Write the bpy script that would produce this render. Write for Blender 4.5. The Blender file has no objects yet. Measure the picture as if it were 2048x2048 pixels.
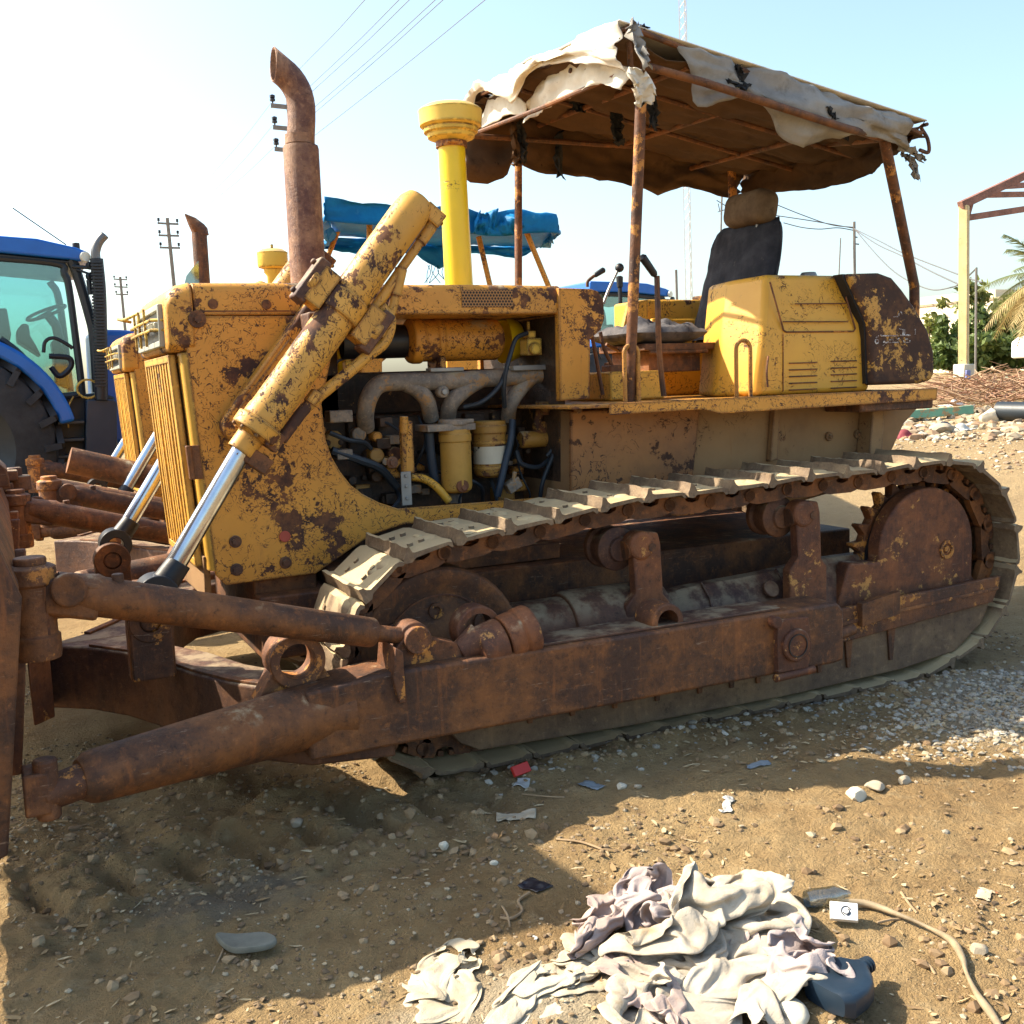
import bpy, bmesh, math, random
import numpy as np
from mathutils import Vector, Matrix
random.seed(7)
rad = math.radians
scene = bpy.context.scene
col = scene.collection

# ------------------------------------------------------------ camera
# world: x runs along the bulldozer (nose to tail), y across it away from the camera, z up
CAM = Vector((0, 0, 1.65))
PITCH, ROLL, YAW, FOC, HALF = rad(7.0), rad(2.0), rad(25.5), 2130.0, 1024.0
fwd = Vector((math.sin(YAW)*math.cos(PITCH), math.cos(YAW)*math.cos(PITCH), -math.sin(PITCH)))
rgt = Vector((math.cos(YAW), -math.sin(YAW), 0))
upv = rgt.cross(fwd)
rgt, upv = rgt*math.cos(ROLL)-upv*math.sin(ROLL), rgt*math.sin(ROLL)+upv*math.cos(ROLL)
cam = bpy.data.cameras.new('camera')
cam.sensor_width = 36
cam.lens = 36*FOC/2048
cam.clip_end = 3000
cam.clip_start = .05
camo = bpy.data.objects.new('camera', cam)
col.objects.link(camo)
m3 = Matrix((rgt, upv, -fwd)).transposed()
camo.matrix_world = Matrix.Translation(CAM) @ m3.to_4x4()
scene.camera = camo

# ------------------------------------------------------------ light
SUN = Vector((-.84, .66, 1.0)).normalized()
w = bpy.data.worlds.new('World')
scene.world = w
w.use_nodes = True
nt = w.node_tree
sky = nt.nodes.new('ShaderNodeTexSky')
sky.sky_type = 'NISHITA'
sky.sun_disc = False
sky.sun_elevation = math.asin(SUN.z)
sky.sun_rotation = math.atan2(SUN.x, SUN.y)
sky.air_density = 1.0
sky.dust_density = 2.6
sky.ozone_density = 1.0
bgn = nt.nodes['Background']
tint = nt.nodes.new('ShaderNodeMix')
tint.data_type = 'RGBA'
tint.blend_type = 'MULTIPLY'
tint.inputs[0].default_value = 1
tint.inputs[7].default_value = (.99, 1.035, .99, 1)   # the hazy, faintly green-blue cast of this sky
nt.links.new(sky.outputs[0], tint.inputs[6])
nt.links.new(tint.outputs[2], bgn.inputs[0])
bgn.inputs[1].default_value = .14
sl = bpy.data.lights.new('sun', 'SUN')
sl.energy = 5.0
sl.angle = rad(.5)
sl.color = (1, .88, .70)
so = bpy.data.objects.new('sun', sl)
col.objects.link(so)
so.rotation_euler = SUN.to_track_quat('Z', 'Y').to_euler()
so.location = (0, 0, 20)
vs = scene.view_settings
vs.view_transform = 'Standard'
vs.look = 'None'
vs.gamma = 1
vs.exposure = 1.27

# ------------------------------------------------------------ points read off the photograph (1932 px scale), unprojected to planes
S = 2048/1932
def ray(x, y):
    return rgt*((x*S-HALF)/FOC) - upv*((y*S-HALF)/FOC) + fwd
def A(p, Y):
    d = ray(*p); return CAM + d*((Y-CAM.y)/d.y)
def AZ(p, Z=0.0):
    d = ray(*p); return CAM + d*((Z-CAM.z)/d.z)
def AX(p, X):
    d = ray(*p); return CAM + d*((X-CAM.x)/d.x)
def AD(p, dist):
    d = ray(*p); d.normalize(); return CAM + d*dist
_Z = {1: (0, 330.2, .3418), 2: (471.7, 283, .3418), 3: (801.9, 0, .5127), 4: (1037.7, 377.4, .415), 5: (0, 801.9, .4395),
      6: (566, 849, .3906), 7: (1226.4, 801.9, .3662), 8: (707.5, 1509.4, .6338), 9: (943.4, 1415, .5117)}
def z(n, *xy):
    ox, oy, k = _Z[n]
    r = [(ox+xy[i]*k, oy+xy[i+1]*k) for i in range(0, len(xy), 2)]
    return r if len(r) > 1 else r[0]
def XZ(pts, Y):
    return [(A(p, Y).x, A(p, Y).z) for p in pts]

# ------------------------------------------------------------ noise
def _hash(ix, iy, seed):
    n = (ix.astype(np.int64)*374761393 + iy.astype(np.int64)*668265263 + seed*974711) & 0x7fffffff
    n = ((n ^ (n >> 13))*1274126177) & 0x7fffffff
    return ((n ^ (n >> 16)) & 0xffff)/65535.0
def vnoise(x, y, seed=0):
    x = np.asarray(x, float); y = np.asarray(y, float)
    ix = np.floor(x); iy = np.floor(y)
    fx = x-ix; fy = y-iy
    fx = fx*fx*(3-2*fx); fy = fy*fy*(3-2*fy)
    a = _hash(ix, iy, seed); b = _hash(ix+1, iy, seed); c = _hash(ix, iy+1, seed); d = _hash(ix+1, iy+1, seed)
    return (a*(1-fx)+b*fx)*(1-fy) + (c*(1-fx)+d*fx)*fy - .5
def fbm(x, y, seed=0, oct=4, gain=.5):
    x = np.asarray(x, float); y = np.asarray(y, float)
    s = 0; a = 1
    for i in range(oct):
        s = s + a*vnoise(x*2**i+i*17.3, y*2**i-i*9.1, seed+i); a *= gain
    return s
def sstep(a, b, x):
    t = np.clip((np.asarray(x, float)-a)/(b-a), 0, 1); return t*t*(3-2*t)

# ------------------------------------------------------------ materials
class NT:
    def __init__(s, name):
        s.m = bpy.data.materials.new(name); s.m.use_nodes = True
        s.t = s.m.node_tree; s.b = s.t.nodes['Principled BSDF']
    def n(s, t, **kw):
        o = s.t.nodes.new('ShaderNode'+t)
        for k, v in kw.items(): setattr(o, k, v)
        return o
    def l(s, a, b): s.t.links.new(a, b)
    def setv(s, sock, v):
        if hasattr(v, 'is_output') or isinstance(v, bpy.types.NodeSocket): s.l(v, sock)
        else: sock.default_value = v
    def math(s, op, a, b=0.0, clamp=False):
        o = s.n('Math', operation=op, use_clamp=clamp); s.setv(o.inputs[0], a); s.setv(o.inputs[1], b); return o.outputs[0]
    def mix(s, f, a, b):
        o = s.n('Mix', data_type='RGBA'); s.setv(o.inputs[0], f)
        for k, v in ((6, a), (7, b)):
            s.setv(o.inputs[k], (*v, 1) if isinstance(v, tuple) and len(v) == 3 else v)
        return o.outputs[2]
    def ramp(s, f, a, b):
        o = s.n('MapRange', interpolation_type='SMOOTHSTEP'); s.setv(o.inputs[0], f)
        o.inputs[1].default_value = a; o.inputs[2].default_value = b
        return o.outputs[0]
    def coords(s, scale=(1, 1, 1)):
        tc = s.n('TexCoord'); oi = s.n('ObjectInfo')
        v = s.n('VectorMath', operation='SCALE'); s.l(oi.outputs['Random'], v.inputs['Scale']); v.inputs[0].default_value = (17.1, 9.7, 13.3)
        a = s.n('VectorMath', operation='ADD'); s.l(tc.outputs['Object'], a.inputs[0]); s.l(v.outputs[0], a.inputs[1])
        if scale != (1, 1, 1):
            m = s.n('VectorMath', operation='MULTIPLY'); s.l(a.outputs[0], m.inputs[0]); m.inputs[1].default_value = scale
            return m.outputs[0]
        return a.outputs[0]
    def noise(s, v, scale, detail=6, rough=.6, dist=0):
        o = s.n('TexNoise'); s.l(v, o.inputs['Vector'])
        o.inputs['Scale'].default_value = scale; o.inputs['Detail'].default_value = detail
        o.inputs['Roughness'].default_value = rough; o.inputs['Distortion'].default_value = dist
        return o.outputs['Fac']
    def voro(s, v, scale, feature='F1', out=0, rnd=1):
        o = s.n('TexVoronoi', feature=feature); s.l(v, o.inputs['Vector']); o.inputs['Scale'].default_value = scale
        o.inputs['Randomness'].default_value = rnd
        return o.outputs[out]
    def bump(s, h, strength=.3, dist=.01, normal=None):
        o = s.n('Bump'); s.l(h, o.inputs['Height']); o.inputs['Strength'].default_value = strength; o.inputs['Distance'].default_value = dist
        if normal is not None: s.l(normal, o.inputs['Normal'])
        s.l(o.outputs[0], s.b.inputs['Normal']); return o.outputs[0]
    def base(s, c): s.setv(s.b.inputs['Base Color'], (*c, 1) if isinstance(c, tuple) else c)
    def rough(s, r): s.setv(s.b.inputs['Roughness'], r)

RUST_D, RUST_O = (.052, .023, .016), (.18, .070, .026)
def worn(name, base, rust=.5, scale=3.5, crack=.5, dust=.0, base2=None, rough=.5, bumps=.35, dark=RUST_D, orange=RUST_O, dustc=(.42, .33, .2), stretch=(1, 1, 1)):
    """old paint: flaked patches, branching chips, rust of two browns, dust lying on upward faces"""
    k = NT(name); v = k.coords(stretch)
    wn = k.n('TexNoise'); k.l(v, wn.inputs['Vector']); wn.inputs['Scale'].default_value = 9; wn.inputs['Detail'].default_value = 3
    wa = k.n('VectorMath', operation='SCALE'); k.l(wn.outputs['Color'], wa.inputs[0]); wa.inputs['Scale'].default_value = .16
    wv = k.n('VectorMath', operation='ADD'); k.l(v, wv.inputs[0]); k.l(wa.outputs[0], wv.inputs[1]); wv = wv.outputs[0]
    n1 = k.noise(wv, scale, 10, .66)
    n2 = k.noise(v, scale*5.5, 8, .7); n9 = k.noise(v, scale*15, 4, .7)
    nb = k.math('ADD', n1, k.math('ADD', k.math('MULTIPLY', k.math('SUBTRACT', n2, .5), .30), k.math('MULTIPLY', k.math('SUBTRACT', n9, .5), .22)))
    big = k.ramp(nb, .735-.32*rust, .765-.32*rust)
    spk = k.ramp(n2, .735-.16*rust, .75-.16*rust)
    vm = k.ramp(k.noise(v, scale*1.2, 5, .65), .66-.2*crack, .74-.2*crack)
    def ridge(sc, wd, ds):
        r = k.math('ABSOLUTE', k.math('SUBTRACT', k.noise(v, sc, 3, .55, ds), .5)); return k.ramp(r, wd, wd*.45)
    n4 = k.noise(v, scale*8, 4, .7)
    cr = k.math('MAXIMUM', k.math('MULTIPLY', ridge(scale*3.4, .020, 1.5), k.ramp(n4, .47, .52)), k.math('MULTIPLY', ridge(scale*6.5, .018, .8), k.ramp(n4, .52, .47)))
    cr = k.math('MULTIPLY', cr, vm)
    bv = k.n('Bevel'); bv.samples = 4; bv.inputs['Radius'].default_value = .022
    gm = k.n('NewGeometry'); dt = k.n('VectorMath', operation='DOT_PRODUCT'); k.l(bv.outputs[0], dt.inputs[0]); k.l(gm.outputs['Normal'], dt.inputs[1])
    ed = k.math('MULTIPLY', k.ramp(dt.outputs['Value'], .985, .90), k.ramp(k.math('ADD', n2, k.math('MULTIPLY', n1, .6)), .74-.2*rust, .84-.2*rust))
    mask = k.math('MAXIMUM', k.math('MAXIMUM', k.math('MAXIMUM', big, spk), cr), ed)
    n3 = k.noise(v, scale*3.1, 8, .7)
    rc = k.mix(k.ramp(n3, .4, .68), dark, orange)
    b2 = base2 or tuple(c*.72 for c in base)
    bc = k.mix(k.ramp(k.noise(v, scale*.8, 8, .65), .3, .75), base, b2)
    grime = k.ramp(k.noise(k.coords((1, 1, .25)), scale*1.9, 7, .7), .56, .86)
    bc = k.mix(k.math('MULTIPLY', grime, .42), bc, tuple(c*.45 for c in base))
    run = k.math('MULTIPLY', k.ramp(k.noise(k.coords((1.6, 1.6, .09)), scale*4.5, 6, .7), .56, .70), k.ramp(n1, .44, .60))
    bc = k.mix(k.math('MULTIPLY', run, .45), bc, (orange[0]*1.5, orange[1]*1.5, orange[2]*1.1))
    c = k.mix(mask, bc, rc)
    if dust > 0:
        g = k.n('NewGeometry'); sp = k.n('SeparateXYZ'); k.l(g.outputs['Normal'], sp.inputs[0])
        up = k.ramp(sp.outputs[2], .35, .85)
        dn = k.ramp(k.noise(v, scale*2.2, 7, .65), .62-.45*dust, .75-.35*dust)
        dm = k.math('MULTIPLY', up, dn)
        thin = k.math('MULTIPLY', k.ramp(k.noise(v, scale*1.3, 6, .6), .48, .8), .18*dust)
        dm = k.math('MAXIMUM', dm, thin)
        c = k.mix(dm, c, dustc)
    k.base(c)
    k.rough(k.math('ADD', k.math('MULTIPLY', mask, .85-rough), rough, True))
    h = k.math('ADD', k.math('MULTIPLY', mask, -.6), k.math('MULTIPLY', n2, .5))
    k.bump(h, bumps, .006)
    return k.m
def rusty(name, a=RUST_D, b=RUST_O, paint=None, amt=.2, scale=4, dust=0.0, rough=.62, dustc=(.42, .33, .2), metal=.0):
    k = NT(name); v = k.coords()
    n1 = k.noise(v, scale, 10, .7); n2 = k.noise(v, scale*7, 8, .75); n5 = k.noise(v, scale*26, 4, .7)
    c = k.mix(k.ramp(n1, .38, .66), a, b)
    c = k.mix(k.math('MULTIPLY', k.ramp(n2, .52, .70), .75), c, tuple(x*.40 for x in a))
    c = k.mix(k.math('MULTIPLY', k.ramp(n2, .46, .30), .65), c, tuple(x*1.5 for x in b))
    st = k.ramp(k.noise(k.coords((1.3, 1.3, .10)), scale*4, 7, .72), .54, .72)
    c = k.mix(k.math('MULTIPLY', st, .45), c, (b[0]*1.5, b[1]*1.35, b[2]*1.2))
    sc = k.math('MULTIPLY', k.ramp(k.noise(k.coords((.22, 1, 2.2)), scale*9, 5, .75), .62, .70), k.ramp(n1, .62, .45))
    c = k.mix(k.math('MULTIPLY', sc, .55), c, (.36, .25, .17))
    c = k.mix(k.math('MULTIPLY', k.ramp(n5, .62, .74), .5), c, tuple(x*.3 for x in a))
    if paint:
        pm = k.ramp(k.noise(v, scale*1.3, 10, .75), .70-.2*amt-.06, .712-.2*amt-.06)
        pm = k.math('MULTIPLY', pm, k.ramp(n2, .62, .50))
        c = k.mix(pm, c, paint)
    if dust > 0:
        g = k.n('NewGeometry'); sp = k.n('SeparateXYZ'); k.l(g.outputs['Normal'], sp.inputs[0])
        up = k.ramp(sp.outputs[2], .3, .8)
        dm = k.math('MULTIPLY', up, k.ramp(k.noise(v, scale*2, 7, .65), .62-.45*dust, .78-.35*dust))
        thin = k.math('MULTIPLY', k.ramp(k.noise(v, scale*1.1, 6, .6), .46, .8), .22*dust)
        c = k.mix(k.math('MAXIMUM', dm, thin), c, dustc)
    k.base(c); k.rough(k.math('ADD', rough-.12, k.math('MULTIPLY', n2, .3), True)); k.b.inputs['Metallic'].default_value = metal
    k.bump(k.math('ADD', k.math('MULTIPLY', n5, .45), k.math('ADD', n2, k.math('MULTIPLY', n1, .6))), .55, .010)
    return k.m
def plain(name, c, rough=.6, metal=0, var=.25, scale=5, bump=.15, spec=None):
    k = NT(name); v = k.coords(); n = k.noise(v, scale, 8, .65)
    k.base(k.mix(k.ramp(n, .3, .75), c, tuple(x*(1-var) for x in c)))
    k.rough(k.math('ADD', k.math('MULTIPLY', n, .25), rough-.12, True)); k.b.inputs['Metallic'].default_value = metal
    if bump: k.bump(k.noise(v, scale*6, 6, .7), bump, .006)
    return k.m
def fabric(name, c, c2, stain=(.25, .18, .1), amt=.4, scale=4, trans=.0, weave=260, fold=None, rough=.9):
    k = NT(name); v = k.coords()
    n = k.noise(v, scale, 8, .65)
    cc = k.mix(k.ramp(n, .35, .7), c, c2)
    st = k.math('MULTIPLY', k.ramp(k.noise(v, scale*1.7, 9, .7), .66-.2*amt, .8-.1*amt), .75)
    cc = k.mix(st, cc, stain)
    cc = k.mix(k.math('MULTIPLY', k.ramp(k.noise(v, scale*9, 4, .6), .68, .74), .7), cc, tuple(x*.4 for x in stain))
    k.base(cc); k.rough(rough); k.b.inputs['Specular IOR Level'].default_value = .15
    h = k.math('ADD', k.math('MULTIPLY', k.noise(v, weave, 2, .5), .35), k.noise(v, scale*5, 6, .65))
    bn = k.bump(h, .35, .012)
    if trans:
        tr = k.n('BsdfTranslucent'); k.l(cc, tr.inputs['Color']); k.l(bn, tr.inputs['Normal'])
        mx = k.n('MixShader'); mx.inputs[0].default_value = trans
        k.l(k.b.outputs[0], mx.inputs[1]); k.l(tr.outputs[0], mx.inputs[2])
        out = k.t.nodes['Material Output']; k.l(mx.outputs[0], out.inputs['Surface'])
    return k.m

YEL = (.65, .292, .034)
M = {}
M['yellow'] = worn('old_yellow_paint', YEL, .49, 3.4, 1.35, .15, base2=(.55, .235, .022))
M['yellow_clean'] = worn('kept_yellow_paint', (.70, .37, .035), .40, 3.4, 1.0, .15, base2=(.64, .32, .03))
M['louver_yellow'] = worn('grille_paint', (.68, .37, .05), .2, 5, .2, .1, bumps=.1)
M['yellow_cyl'] = worn('scuffed_cylinder_paint', (.66, .335, .050), .60, 3.6, 1.3, .1, stretch=(1, 1, .7))
M['yellow_rust'] = worn('half_rusted_paint', YEL, .62, 3.2, 1.2, .2)
M['tank'] = worn('rusted_tank_paint', (.58, .29, .04), .93, 4.2, 1.2, .1, dark=(.046, .022, .014), orange=(.105, .045, .020))
M['bright'] = worn('fresh_yellow_paint', (.83, .60, .012), .13, 4, .2, .0, base2=(.78, .55, .012), rough=.35)
M['cap'] = worn('pale_yellow_paint', (.80, .56, .09), .22, 4, .25, .5, base2=(.74, .48, .07), rough=.45, dustc=(.55, .36, .12))
M['rust'] = rusty('dark_rust', (.058, .024, .012), (.22, .080, .020), dust=.12)
M['rust_paint'] = rusty('rust_with_paint_left', (.06, .024, .012), (.20, .070, .020), (.50, .21, .04), .50, dust=.12)
M['rust_red'] = rusty('red_rust', (.080, .028, .014), (.22, .074, .022), (.5, .24, .06), .28, dust=.15)
M['rust_dusty'] = rusty('dusty_rust', (.06, .025, .017), (.15, .062, .026), dust=.45, dustc=(.27, .20, .12))
M['rust_orange'] = rusty('orange_rust', (.09, .034, .015), (.26, .10, .03), (.5, .20, .04), .38)
M['exhaust'] = rusty('heat_rusted_pipe', (.10, .037, .026), (.30, .16, .085), scale=5)
M['guard'] = rusty('dusty_brown_guard', (.105, .062, .036), (.20, .125, .065), dust=.45, scale=3, dustc=(.25, .17, .095))
M['shoe'] = rusty('mud_caked_steel', (.135, .088, .052), (.22, .15, .085), dust=1.3, scale=7, dustc=(.52, .40, .22))
M['dustplate'] = worn('dusty_tan_steel', (.33, .19, .08), .28, 2.2, .5, .35, base2=(.21, .115, .05), rough=.8)
M['chrome'] = plain('chrome_rod', (.62, .66, .72), .2, 1, .25, 6, .04)
M['black'] = plain('oily_black', (.012, .013, .018), .45)
M['engine'] = rusty('grimy_engine', (.018, .013, .010), (.075, .038, .018), (.30, .15, .035), .1, dust=.2)
M['engine_y'] = worn('grimy_engine_paint', (.38, .20, .035), .55, 5, .6, .2)
M['manifold'] = rusty('greased_cast_iron', (.17, .145, .12), (.33, .26, .19), (.36, .2, .08), .45, scale=6, dust=.35)
M['filter'] = worn('filter_paint', (.55, .30, .055), .22, 5, .4, .2)
M['paper'] = plain('pale_label', (.55, .5, .38), .8, 0, .4)
M['hose'] = plain('hose_rubber', (.022, .03, .04), .55, 0, .4)
M['hose_blue'] = plain('blue_hose_rubber', (.016, .032, .055), .5, 0, .4)
M['glass_lamp'] = plain('lamp_lens', (.72, .72, .60), .15, 0, .15, 8, .1)
M['lampframe'] = plain('lamp_frame', (.40, .40, .33), .5, 0, .3)
M['seat'] = fabric('black_seat_cover', (.028, .029, .036), (.055, .055, .065), (.22, .2, .17), .12, 7)
M['seat_worn'] = fabric('torn_seat_cover', (.055, .055, .065), (.13, .12, .12), (.015, .015, .02), .65, 9)
M['headrest'] = fabric('worn_brown_vinyl', (.10, .066, .04), (.165, .115, .07), (.04, .025, .015), .4, 7)
M['tarp'] = fabric('weathered_canvas', (.78, .73, .62), (.60, .53, .42), (.36, .26, .16), .42, 3.5, .03)
M['tarp_side'] = fabric('grey_canvas_flap', (.35, .335, .305), (.24, .23, .215), (.15, .12, .085), .55, 5, .10)
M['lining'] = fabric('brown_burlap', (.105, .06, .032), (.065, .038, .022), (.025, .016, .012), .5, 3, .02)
M['rag'] = fabric('dark_rag', (.02, .022, .026), (.05, .05, .05), (.1, .09, .08), .2, 8)
M['bluetarp'] = fabric('blue_tarp', (.008, .17, .42), (.012, .24, .52), (.10, .40, .60), .25, 5, .25, rough=.45)
M['bluepaint'] = plain('tractor_blue_paint', (.008, .125, .50), .35, 0, .2, 3, .03)
M['tyre'] = plain('tyre_rubber', (.030, .032, .036), .8, 0, .4, 8, .4)
M['darkplastic'] = plain('dark_plastic', (.018, .026, .034), .45, 0, .3)
M['steelgrey'] = plain('bare_grey_steel', (.30, .29, .27), .45, .4, .4)
M['wood_pole'] = plain('dull_pole', (.20, .19, .18), .8, 0, .3)
M['wire'] = plain('dark_wire', (.10, .10, .11), .7, 0, .1, 3, 0)
M['white'] = plain('white_paint', (.80, .80, .78), .5, 0, .1)
M['redpack'] = plain('red_card', (.55, .03, .02), .5)
M['stone'] = plain('stone', (.42, .35, .25), .9, 0, .4, 6, .5)
M['twig'] = plain('dry_twig', (.36, .25, .14), .9, 0, .4, 9, .3)
M['post'] = worn('sandy_post_paint', (.62, .47, .22), .3, 5, .3, .0)
M['beam_rust'] = rusty('primer_red_beam', (.17, .075, .05), (.28, .13, .09))
M['bluejug'] = plain('smoky_blue_plastic', (.012, .026, .045), .42, 0, .35, 6, .1)

def glass(name, tint, alpha=.35, rough=.05):
    k = NT(name); out = k.t.nodes['Material Output']
    tr = k.n('BsdfTransparent'); tr.inputs[0].default_value = (*tint, 1)
    gl = k.n('BsdfGlossy'); gl.inputs[1].default_value = rough; gl.inputs[0].default_value = (.8, .9, .9, 1)
    mx = k.n('MixShader'); mx.inputs[0].default_value = alpha
    k.l(tr.outputs[0], mx.inputs[1]); k.l(gl.outputs[0], mx.inputs[2]); k.l(mx.outputs[0], out.inputs['Surface'])
    return k.m
M['cabglass'] = glass('tinted_cab_glass', (.60, .82, .82), .12)
M['smokeglass'] = glass('smoky_glass', (.30, .34, .32), .2)

# ------------------------------------------------------------ mesh builder
class MB:
    def __init__(s): s.v = []; s.f = []
    def add(s, v, f):
        o = len(s.v); s.v += [tuple(p) for p in v]; s.f += [tuple(i+o for i in q) for q in f]; return s
    def box(s, x0, x1, y0, y1, z0, z1):
        v = [(x, y, q) for x in (x0, x1) for y in (y0, y1) for q in (z0, z1)]
        return s.add(v, [(0, 1, 3, 2), (4, 6, 7, 5), (0, 4, 5, 1), (2, 3, 7, 6), (0, 2, 6, 4), (1, 5, 7, 3)])
    def obox(s, c, ax, ay, az):
        c, ax, ay, az = map(Vector, (c, ax, ay, az))
        v = [c+ax*i+ay*j+az*k for i in (-1, 1) for j in (-1, 1) for k in (-1, 1)]
        return s.add(v, [(0, 1, 3, 2), (4, 6, 7, 5), (0, 4, 5, 1), (2, 3, 7, 6), (0, 2, 6, 4), (1, 5, 7, 3)])
    def bar(s, p0, p1, w, h, up=(0, 0, 1)):
        p0, p1 = Vector(p0), Vector(p1); d = (p1-p0); u = Vector(up); r = d.cross(u)
        if r.length < 1e-6: r = d.cross(Vector((0, 1, 0)))
        r.normalize(); u = r.cross(d).normalized()
        return s.obox((p0+p1)/2, d/2, r*w/2, u*h/2)
    def prism(s, xz, y0, y1):
        n = len(xz); v = [(x, y0, q) for x, q in xz]+[(x, y1, q) for x, q in xz]
        return s.add(v, [tuple(range(n)), tuple(range(2*n-1, n-1, -1))]+[(i, i+n, (i+1) % n+n, (i+1) % n) for i in range(n)])
    def prism_xy(s, xy, z0, z1):
        n = len(xy); v = [(x, y, z0) for x, y in xy]+[(x, y, z1) for x, y in xy]
        return s.add(v, [tuple(range(n)), tuple(range(2*n-1, n-1, -1))]+[(i, i+n, (i+1) % n+n, (i+1) % n) for i in range(n)])
    def prism_yz(s, yz, x0, x1):
        n = len(yz); v = [(x0, y, q) for y, q in yz]+[(x1, y, q) for y, q in yz]
        return s.add(v, [tuple(range(n)), tuple(range(2*n-1, n-1, -1))]+[(i, i+n, (i+1) % n+n, (i+1) % n) for i in range(n)])
    def tube(s, pts, r, n=12, cap=True):
        pts = [Vector(p) for p in pts]; k = len(pts); R = r if isinstance(r, (list, tuple)) else [r]*k
        t0 = (pts[1]-pts[0]).normalized(); a = t0.cross(Vector((0, 0, 1)))
        if a.length < .05: a = t0.cross(Vector((1, 0, 0)))
        a.normalize(); v = []; f = []
        for i in range(k):
            t = (pts[min(i+1, k-1)]-pts[max(i-1, 0)])
            t = t.normalized() if t.length > 1e-9 else t0
            a = (a-t*a.dot(t)).normalized(); b = t.cross(a)
            v += [pts[i]+(a*math.cos(q)+b*math.sin(q))*R[i] for q in [2*math.pi*j/n for j in range(n)]]
        for i in range(k-1):
            f += [(i*n+j, i*n+(j+1) % n, (i+1)*n+(j+1) % n, (i+1)*n+j) for j in range(n)]
        if cap: f += [tuple(range(n-1, -1, -1)), tuple(range((k-1)*n, k*n))]
        return s.add(v, f)
    def cyl(s, p0, p1, r, r1=None, n=20): return s.tube([p0, p1], [r, r if r1 is None else r1], n)
    def lathe(s, prof, o, ax=(0, 0, 1), n=28):
        o, ax = Vector(o), Vector(ax).normalized()
        a = ax.cross(Vector((0, 1, 0)))
        if a.length < .05: a = ax.cross(Vector((1, 0, 0)))
        a.normalize(); b = ax.cross(a); k = len(prof); v = []; f = []
        for r, h in prof:
            v += [o+ax*h+(a*math.cos(q)+b*math.sin(q))*max(r, 1e-4) for q in [2*math.pi*j/n for j in range(n)]]
        for i in range(k-1):
            f += [(i*n+j, i*n+(j+1) % n, (i+1)*n+(j+1) % n, (i+1)*n+j) for j in range(n)]
        return s.add(v, f)
    def ring(s, o, ax, ro, ri, h, n=28):
        return s.lathe([(ri, -h/2), (ro, -h/2), (ro, h/2), (ri, h/2), (ri, -h/2)], o, ax, n)
    def disc(s, o, ax, r, h, n=28, ch=.15):
        c = min(r, h)*ch
        return s.lathe([(0, -h/2), (r-c, -h/2), (r, -h/2+c), (r, h/2-c), (r-c, h/2), (0, h/2)], o, ax, n)
    def bolt(s, o, ax, r=.016, h=.016): return s.lathe([(0, 0), (r, 0), (r, h), (0, h)], o, ax, 6)
    def sph(s, c, rx, ry=None, rz=None, n=12):
        ry = ry or rx; rz = rz or rx; c = Vector(c); v = []; f = []; k = n//2+1
        for i in range(k):
            t = math.pi*i/(k-1)
            v += [c+Vector((rx*math.sin(t)*math.cos(q), ry*math.sin(t)*math.sin(q), rz*math.cos(t))) for q in [2*math.pi*j/n for j in range(n)]]
        for i in range(k-1):
            f += [(i*n+j, i*n+(j+1) % n, (i+1)*n+(j+1) % n, (i+1)*n+j) for j in range(n)]
        return s.add(v, f)
    def loft(s, secs, cap=True):
        n = len(secs[0]); v = [p for q in secs for p in q]; f = []
        for i in range(len(secs)-1):
            f += [(i*n+j, i*n+(j+1) % n, (i+1)*n+(j+1) % n, (i+1)*n+j) for j in range(n)]
        if cap: f += [tuple(range(n-1, -1, -1)), tuple(range((len(secs)-1)*n, len(secs)*n))]
        return s.add(v, f)
    def grid(s, P):
        P = np.asarray(P, float); a, b = P.shape[:2]
        f = [(i*b+j, i*b+j+1, (i+1)*b+j+1, (i+1)*b+j) for i in range(a-1) for j in range(b-1)]
        return s.add([tuple(p) for p in P.reshape(-1, 3)], f)
    def build(s, name, mat, parent=None, bevel=0, ang=38, seg=2, solid=0, sub=0):
        me = bpy.data.meshes.new(name); v = np.array(s.v, float)
        loc = Vector((0, 0, 0))
        if parent is None:
            lo, hi = v.min(0), v.max(0); loc = Vector(((lo[0]+hi[0])/2, (lo[1]+hi[1])/2, lo[2])); v = v-np.array(loc)
        me.from_pydata(v.tolist(), [], s.f)
        bm = bmesh.new(); bm.from_mesh(me); bmesh.ops.recalc_face_normals(bm, faces=bm.faces); bm.to_mesh(me); bm.free()
        me.polygons.foreach_set('use_smooth', [True]*len(me.polygons)); me.set_sharp_from_angle(angle=rad(ang))
        me.materials.append(M[mat] if isinstance(mat, str) else mat)
        o = bpy.data.objects.new(name, me); col.objects.link(o)
        if parent is None: o.location = loc
        else:
            o.parent = parent; p = parent; l = Vector((0, 0, 0))
            while p: l += p.location; p = p.parent
            o.location = -l
        if solid:
            d = o.modifiers.new('thick', 'SOLIDIFY'); d.thickness = solid; d.offset = 0
        if bevel:
            d = o.modifiers.new('bevel', 'BEVEL'); d.width = bevel; d.segments = seg; d.limit_method = 'ANGLE'; d.angle_limit = rad(35)
        if sub:
            d = o.modifiers.new('sub', 'SUBSURF'); d.levels = sub; d.render_levels = sub
        return o
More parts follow.
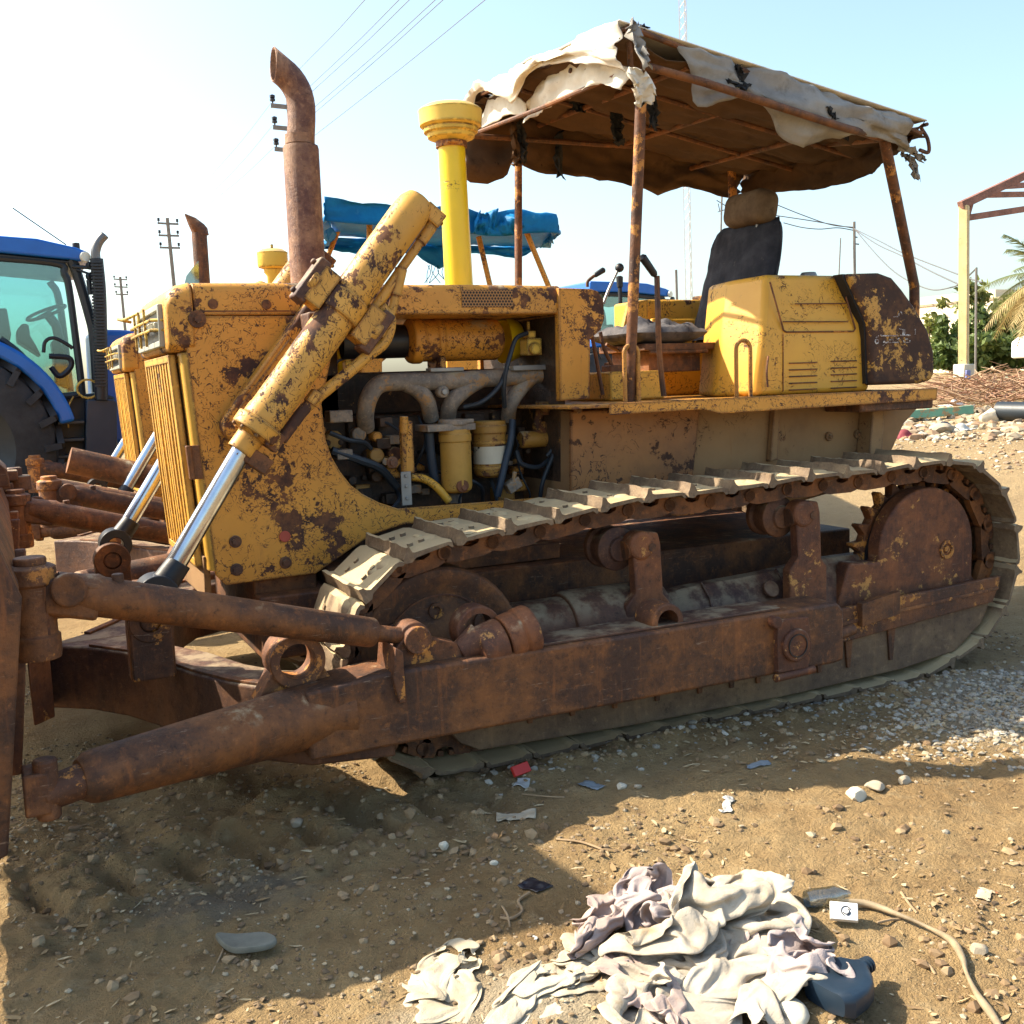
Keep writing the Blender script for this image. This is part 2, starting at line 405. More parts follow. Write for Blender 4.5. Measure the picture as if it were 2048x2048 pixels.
def build_each(mb, name, *a, **kw):
    """one object for each separate piece"""
    par = list(range(len(mb.v)))
    def find(i):
        while par[i] != i: par[i] = par[par[i]]; i = par[i]
        return i
    for f in mb.f:
        r = find(f[0])
        for i in f[1:]: par[find(i)] = r
    grp = {}
    for f in mb.f: grp.setdefault(find(f[0]), []).append(f)
    out = []
    for fs in grp.values():
        ids = sorted({i for f in fs for i in f}); m = {i: k for k, i in enumerate(ids)}; q = MB()
        q.v = [mb.v[i] for i in ids]; q.f = [tuple(m[i] for i in f) for f in fs]; out.append(q.build(name, *a, **kw))
    return out
def tag(o, label=None, cat=None, group=None, kind=None):
    for k, v_ in (('label', label), ('category', cat), ('group', group), ('kind', kind)):
        if v_: o[k] = v_
    return o
def thing(name, loc, label, cat, group=None):
    o = bpy.data.objects.new(name, None); col.objects.link(o); o.location = loc; o.empty_display_size = .2
    return tag(o, label, cat, group)
def copy_tree(o, parent=None):
    c = o.copy(); col.objects.link(c)
    if parent: c.parent = parent
    for ch in [q for q in bpy.data.objects if q.parent == o]: copy_tree(ch, c)
    return c
def bez(p0, p1, p2, p3, n=12):
    p0, p1, p2, p3 = map(Vector, (p0, p1, p2, p3)); r = []
    for i in range(n+1):
        t = i/n; r.append(p0*(1-t)**3+p1*3*t*(1-t)**2+p2*3*t*t*(1-t)+p3*t**3)
    return r
def cr(pts, n=6):
    """smooth curve through points"""
    P = [Vector(p) for p in pts]; P = [P[0]*2-P[1]]+P+[P[-1]*2-P[-2]]; r = []
    for i in range(1, len(P)-2):
        for k in range(n):
            t = k/n; a, b, c, d = P[i-1], P[i], P[i+1], P[i+2]
            r.append(.5*((2*b)+(c-a)*t+(2*a-5*b+4*c-d)*t*t+(3*b-a-3*c+d)*t**3))
    r.append(P[-2]); return r
# ------------------------------------------------------------ BULLDOZER
YN, YF, YC = 4.85, 5.85, 5.35
dozer = thing('bulldozer', (2.9, YC, 0), 'large rust-eaten yellow bulldozer under a torn pale canvas canopy', 'bulldozer')
def ymir(o, name=None):
    """far-side twin of a part, mirrored across the machine's centre line"""
    me = o.data.copy(); me.transform(Matrix.Translation((0, 2*YC, 0)) @ Matrix.Diagonal((1, -1, 1, 1)))
    bm = bmesh.new(); bm.from_mesh(me); bmesh.ops.reverse_faces(bm, faces=bm.faces); bm.to_mesh(me); bm.free()
    c = o.copy(); c.data = me; col.objects.link(c)
    for ch in [q for q in bpy.data.objects if q.parent == o]:
        d = ymir(ch); d.parent = c
    return c

# --- hood
zt = A((700, 540), YN).z + .012; zb = A((800, 593), YN).z
def arch(x, r, y0, y1, top, bot):
    p = [(x, y0, bot)]
    p += [(x, y0+r-r*math.cos(t), top-r+r*math.sin(t)) for t in np.linspace(0, math.pi/2, 7)]
    p += [(x, y1-r+r*math.cos(t), top-r+r*math.sin(t)) for t in np.linspace(math.pi/2, 0, 7)]
    return p+[(x, y1, bot)]
mb = MB()
mb.loft([arch(x, .045, YN, YF, zt+d, zb) for x, d in ((.81, 0), (1.2, .004), (1.21, .004), (1.8, 0), (2.2, .003), (2.635, 0))])
hood = mb.build('hood', 'yellow_rust', dozer, .006)
mb = MB()
nz0 = A((325, 664), YN).z
def nosesec(x, inset, top, bot, r=.07):
    y0, y1 = YN-.012+inset, YF+.012-inset
    return [(x, y0, bot+.03), (x, y0+.03, bot), (x, y1-.03, bot), (x, y1, bot+.03)]+[(x, y1-r+r*math.cos(t), top-r+r*math.sin(t)) for t in np.linspace(0, math.pi/2, 6)]+[(x, y0+r-r*math.cos(t), top-r+r*math.sin(t)) for t in np.linspace(math.pi/2, 0, 6)]
mb.loft([nosesec(.690, .03, zt-.075, nz0+.02, .06), nosesec(.697, .012, zt-.055, nz0+.006, .065), nosesec(.715, .003, zt-.032, nz0), nosesec(.745, 0, zt-.010, nz0), nosesec(.805, 0, zt+.004, nz0)])
nose = mb.build('nose_cap', 'yellow_rust', dozer, .006, 50)
# headlamp opening across the nose
lz0, lz1 = nz0+.055, zt-.115
mb = MB()
for a in ((4.96, 5.70, lz0-.03, lz0), (4.96, 5.70, lz1, lz1+.03), (4.935, 4.96, lz0-.03, lz1+.03), (5.70, 5.725, lz0-.03, lz1+.03)): mb.box(.668, .702, *a)
hl = mb.build('headlamp_bezel', 'lampframe', nose, .006)
mb = MB().box(.684, .688, 4.96, 5.70, lz0, lz1); mb.build('lamp_backing', 'black', nose)
for yc_ in (5.13, 5.50):
    mb = MB()
    for k in range(9):
        y = yc_-.1+k*.0222
        mb.box(.662-(.008 if k % 2 else 0), .683, y, y+.0222, lz0+.05, lz1-.045)
    tag(mb.build('headlamp', 'glass_lamp', nose, .003))
mb = MB()
for q in (lz0+.045, lz1-.04): mb.tube([(.695, 4.93, q), (.640, 4.97, q), (.634, 5.33, q), (.640, 5.70, q), (.695, 5.73, q)], .007, 8)
for y in (5.13, 5.33, 5.5): mb.tube([(.638, y, lz0-.02), (.634, y, lz1+.02)], .006, 8)
mb.build('lamp_guard', 'cap', nose)
mb = MB().tube(cr([(.66, 5.55, lz1+.03), (.61, 5.68, lz1+.01), (.595, 5.82, lz1+.02), (.66, 5.88, lz1+.01)]), .008, 8)
mb.build('bent_guard_bar', 'cap', nose)
# front bolt with washer, plugs
mb = MB()
p = A((393/1.0, 601), YN); p.y = YN
o_ = A(z(1, 1090, 795), YN-.02)
mb.disc((o_.x, YN-.016, o_.z), (0, 1, 0), .038, .012).bolt((o_.x, YN-.02, o_.z), (0, -1, 0), .017, .02)
mb.build('panel_bolt', 'rust', dozer)
mb = MB()
for q in (z(1, 1175, 712), z(1, 1470, 715)):
    a = A(q, YN); mb.disc((a.x, YN-.002, a.z), (0, 1, 0), .022, .008)
build_each(mb, 'blanking_plug', 'rust', dozer)

# side panel, near
out = [(366, 596), (640, 596), (622, 690), (607, 762), (611, 800), (615, 830), (626, 862), (643, 891), (662, 915), (684, 932), (715, 948), (752, 960), (1060, 936), (1064, 960), (760, 990), (700, 1010), (597, 1082), (410, 1106), (402, 1080)]
pts = XZ(out, YN)
x0 = .765
pts = [(x0+.03, pts[0][1])]+pts[1:-2]+[(x0+.07, pts[-2][1]), (x0+.03, pts[-2][1]+.05)]
mb = MB().prism(pts, YN, YN+.022)
side = mb.build('side_panel', 'yellow', dozer, .005)
fsp = ymir(side)
gz0 = pts[-1][1]
mb = MB()
mb.prism_xy([(x0+.002, YN+.095), (x0+.002, YN+.03), (x0+.006, YN+.012), (x0+.016, YN+.002), (x0+.035, YN-.004), (x0+.035, YN+.095)], gz0+.02, nz0-.004)
gp_ = mb.build('grille_post', 'louver_yellow', dozer, .003)
ymir(gp_)
# grille of upright bars, slightly bent
gx, g0, g1 = x0-.028, nz0-.045, gz0+.07
mb = MB()
mb.box(gx-.012, gx+.02, YN+.10, YF-.10, g0, g0+.035).box(gx-.012, gx+.02, YN+.10, YF-.10, g1-.035, g1)
mb.box(gx-.012, gx+.02, YN+.085, YN+.115, g1-.035, g0+.035).box(gx-.012, gx+.02, YF-.115, YF-.085, g1-.035, g0+.035)
gr = mb.build('grille', 'louver_yellow', dozer, .004)
mb = MB()
NB = 9
for k in range(NB):
    pt_ = .765/NB; y = YN+.118+k*pt_; bend = (.02 if k in (2, 3, 6) else .003)*random.uniform(-1, 1)
    P = []
    for q in np.linspace(0, 1, 9):
        zz = g1+(g0-g1)*q; yy = y+bend*math.sin(q*math.pi); xx = gx+.004-.35*abs(bend)*math.sin(q*math.pi)
        P.append([(xx-.012, yy+.010, zz), (xx-.014, yy+.035, zz), (xx-.004, yy+.052, zz), (xx+.02, yy+.052, zz), (xx+.02, yy+.010, zz)])
    mb.loft(P)
build_each(mb, 'bar', 'louver_yellow', gr, 0, 30)
MB().box(gx+.03, gx+.036, YN+.1, YF-.1, g1, g0).build('radiator_core', 'black', gr)
# hinge on the grille edge
h0 = A(z(1, 1020, 1590), YN-.01)
mb = MB().box(x0-.025, x0+.03, YN-.012, YN-.001, h0.z-.075, h0.z+.075).cyl((x0-.018, YN-.012, h0.z-.075), (x0-.018, YN-.012, h0.z+.075), .014)
mb.build('hinge', 'rust', dozer, .003)
# guard plate under the grille
mb = MB().prism_yz([(YN+.03, gz0+.085), (YF-.03, gz0+.085), (YF-.13, gz0-.13), (YN+.13, gz0-.13)], x0-.01, x0+.02)
mb.build('nose_guard', 'dustplate', dozer, .006)
mb = MB()
for q in (z(5, 1010, 500), z(5, 1015, 620), z(5, 1225, 590), z(6, 445, 60)):
    a = A(q, YN); MB().disc((a.x, YN-.004, a.z), (0, 1, 0), .028, .01).bolt((a.x, YN-.008, a.z), (0, -1, 0), .017, .014).build('side_bolt', 'rust_dusty', dozer)
pass
a = A(z(5, 1222, 478), YN)
MB().disc((a.x, YN-.004, a.z), (0, 1, 0), .026, .012).build('red_reflector', plain('faded_red', (.42, .07, .04)), dozer)
# hood line, vent
a, b = A(z(1, 1100, 752), YN), A(z(1, 1600, 765), YN)
MB().box(a.x, b.x, YN-.0025, YN-.0003, a.z-.003, a.z+.003).build('hood_seam', 'rust', hood)
a, b = A(z(2, 1165, 772), YN), A(z(2, 1450, 868), YN)
k = NT('perforated_sheet'); v = k.n('TexCoord').outputs['Object']; sp = k.n('SeparateXYZ'); k.l(v, sp.inputs[0])
def dots(ox, oz, p=.0165):
    fx = k.math('SUBTRACT', k.math('FRACT', k.math('ADD', k.math('DIVIDE', sp.outputs[0], p), ox)), .5)
    fz = k.math('SUBTRACT', k.math('FRACT', k.math('ADD', k.math('DIVIDE', sp.outputs[2], p*1.732), oz)), .5)
    fz = k.math('MULTIPLY', fz, 1.732)
    return k.math('LESS_THAN', k.math('ADD', k.math('MULTIPLY', fx, fx), k.math('MULTIPLY', fz, fz)), .115)
dm = k.math('MAXIMUM', dots(0, 0), dots(.5, .5))
k.base(k.mix(dm, (.33, .16, .05), (.008, .006, .005))); k.rough(.7); M['mesh'] = k.m
MB().box(a.x, b.x, YN-.005, YN-.0005, b.z, a.z).build('vent_mesh', 'mesh', hood, .001)

# rear cowl and dash
cw = XZ([(1054, 543), (1115, 545), (1128, 549), (1139, 566), (1141, 600), (1134, 622), (1114, 640), (1113, 752), (1057, 757)], YN-.02)
mb = MB().prism(cw, YN-.02, YN+.03)
cowl = mb.build('cowl_panel', 'yellow', dozer, .006)
c2 = ymir(cowl)
mb = MB().box(2.66, 2.80, YN+.032, YF-.032, 1.75, zt-.02)
mb.build('dashboard', 'yellow', dozer, .02)
MB().box(2.62, 2.66, YN+.04, YF-.04, 1.0, zb-.01).build('firewall', 'engine', dozer)

def lean(o):
    for v_ in o.data.vertices:
        if v_.co.x < .90: v_.co.x += (.030-.055*(v_.co.z-gz0)/.95)*(1 if v_.co.x < .86 else .6)
for o in [q for q in bpy.data.objects if q.type == 'MESH' and q.name.split('.')[0] in ('side_panel', 'grille_post', 'grille', 'bar', 'radiator_core', 'hinge', 'nose_guard')]: lean(o)
# --- stacks on the hood
ex = A((577, 535), YC).x+.014
mb = MB()
mb.lathe([(.06, zt-.02), (.10, zt-.01), (.10, zt+.012), (.088, zt+.02), (.088, zt+.70), (.085, zt+.715), (.06, zt+.72)], (ex, YC, 0))
ex_m = mb.build('exhaust_muffler', 'exhaust', dozer, 0, 50)
t1 = zt+.715
path = [(ex-.0, YC, t1-.02), (ex+.004, YC, t1+.05), (ex+.012, YC, t1+.13), (ex+.015, YC, t1+.19)]+[(ex+.014-.19*(1-math.cos(t)), YC, t1+.19+.19*math.sin(t)) for t in np.linspace(.15, 1.0, 7)]
P0 = [Vector(p) for p in path]
mb = MB().tube(P0, .0655, 22, cap=False)
ob = mb.build('exhaust_pipe', 'exhaust', dozer, 0, 60, solid=.006)
# slanted mouth: cut by moving the last ring on to an upright plane
me = ob.data; n = 22; last = len(P0)-1
for i in range(last*n, (last+1)*n):
    c = me.vertices[i].co; d = (P0[last]-P0[last-1]).normalized()
    me.vertices[i].co = Vector(c)+d*(-(c.x-(P0[last].x-.045))/d.x if abs(d.x) > .1 else 0)*.9
MB().ring((ex-.004, YC, t1+.03), (0, 0, 1), .072, .06, .045).build('clamp', 'exhaust', ob)
ac = A((866, 535), YC).x
mb = MB().lathe([(.092, zt-.01), (.092, zt+.02), (.08, zt+.03), (.078, zt+.032)], (ac, YC, 0))
acb = mb.build('cleaner_collar', 'rust', dozer, .003)
mb = MB().tube([(ac, YC, zt+.02), (ac-.012, YC, zt+.78), (ac-.012, YC, zt+.80)], [.0755, .071, .071], 28)
acp = mb.build('air_intake_pipe', 'bright', dozer, 0, 60)
zc = zt+.775; ax_ = ac-.012
mb = MB().lathe([(.075, zc), (.078, zc+.01), (.122, zc+.028), (.128, zc+.05), (.142, zc+.055), (.145, zc+.072), (.138, zc+.078), (.150, zc+.082), (.163, zc+.09), (.166, zc+.15), (.168, zc+.168), (.158, zc+.176), (.13, zc+.192), (.06, zc+.198), (0, zc+.199)], (ax_, YC, 0), n=40)
mb.cyl((ax_, YC, zc+.195), (ax_, YC, zc+.225), .006)
pc = mb.build('air_precleaner', 'cap', dozer, .002, 45)
mb = MB().ring((ax_, YC, zc-.005), (0, 0, 1), .082, .07, .03).cyl((ax_-.06, YC-.085, zc-.005), (ax_+.0, YC-.085, zc-.005), .009)
mb.build('clamp', 'rust_paint', acp)

# --- lift cylinders
def cylinder(Y):
    g = A(z(1, 1400, 1420), Y); t = A(z(2, 945, 260), Y); r_ = A((312, 1098), Y)
    g.y = t.y = r_.y = Y
    ax = (t-g).normalized(); L = (t-g).length
    up = Vector((0, 1, 0)); nrm = ax.cross(up).normalized()
    if nrm.z < 0: nrm = -nrm
    mb = MB().lathe([(.05, -.10), (.058, -.10), (.058, -.02), (.075, -.015), (.100, -.005), (.102, .05), (.087, .055), (.087, .10), (.083, .11), (.083, L*.48), (.096, L*.485), (.096, L*.56), (.083, L*.565), (.083, L-.09), (.078, L-.05), (.06, L-.012), (.03, L), (0, L)], g, ax, 32)
    for kx in range(8):
        an = kx*math.pi/4; d = (nrm*math.cos(an)+up*math.sin(an))
        mb.bolt(g+d*.088+ax*(-.006), -ax, .011, .014)
    barrel = mb.build('lift_cylinder', 'yellow_cyl', dozer, .003, 42)
    rod = MB().cyl(g-ax*.6+(r_-(g-ax*.6))*1.0, g-ax*.04, .043, n=28).build('piston_rod', 'chrome', barrel)
    e = r_
    mb = MB().cyl(e, e+ax*.10, .056, .05).ring(e-ax*.06, (0, 1, 0), .085, .04, .13)
    mb.build('rod_eye', 'black', barrel, .004)
    # trunnion yoke
    m = g+ax*L*.52
    mb = MB()
    for s in (-1, 1):
        c = m+nrm*s*.125
        mb.obox(c, ax*.085, nrm*.04, up*.055)
        mb.disc(c+nrm*s*.045, nrm, .062, .035)
    yk = mb.build('trunnion_yoke', 'yellow_cyl', barrel, .012, 40)
    for s in (-1, 1):
        mb = MB()
        c = m+nrm*s*.165
        mb.obox(c+nrm*s*.01-up*.0, ax*.105, nrm*.028, up*.05)
        for q in (-.075, .075): mb.bolt(c+nrm*s*.038+ax*q, nrm*s, .016, .018)
        mb.build('yoke_cap', 'rust_dusty', yk, .012)
    # oil line along the barrel
    tp = t-ax*.02
    L0 = tp-nrm*.10-ax*.02
    pts_ = cr([tp-nrm*.03-ax*.03, tp-nrm*.085-ax*.025, tp-nrm*.108-ax*.10, tp-nrm*.112-ax*.5, m-nrm*.125+ax*.24, m-nrm*.165+ax*.17, m-nrm*.195+ax*.08, m-nrm*.21+ax*.0], 6)
    ol = MB().tube(pts_, .021, 10).cyl(tp-nrm*.112-ax*.05, tp-nrm*.112-ax*.14, .026).cyl(m-nrm*.11+ax*.30, m-nrm*.155+ax*.19, .027).build('oil_pipe', 'yellow_cyl', barrel)
    mb = MB().obox(tp-nrm*.085-ax*.01, ax*.035, nrm*.05, up*.03)
    mb.bolt(tp-nrm*.135-ax*.01, -nrm, .012, .012)
    mb.build('port_block', 'yellow_cyl', barrel, .006)
    q0 = m-nrm*.15-ax*.02
    pts_ = cr([m-nrm*.13+ax*.11, m-nrm*.2+ax*.09, m-nrm*.235+ax*.0, m-nrm*.21-ax*.10, m-nrm*.18-ax*.22, m-nrm*.14-ax*.36, m-nrm*.118-ax*.46, g-nrm*.115+ax*.12, g-nrm*.112+ax*.04], 6)
    mb = MB().tube(pts_, .026, 10)
    mb.obox(g-nrm*.118+ax*.27, ax*.03, nrm*.02, up*.03).obox(g-nrm*.09+ax*.02, ax*.04, nrm*.03, up*.035)
    mb.build('lower_oil_pipe', 'yellow_cyl', barrel, .003)
    mb = MB().obox(g-nrm*.06-ax*.09+up*-.01, ax*.035, nrm*.075, up*.03)
    mb.build('gland_lug', 'rust', barrel, .006)
    return barrel
cyl = cylinder(4.50)
cf = ymir(cyl)
# cylinder carrier: rounded arm bolted to the hood side
p0, p1 = A(z(1, 1330, 1385), YN-.12), A(z(1, 1830, 690), YN-.12)
d = Vector((p1.x-p0.x, 0, p1.z-p0.z)).normalized(); nn = Vector((-d.z, 0, d.x))
sh = []
for t in np.linspace(math.pi/2, 3*math.pi/2, 9): sh.append(Vector((p0.x, 0, p0.z))+(d*math.cos(t)+nn*math.sin(t))*.075)
for t in np.linspace(-math.pi/2, math.pi/2, 9): sh.append(Vector((p1.x, 0, p1.z))+(d*math.cos(t)+nn*math.sin(t))*.075)
sx = [(q.x, q.z) for q in sh]
mb = MB().prism(sx, YN-.10, YN-.002)
ca = mb.build('cylinder_carrier', 'yellow_rust', dozer, .012)
ymir(ca)
mb = MB().prism([(p0.x+(q[0]-p0.x)*1.0, q[1]) for q in [(p0.x+d.x*s*.5+nn.x*t, p0.z+d.z*s*.5+nn.z*t) for s, t in ((0.1, -.05), (0.1, .05), (.9, .05), (.9, -.05))]], YN-.112, YN-.101)
mb.build('carrier_rib', 'yellow_rust', ca, .004)
# trunnion bracket between cylinder and hood
m = A(z(2, 440, 960), 4.5)
MB().box(m.x-.06, m.x+.06, 4.62, YN-.003, m.z-.05, m.z+.06).build('trunnion_bracket', 'rust_dusty', dozer, .01)

# --- engine bay
E2 = lambda x, y, Y: A(z(2, x, y), Y)
a = E2(640, 1330, 5.22); b = E2(1690, 1950, 5.22)
blk = MB().box(1.45, 2.58, 5.24, 5.55, .82, 1.50).box(1.5, 2.5, 5.2, 5.3, 1.0, 1.3)
for kx in range(6): blk.box(1.58+kx*.16, 1.70+kx*.16, 5.19, 5.26, 1.30, 1.49)
gapz = A(z(2, 1200, 1212), 5.5).z
blk.box(1.42, 2.56, 5.44, 5.58, 1.5, gapz).box(1.42, 1.62, 5.44, 5.58, 1.5, 2.0)
eng = blk.build('engine_block', 'engine', dozer, .01)
rng = random.Random(3)
for kx in range(84):
    mb = MB()
    x = rng.uniform(1.42, 2.55); q = rng.uniform(.86, 1.48); s = rng.uniform(.015, .05)
    c = (x, 5.2-rng.uniform(0, .09), q)
    if rng.random() < .4: mb.box(c[0]-s, c[0]+s, c[1]-.03, c[1]+.08, c[2]-s*.7, c[2]+s*.7)
    elif rng.random() < .5: mb.disc(c, (0, 1, 0), s, .1, 14)
    else: mb.bolt(c, (0, -1, 0), .016, .03)
    mb.build('engine_fitting', ('engine', 'engine_y', 'manifold', 'yellow_rust', 'engine')[kx % 5], eng, .004)
mb = MB()
p = E2(870, 1050, 5.2); q = E2(1378, 1048, 5.2); zz = (p.z+q.z)/2
mb.lathe([(0, -.0), (.085, 0), (.112, .012), (.118, .03), (.118, .07), (.108, .075), (.108, .14), (.115, .145), (.115, .175), (.108, .18), (.108, (q.x-p.x)-.02), (.09, q.x-p.x), (0, q.x-p.x)], (p.x, 5.22, zz), (1, 0, 0), 30)
mb.box(p.x+.14, p.x+.175, 5.12, 5.3, zz-.19, zz-.09)
mb.build('bay_drum', 'yellow_rust', eng, .004)
mb = MB().cyl((p.x-.32, 5.3, zz), (p.x+.01, 5.26, zz), .085)
mb.build('drum_inlet', 'black', eng)
a = E2(1400, 1060, 5.3)
mb = MB().lathe([(.125, 0), (.122, .04), (.10, .09), (.05, .12), (0, .125)], (a.x, 5.32, zz), (1, 0, 0), 28)
mb.build('fan_dome', 'bright', eng)
a = E2(1545, 1080, 5.08)
mb = MB().box(a.x-.04, a.x+.045, 5.03, 5.12, a.z-.05, a.z+.035).box(a.x-.028, a.x+.02, 5.045, 5.11, a.z+.035, a.z+.075).cyl((a.x-.005, 5.08, a.z+.075), (a.x-.005, 5.08, a.z+.125), .008).disc((a.x, 5.02, a.z-.02), (0, 1, 0), .03, .03).disc((a.x+.05, 5.08, a.z+.02), (1, 0, 0), .02, .03)
mb.build('solenoid_valve', 'cap', eng, .004)
MB().cyl(E2(1630, 1050, 5.3), E2(1640, 1330, 5.3), .02).cyl(E2(1585, 1200, 5.25), E2(1590, 1380, 5.25), .006).build('dip_tube', 'engine_y', eng)
# manifold
Y = 5.08
mb = MB()
mb.tube(cr([E2(1600, 1240, Y), E2(1400, 1255, Y), E2(1060, 1275, Y), E2(800, 1280, Y), E2(705, 1300, Y), E2(655, 1370, Y), E2(635, 1460, Y+.03), E2(640, 1530, Y+.1)], 7), [.046]*8*7 if False else .045, 16)
mb.tube(cr([E2(860, 1290, Y), E2(920, 1320, Y), E2(975, 1380, Y), E2(1000, 1480, Y+.06)], 5), .042, 14)
mb.tube(cr([E2(1280, 1265, Y), E2(1190, 1320, Y), E2(1110, 1400, Y), E2(1090, 1480, Y+.06)], 5), .042, 14)
mb.tube(cr([E2(1560, 1250, Y), E2(1500, 1310, Y), E2(1440, 1400, Y), E2(1425, 1480, Y+.06)], 5), .040, 14)
a = E2(1060, 1335, Y-.04); mb.disc((a.x, a.y, a.z), (0, 1, 0), .030, .05)
man = mb.build('exhaust_manifold', 'manifold', eng, 0, 60)
mb = MB().bolt((a.x, a.y-.025, a.z), (0, -1, 0), .017, .015)
a, b = E2(1440, 1205, Y-.03), E2(1622, 1187, Y-.03)
mb.box(a.x, b.x, Y-.06, Y+.06, a.z-.013, a.z+.013)
a, b = E2(1005, 1216, Y-.04), E2(1190, 1205, Y-.04)
mb.box(a.x, b.x, Y-.02, Y+.05, a.z-.008, a.z+.012)
mb.build('flange', 'steelgrey', man, .003)
# filters
def canister(x0_, x1_, y0_, y1_, Y, mat, name, head):
    a, b = E2(x0_, y0_, Y), E2(x1_, y1_, Y); r = (b.x-a.x)/2; cx = (a.x+b.x)/2; h = a.z-b.z
    mb = MB().lathe([(0, 0), (r*.7, .002), (r*.93, .015), (r, .035), (r, h-.065), (r*1.06, h-.06), (r*1.06, h-.025), (r, h-.02), (r, h)], (cx, Y, b.z), n=28)
    o = mb.build(name, mat, eng, .002, 40)
    if head:
        mb = MB().box(cx-r*2.2, cx+r*1.1, Y-r*.9, Y+r*1.4, a.z-.005, a.z+.028).disc((cx, Y, a.z+.035), (0, 0, 1), r*1.05, .03).box(cx+r*.2, cx+r*.95, Y-r, Y, a.z+.03, a.z+.05)
        mb.build('filter_head', 'manifold', o, .005)
    return o, cx, r, a.z, b.z
f1_, cx, r, z1_, z0_ = canister(1050, 1222, 1545, 1885, 4.98, 'filter', 'fuel_filter', True)
MB().bolt((cx+.005, 4.98-r*.93, z0_+.028), (0, -1, .3), .014, .012).disc((cx, 4.98-r*.80, z0_+.04), (0, 1, 0), .034, .03).build('drain_plug', 'rust_red', f1_)
f2_, cx, r, z1_, z0_ = canister(1232, 1412, 1500, 1800, 5.06, 'engine_y', 'oil_filter', False)
MB().lathe([(r*1.012, .075), (r*1.012, .165)], (cx, 5.06, z0_), n=28).build('filter_label', worn('scraped_label', (.55, .5, .38), .35, 3, .3, 0, dark=(.02, .02, .02), orange=(.05, .05, .04)), f2_)
mb = MB().ring((cx, 5.06, z0_+.185), (0, 0, 1), r*1.05, r*.9, .02).ring((cx, 5.06, z0_+.055), (0, 0, 1), r*1.05, r*.9, .02)
build_each(mb, 'filter_band', 'filter', f2_)
a, b = E2(1490, 1600, 5.06), E2(1662, 1600, 5.06)
mb = MB().lathe([(0, 0), (.04, 0), (.045, .01), (.045, b.x-a.x-.01), (.03, b.x-a.x), (0, b.x-a.x)], (a.x, 5.06, a.z), (1, 0, 0), 22)
c = E2(1600, 1530, 5.06); mb.disc(c, (0, 1, 0), .035, .06).cyl(c, (c.x, 5.06, a.z), .02)
c = E2(1635, 1425, 5.04); mb.box(c.x-.045, c.x+.05, 5.0, 5.08, c.z-.035, c.z+.035).disc((c.x-.03, 4.99, c.z), (0, 1, 0), .022, .03)
c = E2(1590, 1500, 5.04); mb.cyl((c.x, 5.05, c.z-.02), (c.x+.02, 5.05, c.z+.06), .022)
mb.build('feed_pump', 'engine_y', eng, .004)
mb = MB()
mb.box(*[v_ for v_ in (E2(755, 0, 4.98).x, E2(820, 0, 4.98).x)], 4.96, 5.0, E2(780, 1790, 4.98).z, E2(780, 1500, 4.98).z)
c0, c1 = E2(850, 1790, 4.97), E2(850, 1470, 4.97); mb.cyl(c0, c1, .014).cyl(E2(850, 1570, 4.97), c1, .021)
build_each(mb, 'injector_column', 'yellow_rust', eng, .004)
mb = MB()
mb.tube(cr([E2(1530, 1010, 5.02), E2(1470, 1040, 5.0), E2(1440, 1120, 4.99), E2(1410, 1230, 4.98), E2(1400, 1330, 5.0), E2(1405, 1420, 5.05)], 6), .012, 8)
mb.tube(cr([E2(1420, 1200, 5.0), E2(1370, 1310, 4.99), E2(1280, 1390, 5.0), E2(1180, 1420, 5.04)], 6), .012, 8)
mb.tube(cr([E2(1640, 1690, 5.0), E2(1690, 1640, 4.98), E2(1620, 1820, 4.97), E2(1600, 1932, 5.0)], 6), .012, 8)
mb.tube(cr([E2(1470, 1660, 5.03), E2(1500, 1730, 5.01), E2(1590, 1750, 5.0), E2(1660, 1700, 5.02)], 6), .013, 8)
mb.tube(cr([E2(1700, 1410, 4.95), E2(1720, 1500, 4.94), E2(1745, 1700, 4.93), E2(1755, 1850, 4.95)], 6), .016, 8)
mb.tube(cr([E2(440, 1560, 5.05), E2(540, 1600, 5.04), E2(640, 1620, 5.08), E2(700, 1700, 5.1)], 6), .012, 8)
mb.tube(cr([E2(450, 1660, 5.02), E2(600, 1710, 5.02), E2(720, 1760, 5.05), E2(810, 1860, 5.08)], 6), .022, 8)
rng = random.Random(11)
for kx in range(14):
    x_, q_ = rng.uniform(1.45, 2.5), rng.uniform(.95, 1.5); dx_, dq_ = rng.uniform(-.22, .22), rng.uniform(-.3, .12)
    mb.tube(cr([(x_, 5.15, q_), (x_+dx_*.3+rng.uniform(-.05, .05), 5.06, q_+dq_*.4), (x_+dx_*.7, 5.05, q_+dq_*.8+rng.uniform(-.05, .05)), (x_+dx_, 5.13, q_+dq_)], 5), rng.choice((.005, .007, .010)), 6)
build_each(mb, 'cable', 'hose', eng)
mb = MB().tube(cr([E2(1450, 1490, 5.0), E2(1440, 1600, 4.98), E2(1410, 1720, 4.97), E2(1385, 1830, 4.96), E2(1365, 1910, 4.97)], 6), .019, 10).tube(cr([E2(990, 1560, 4.99), E2(1000, 1700, 5), E2(1025, 1850, 5.02)], 5), .024, 10)
build_each(mb, 'blue_hose', 'hose_blue', eng)
c = E2(862, 1860, 4.9)
mb = MB().box(c.x-.026, c.x+.026, 4.895, 4.905, c.z-.09, c.z+.075)
for q in (.055, .005, -.055): mb.bolt((c.x, 4.895, c.z+q), (0, -1, 0), .010, .008)
mb.build('strap_bracket', 'steelgrey', eng, .002)
MB().tube(cr([E2(890, 1805, 5.0), E2(960, 1815, 4.98), E2(1030, 1860, 4.96), E2(1100, 1940, 4.95)], 6), .021, 10).build('yellow_pipe', 'yellow_clean', eng)
mb = MB()
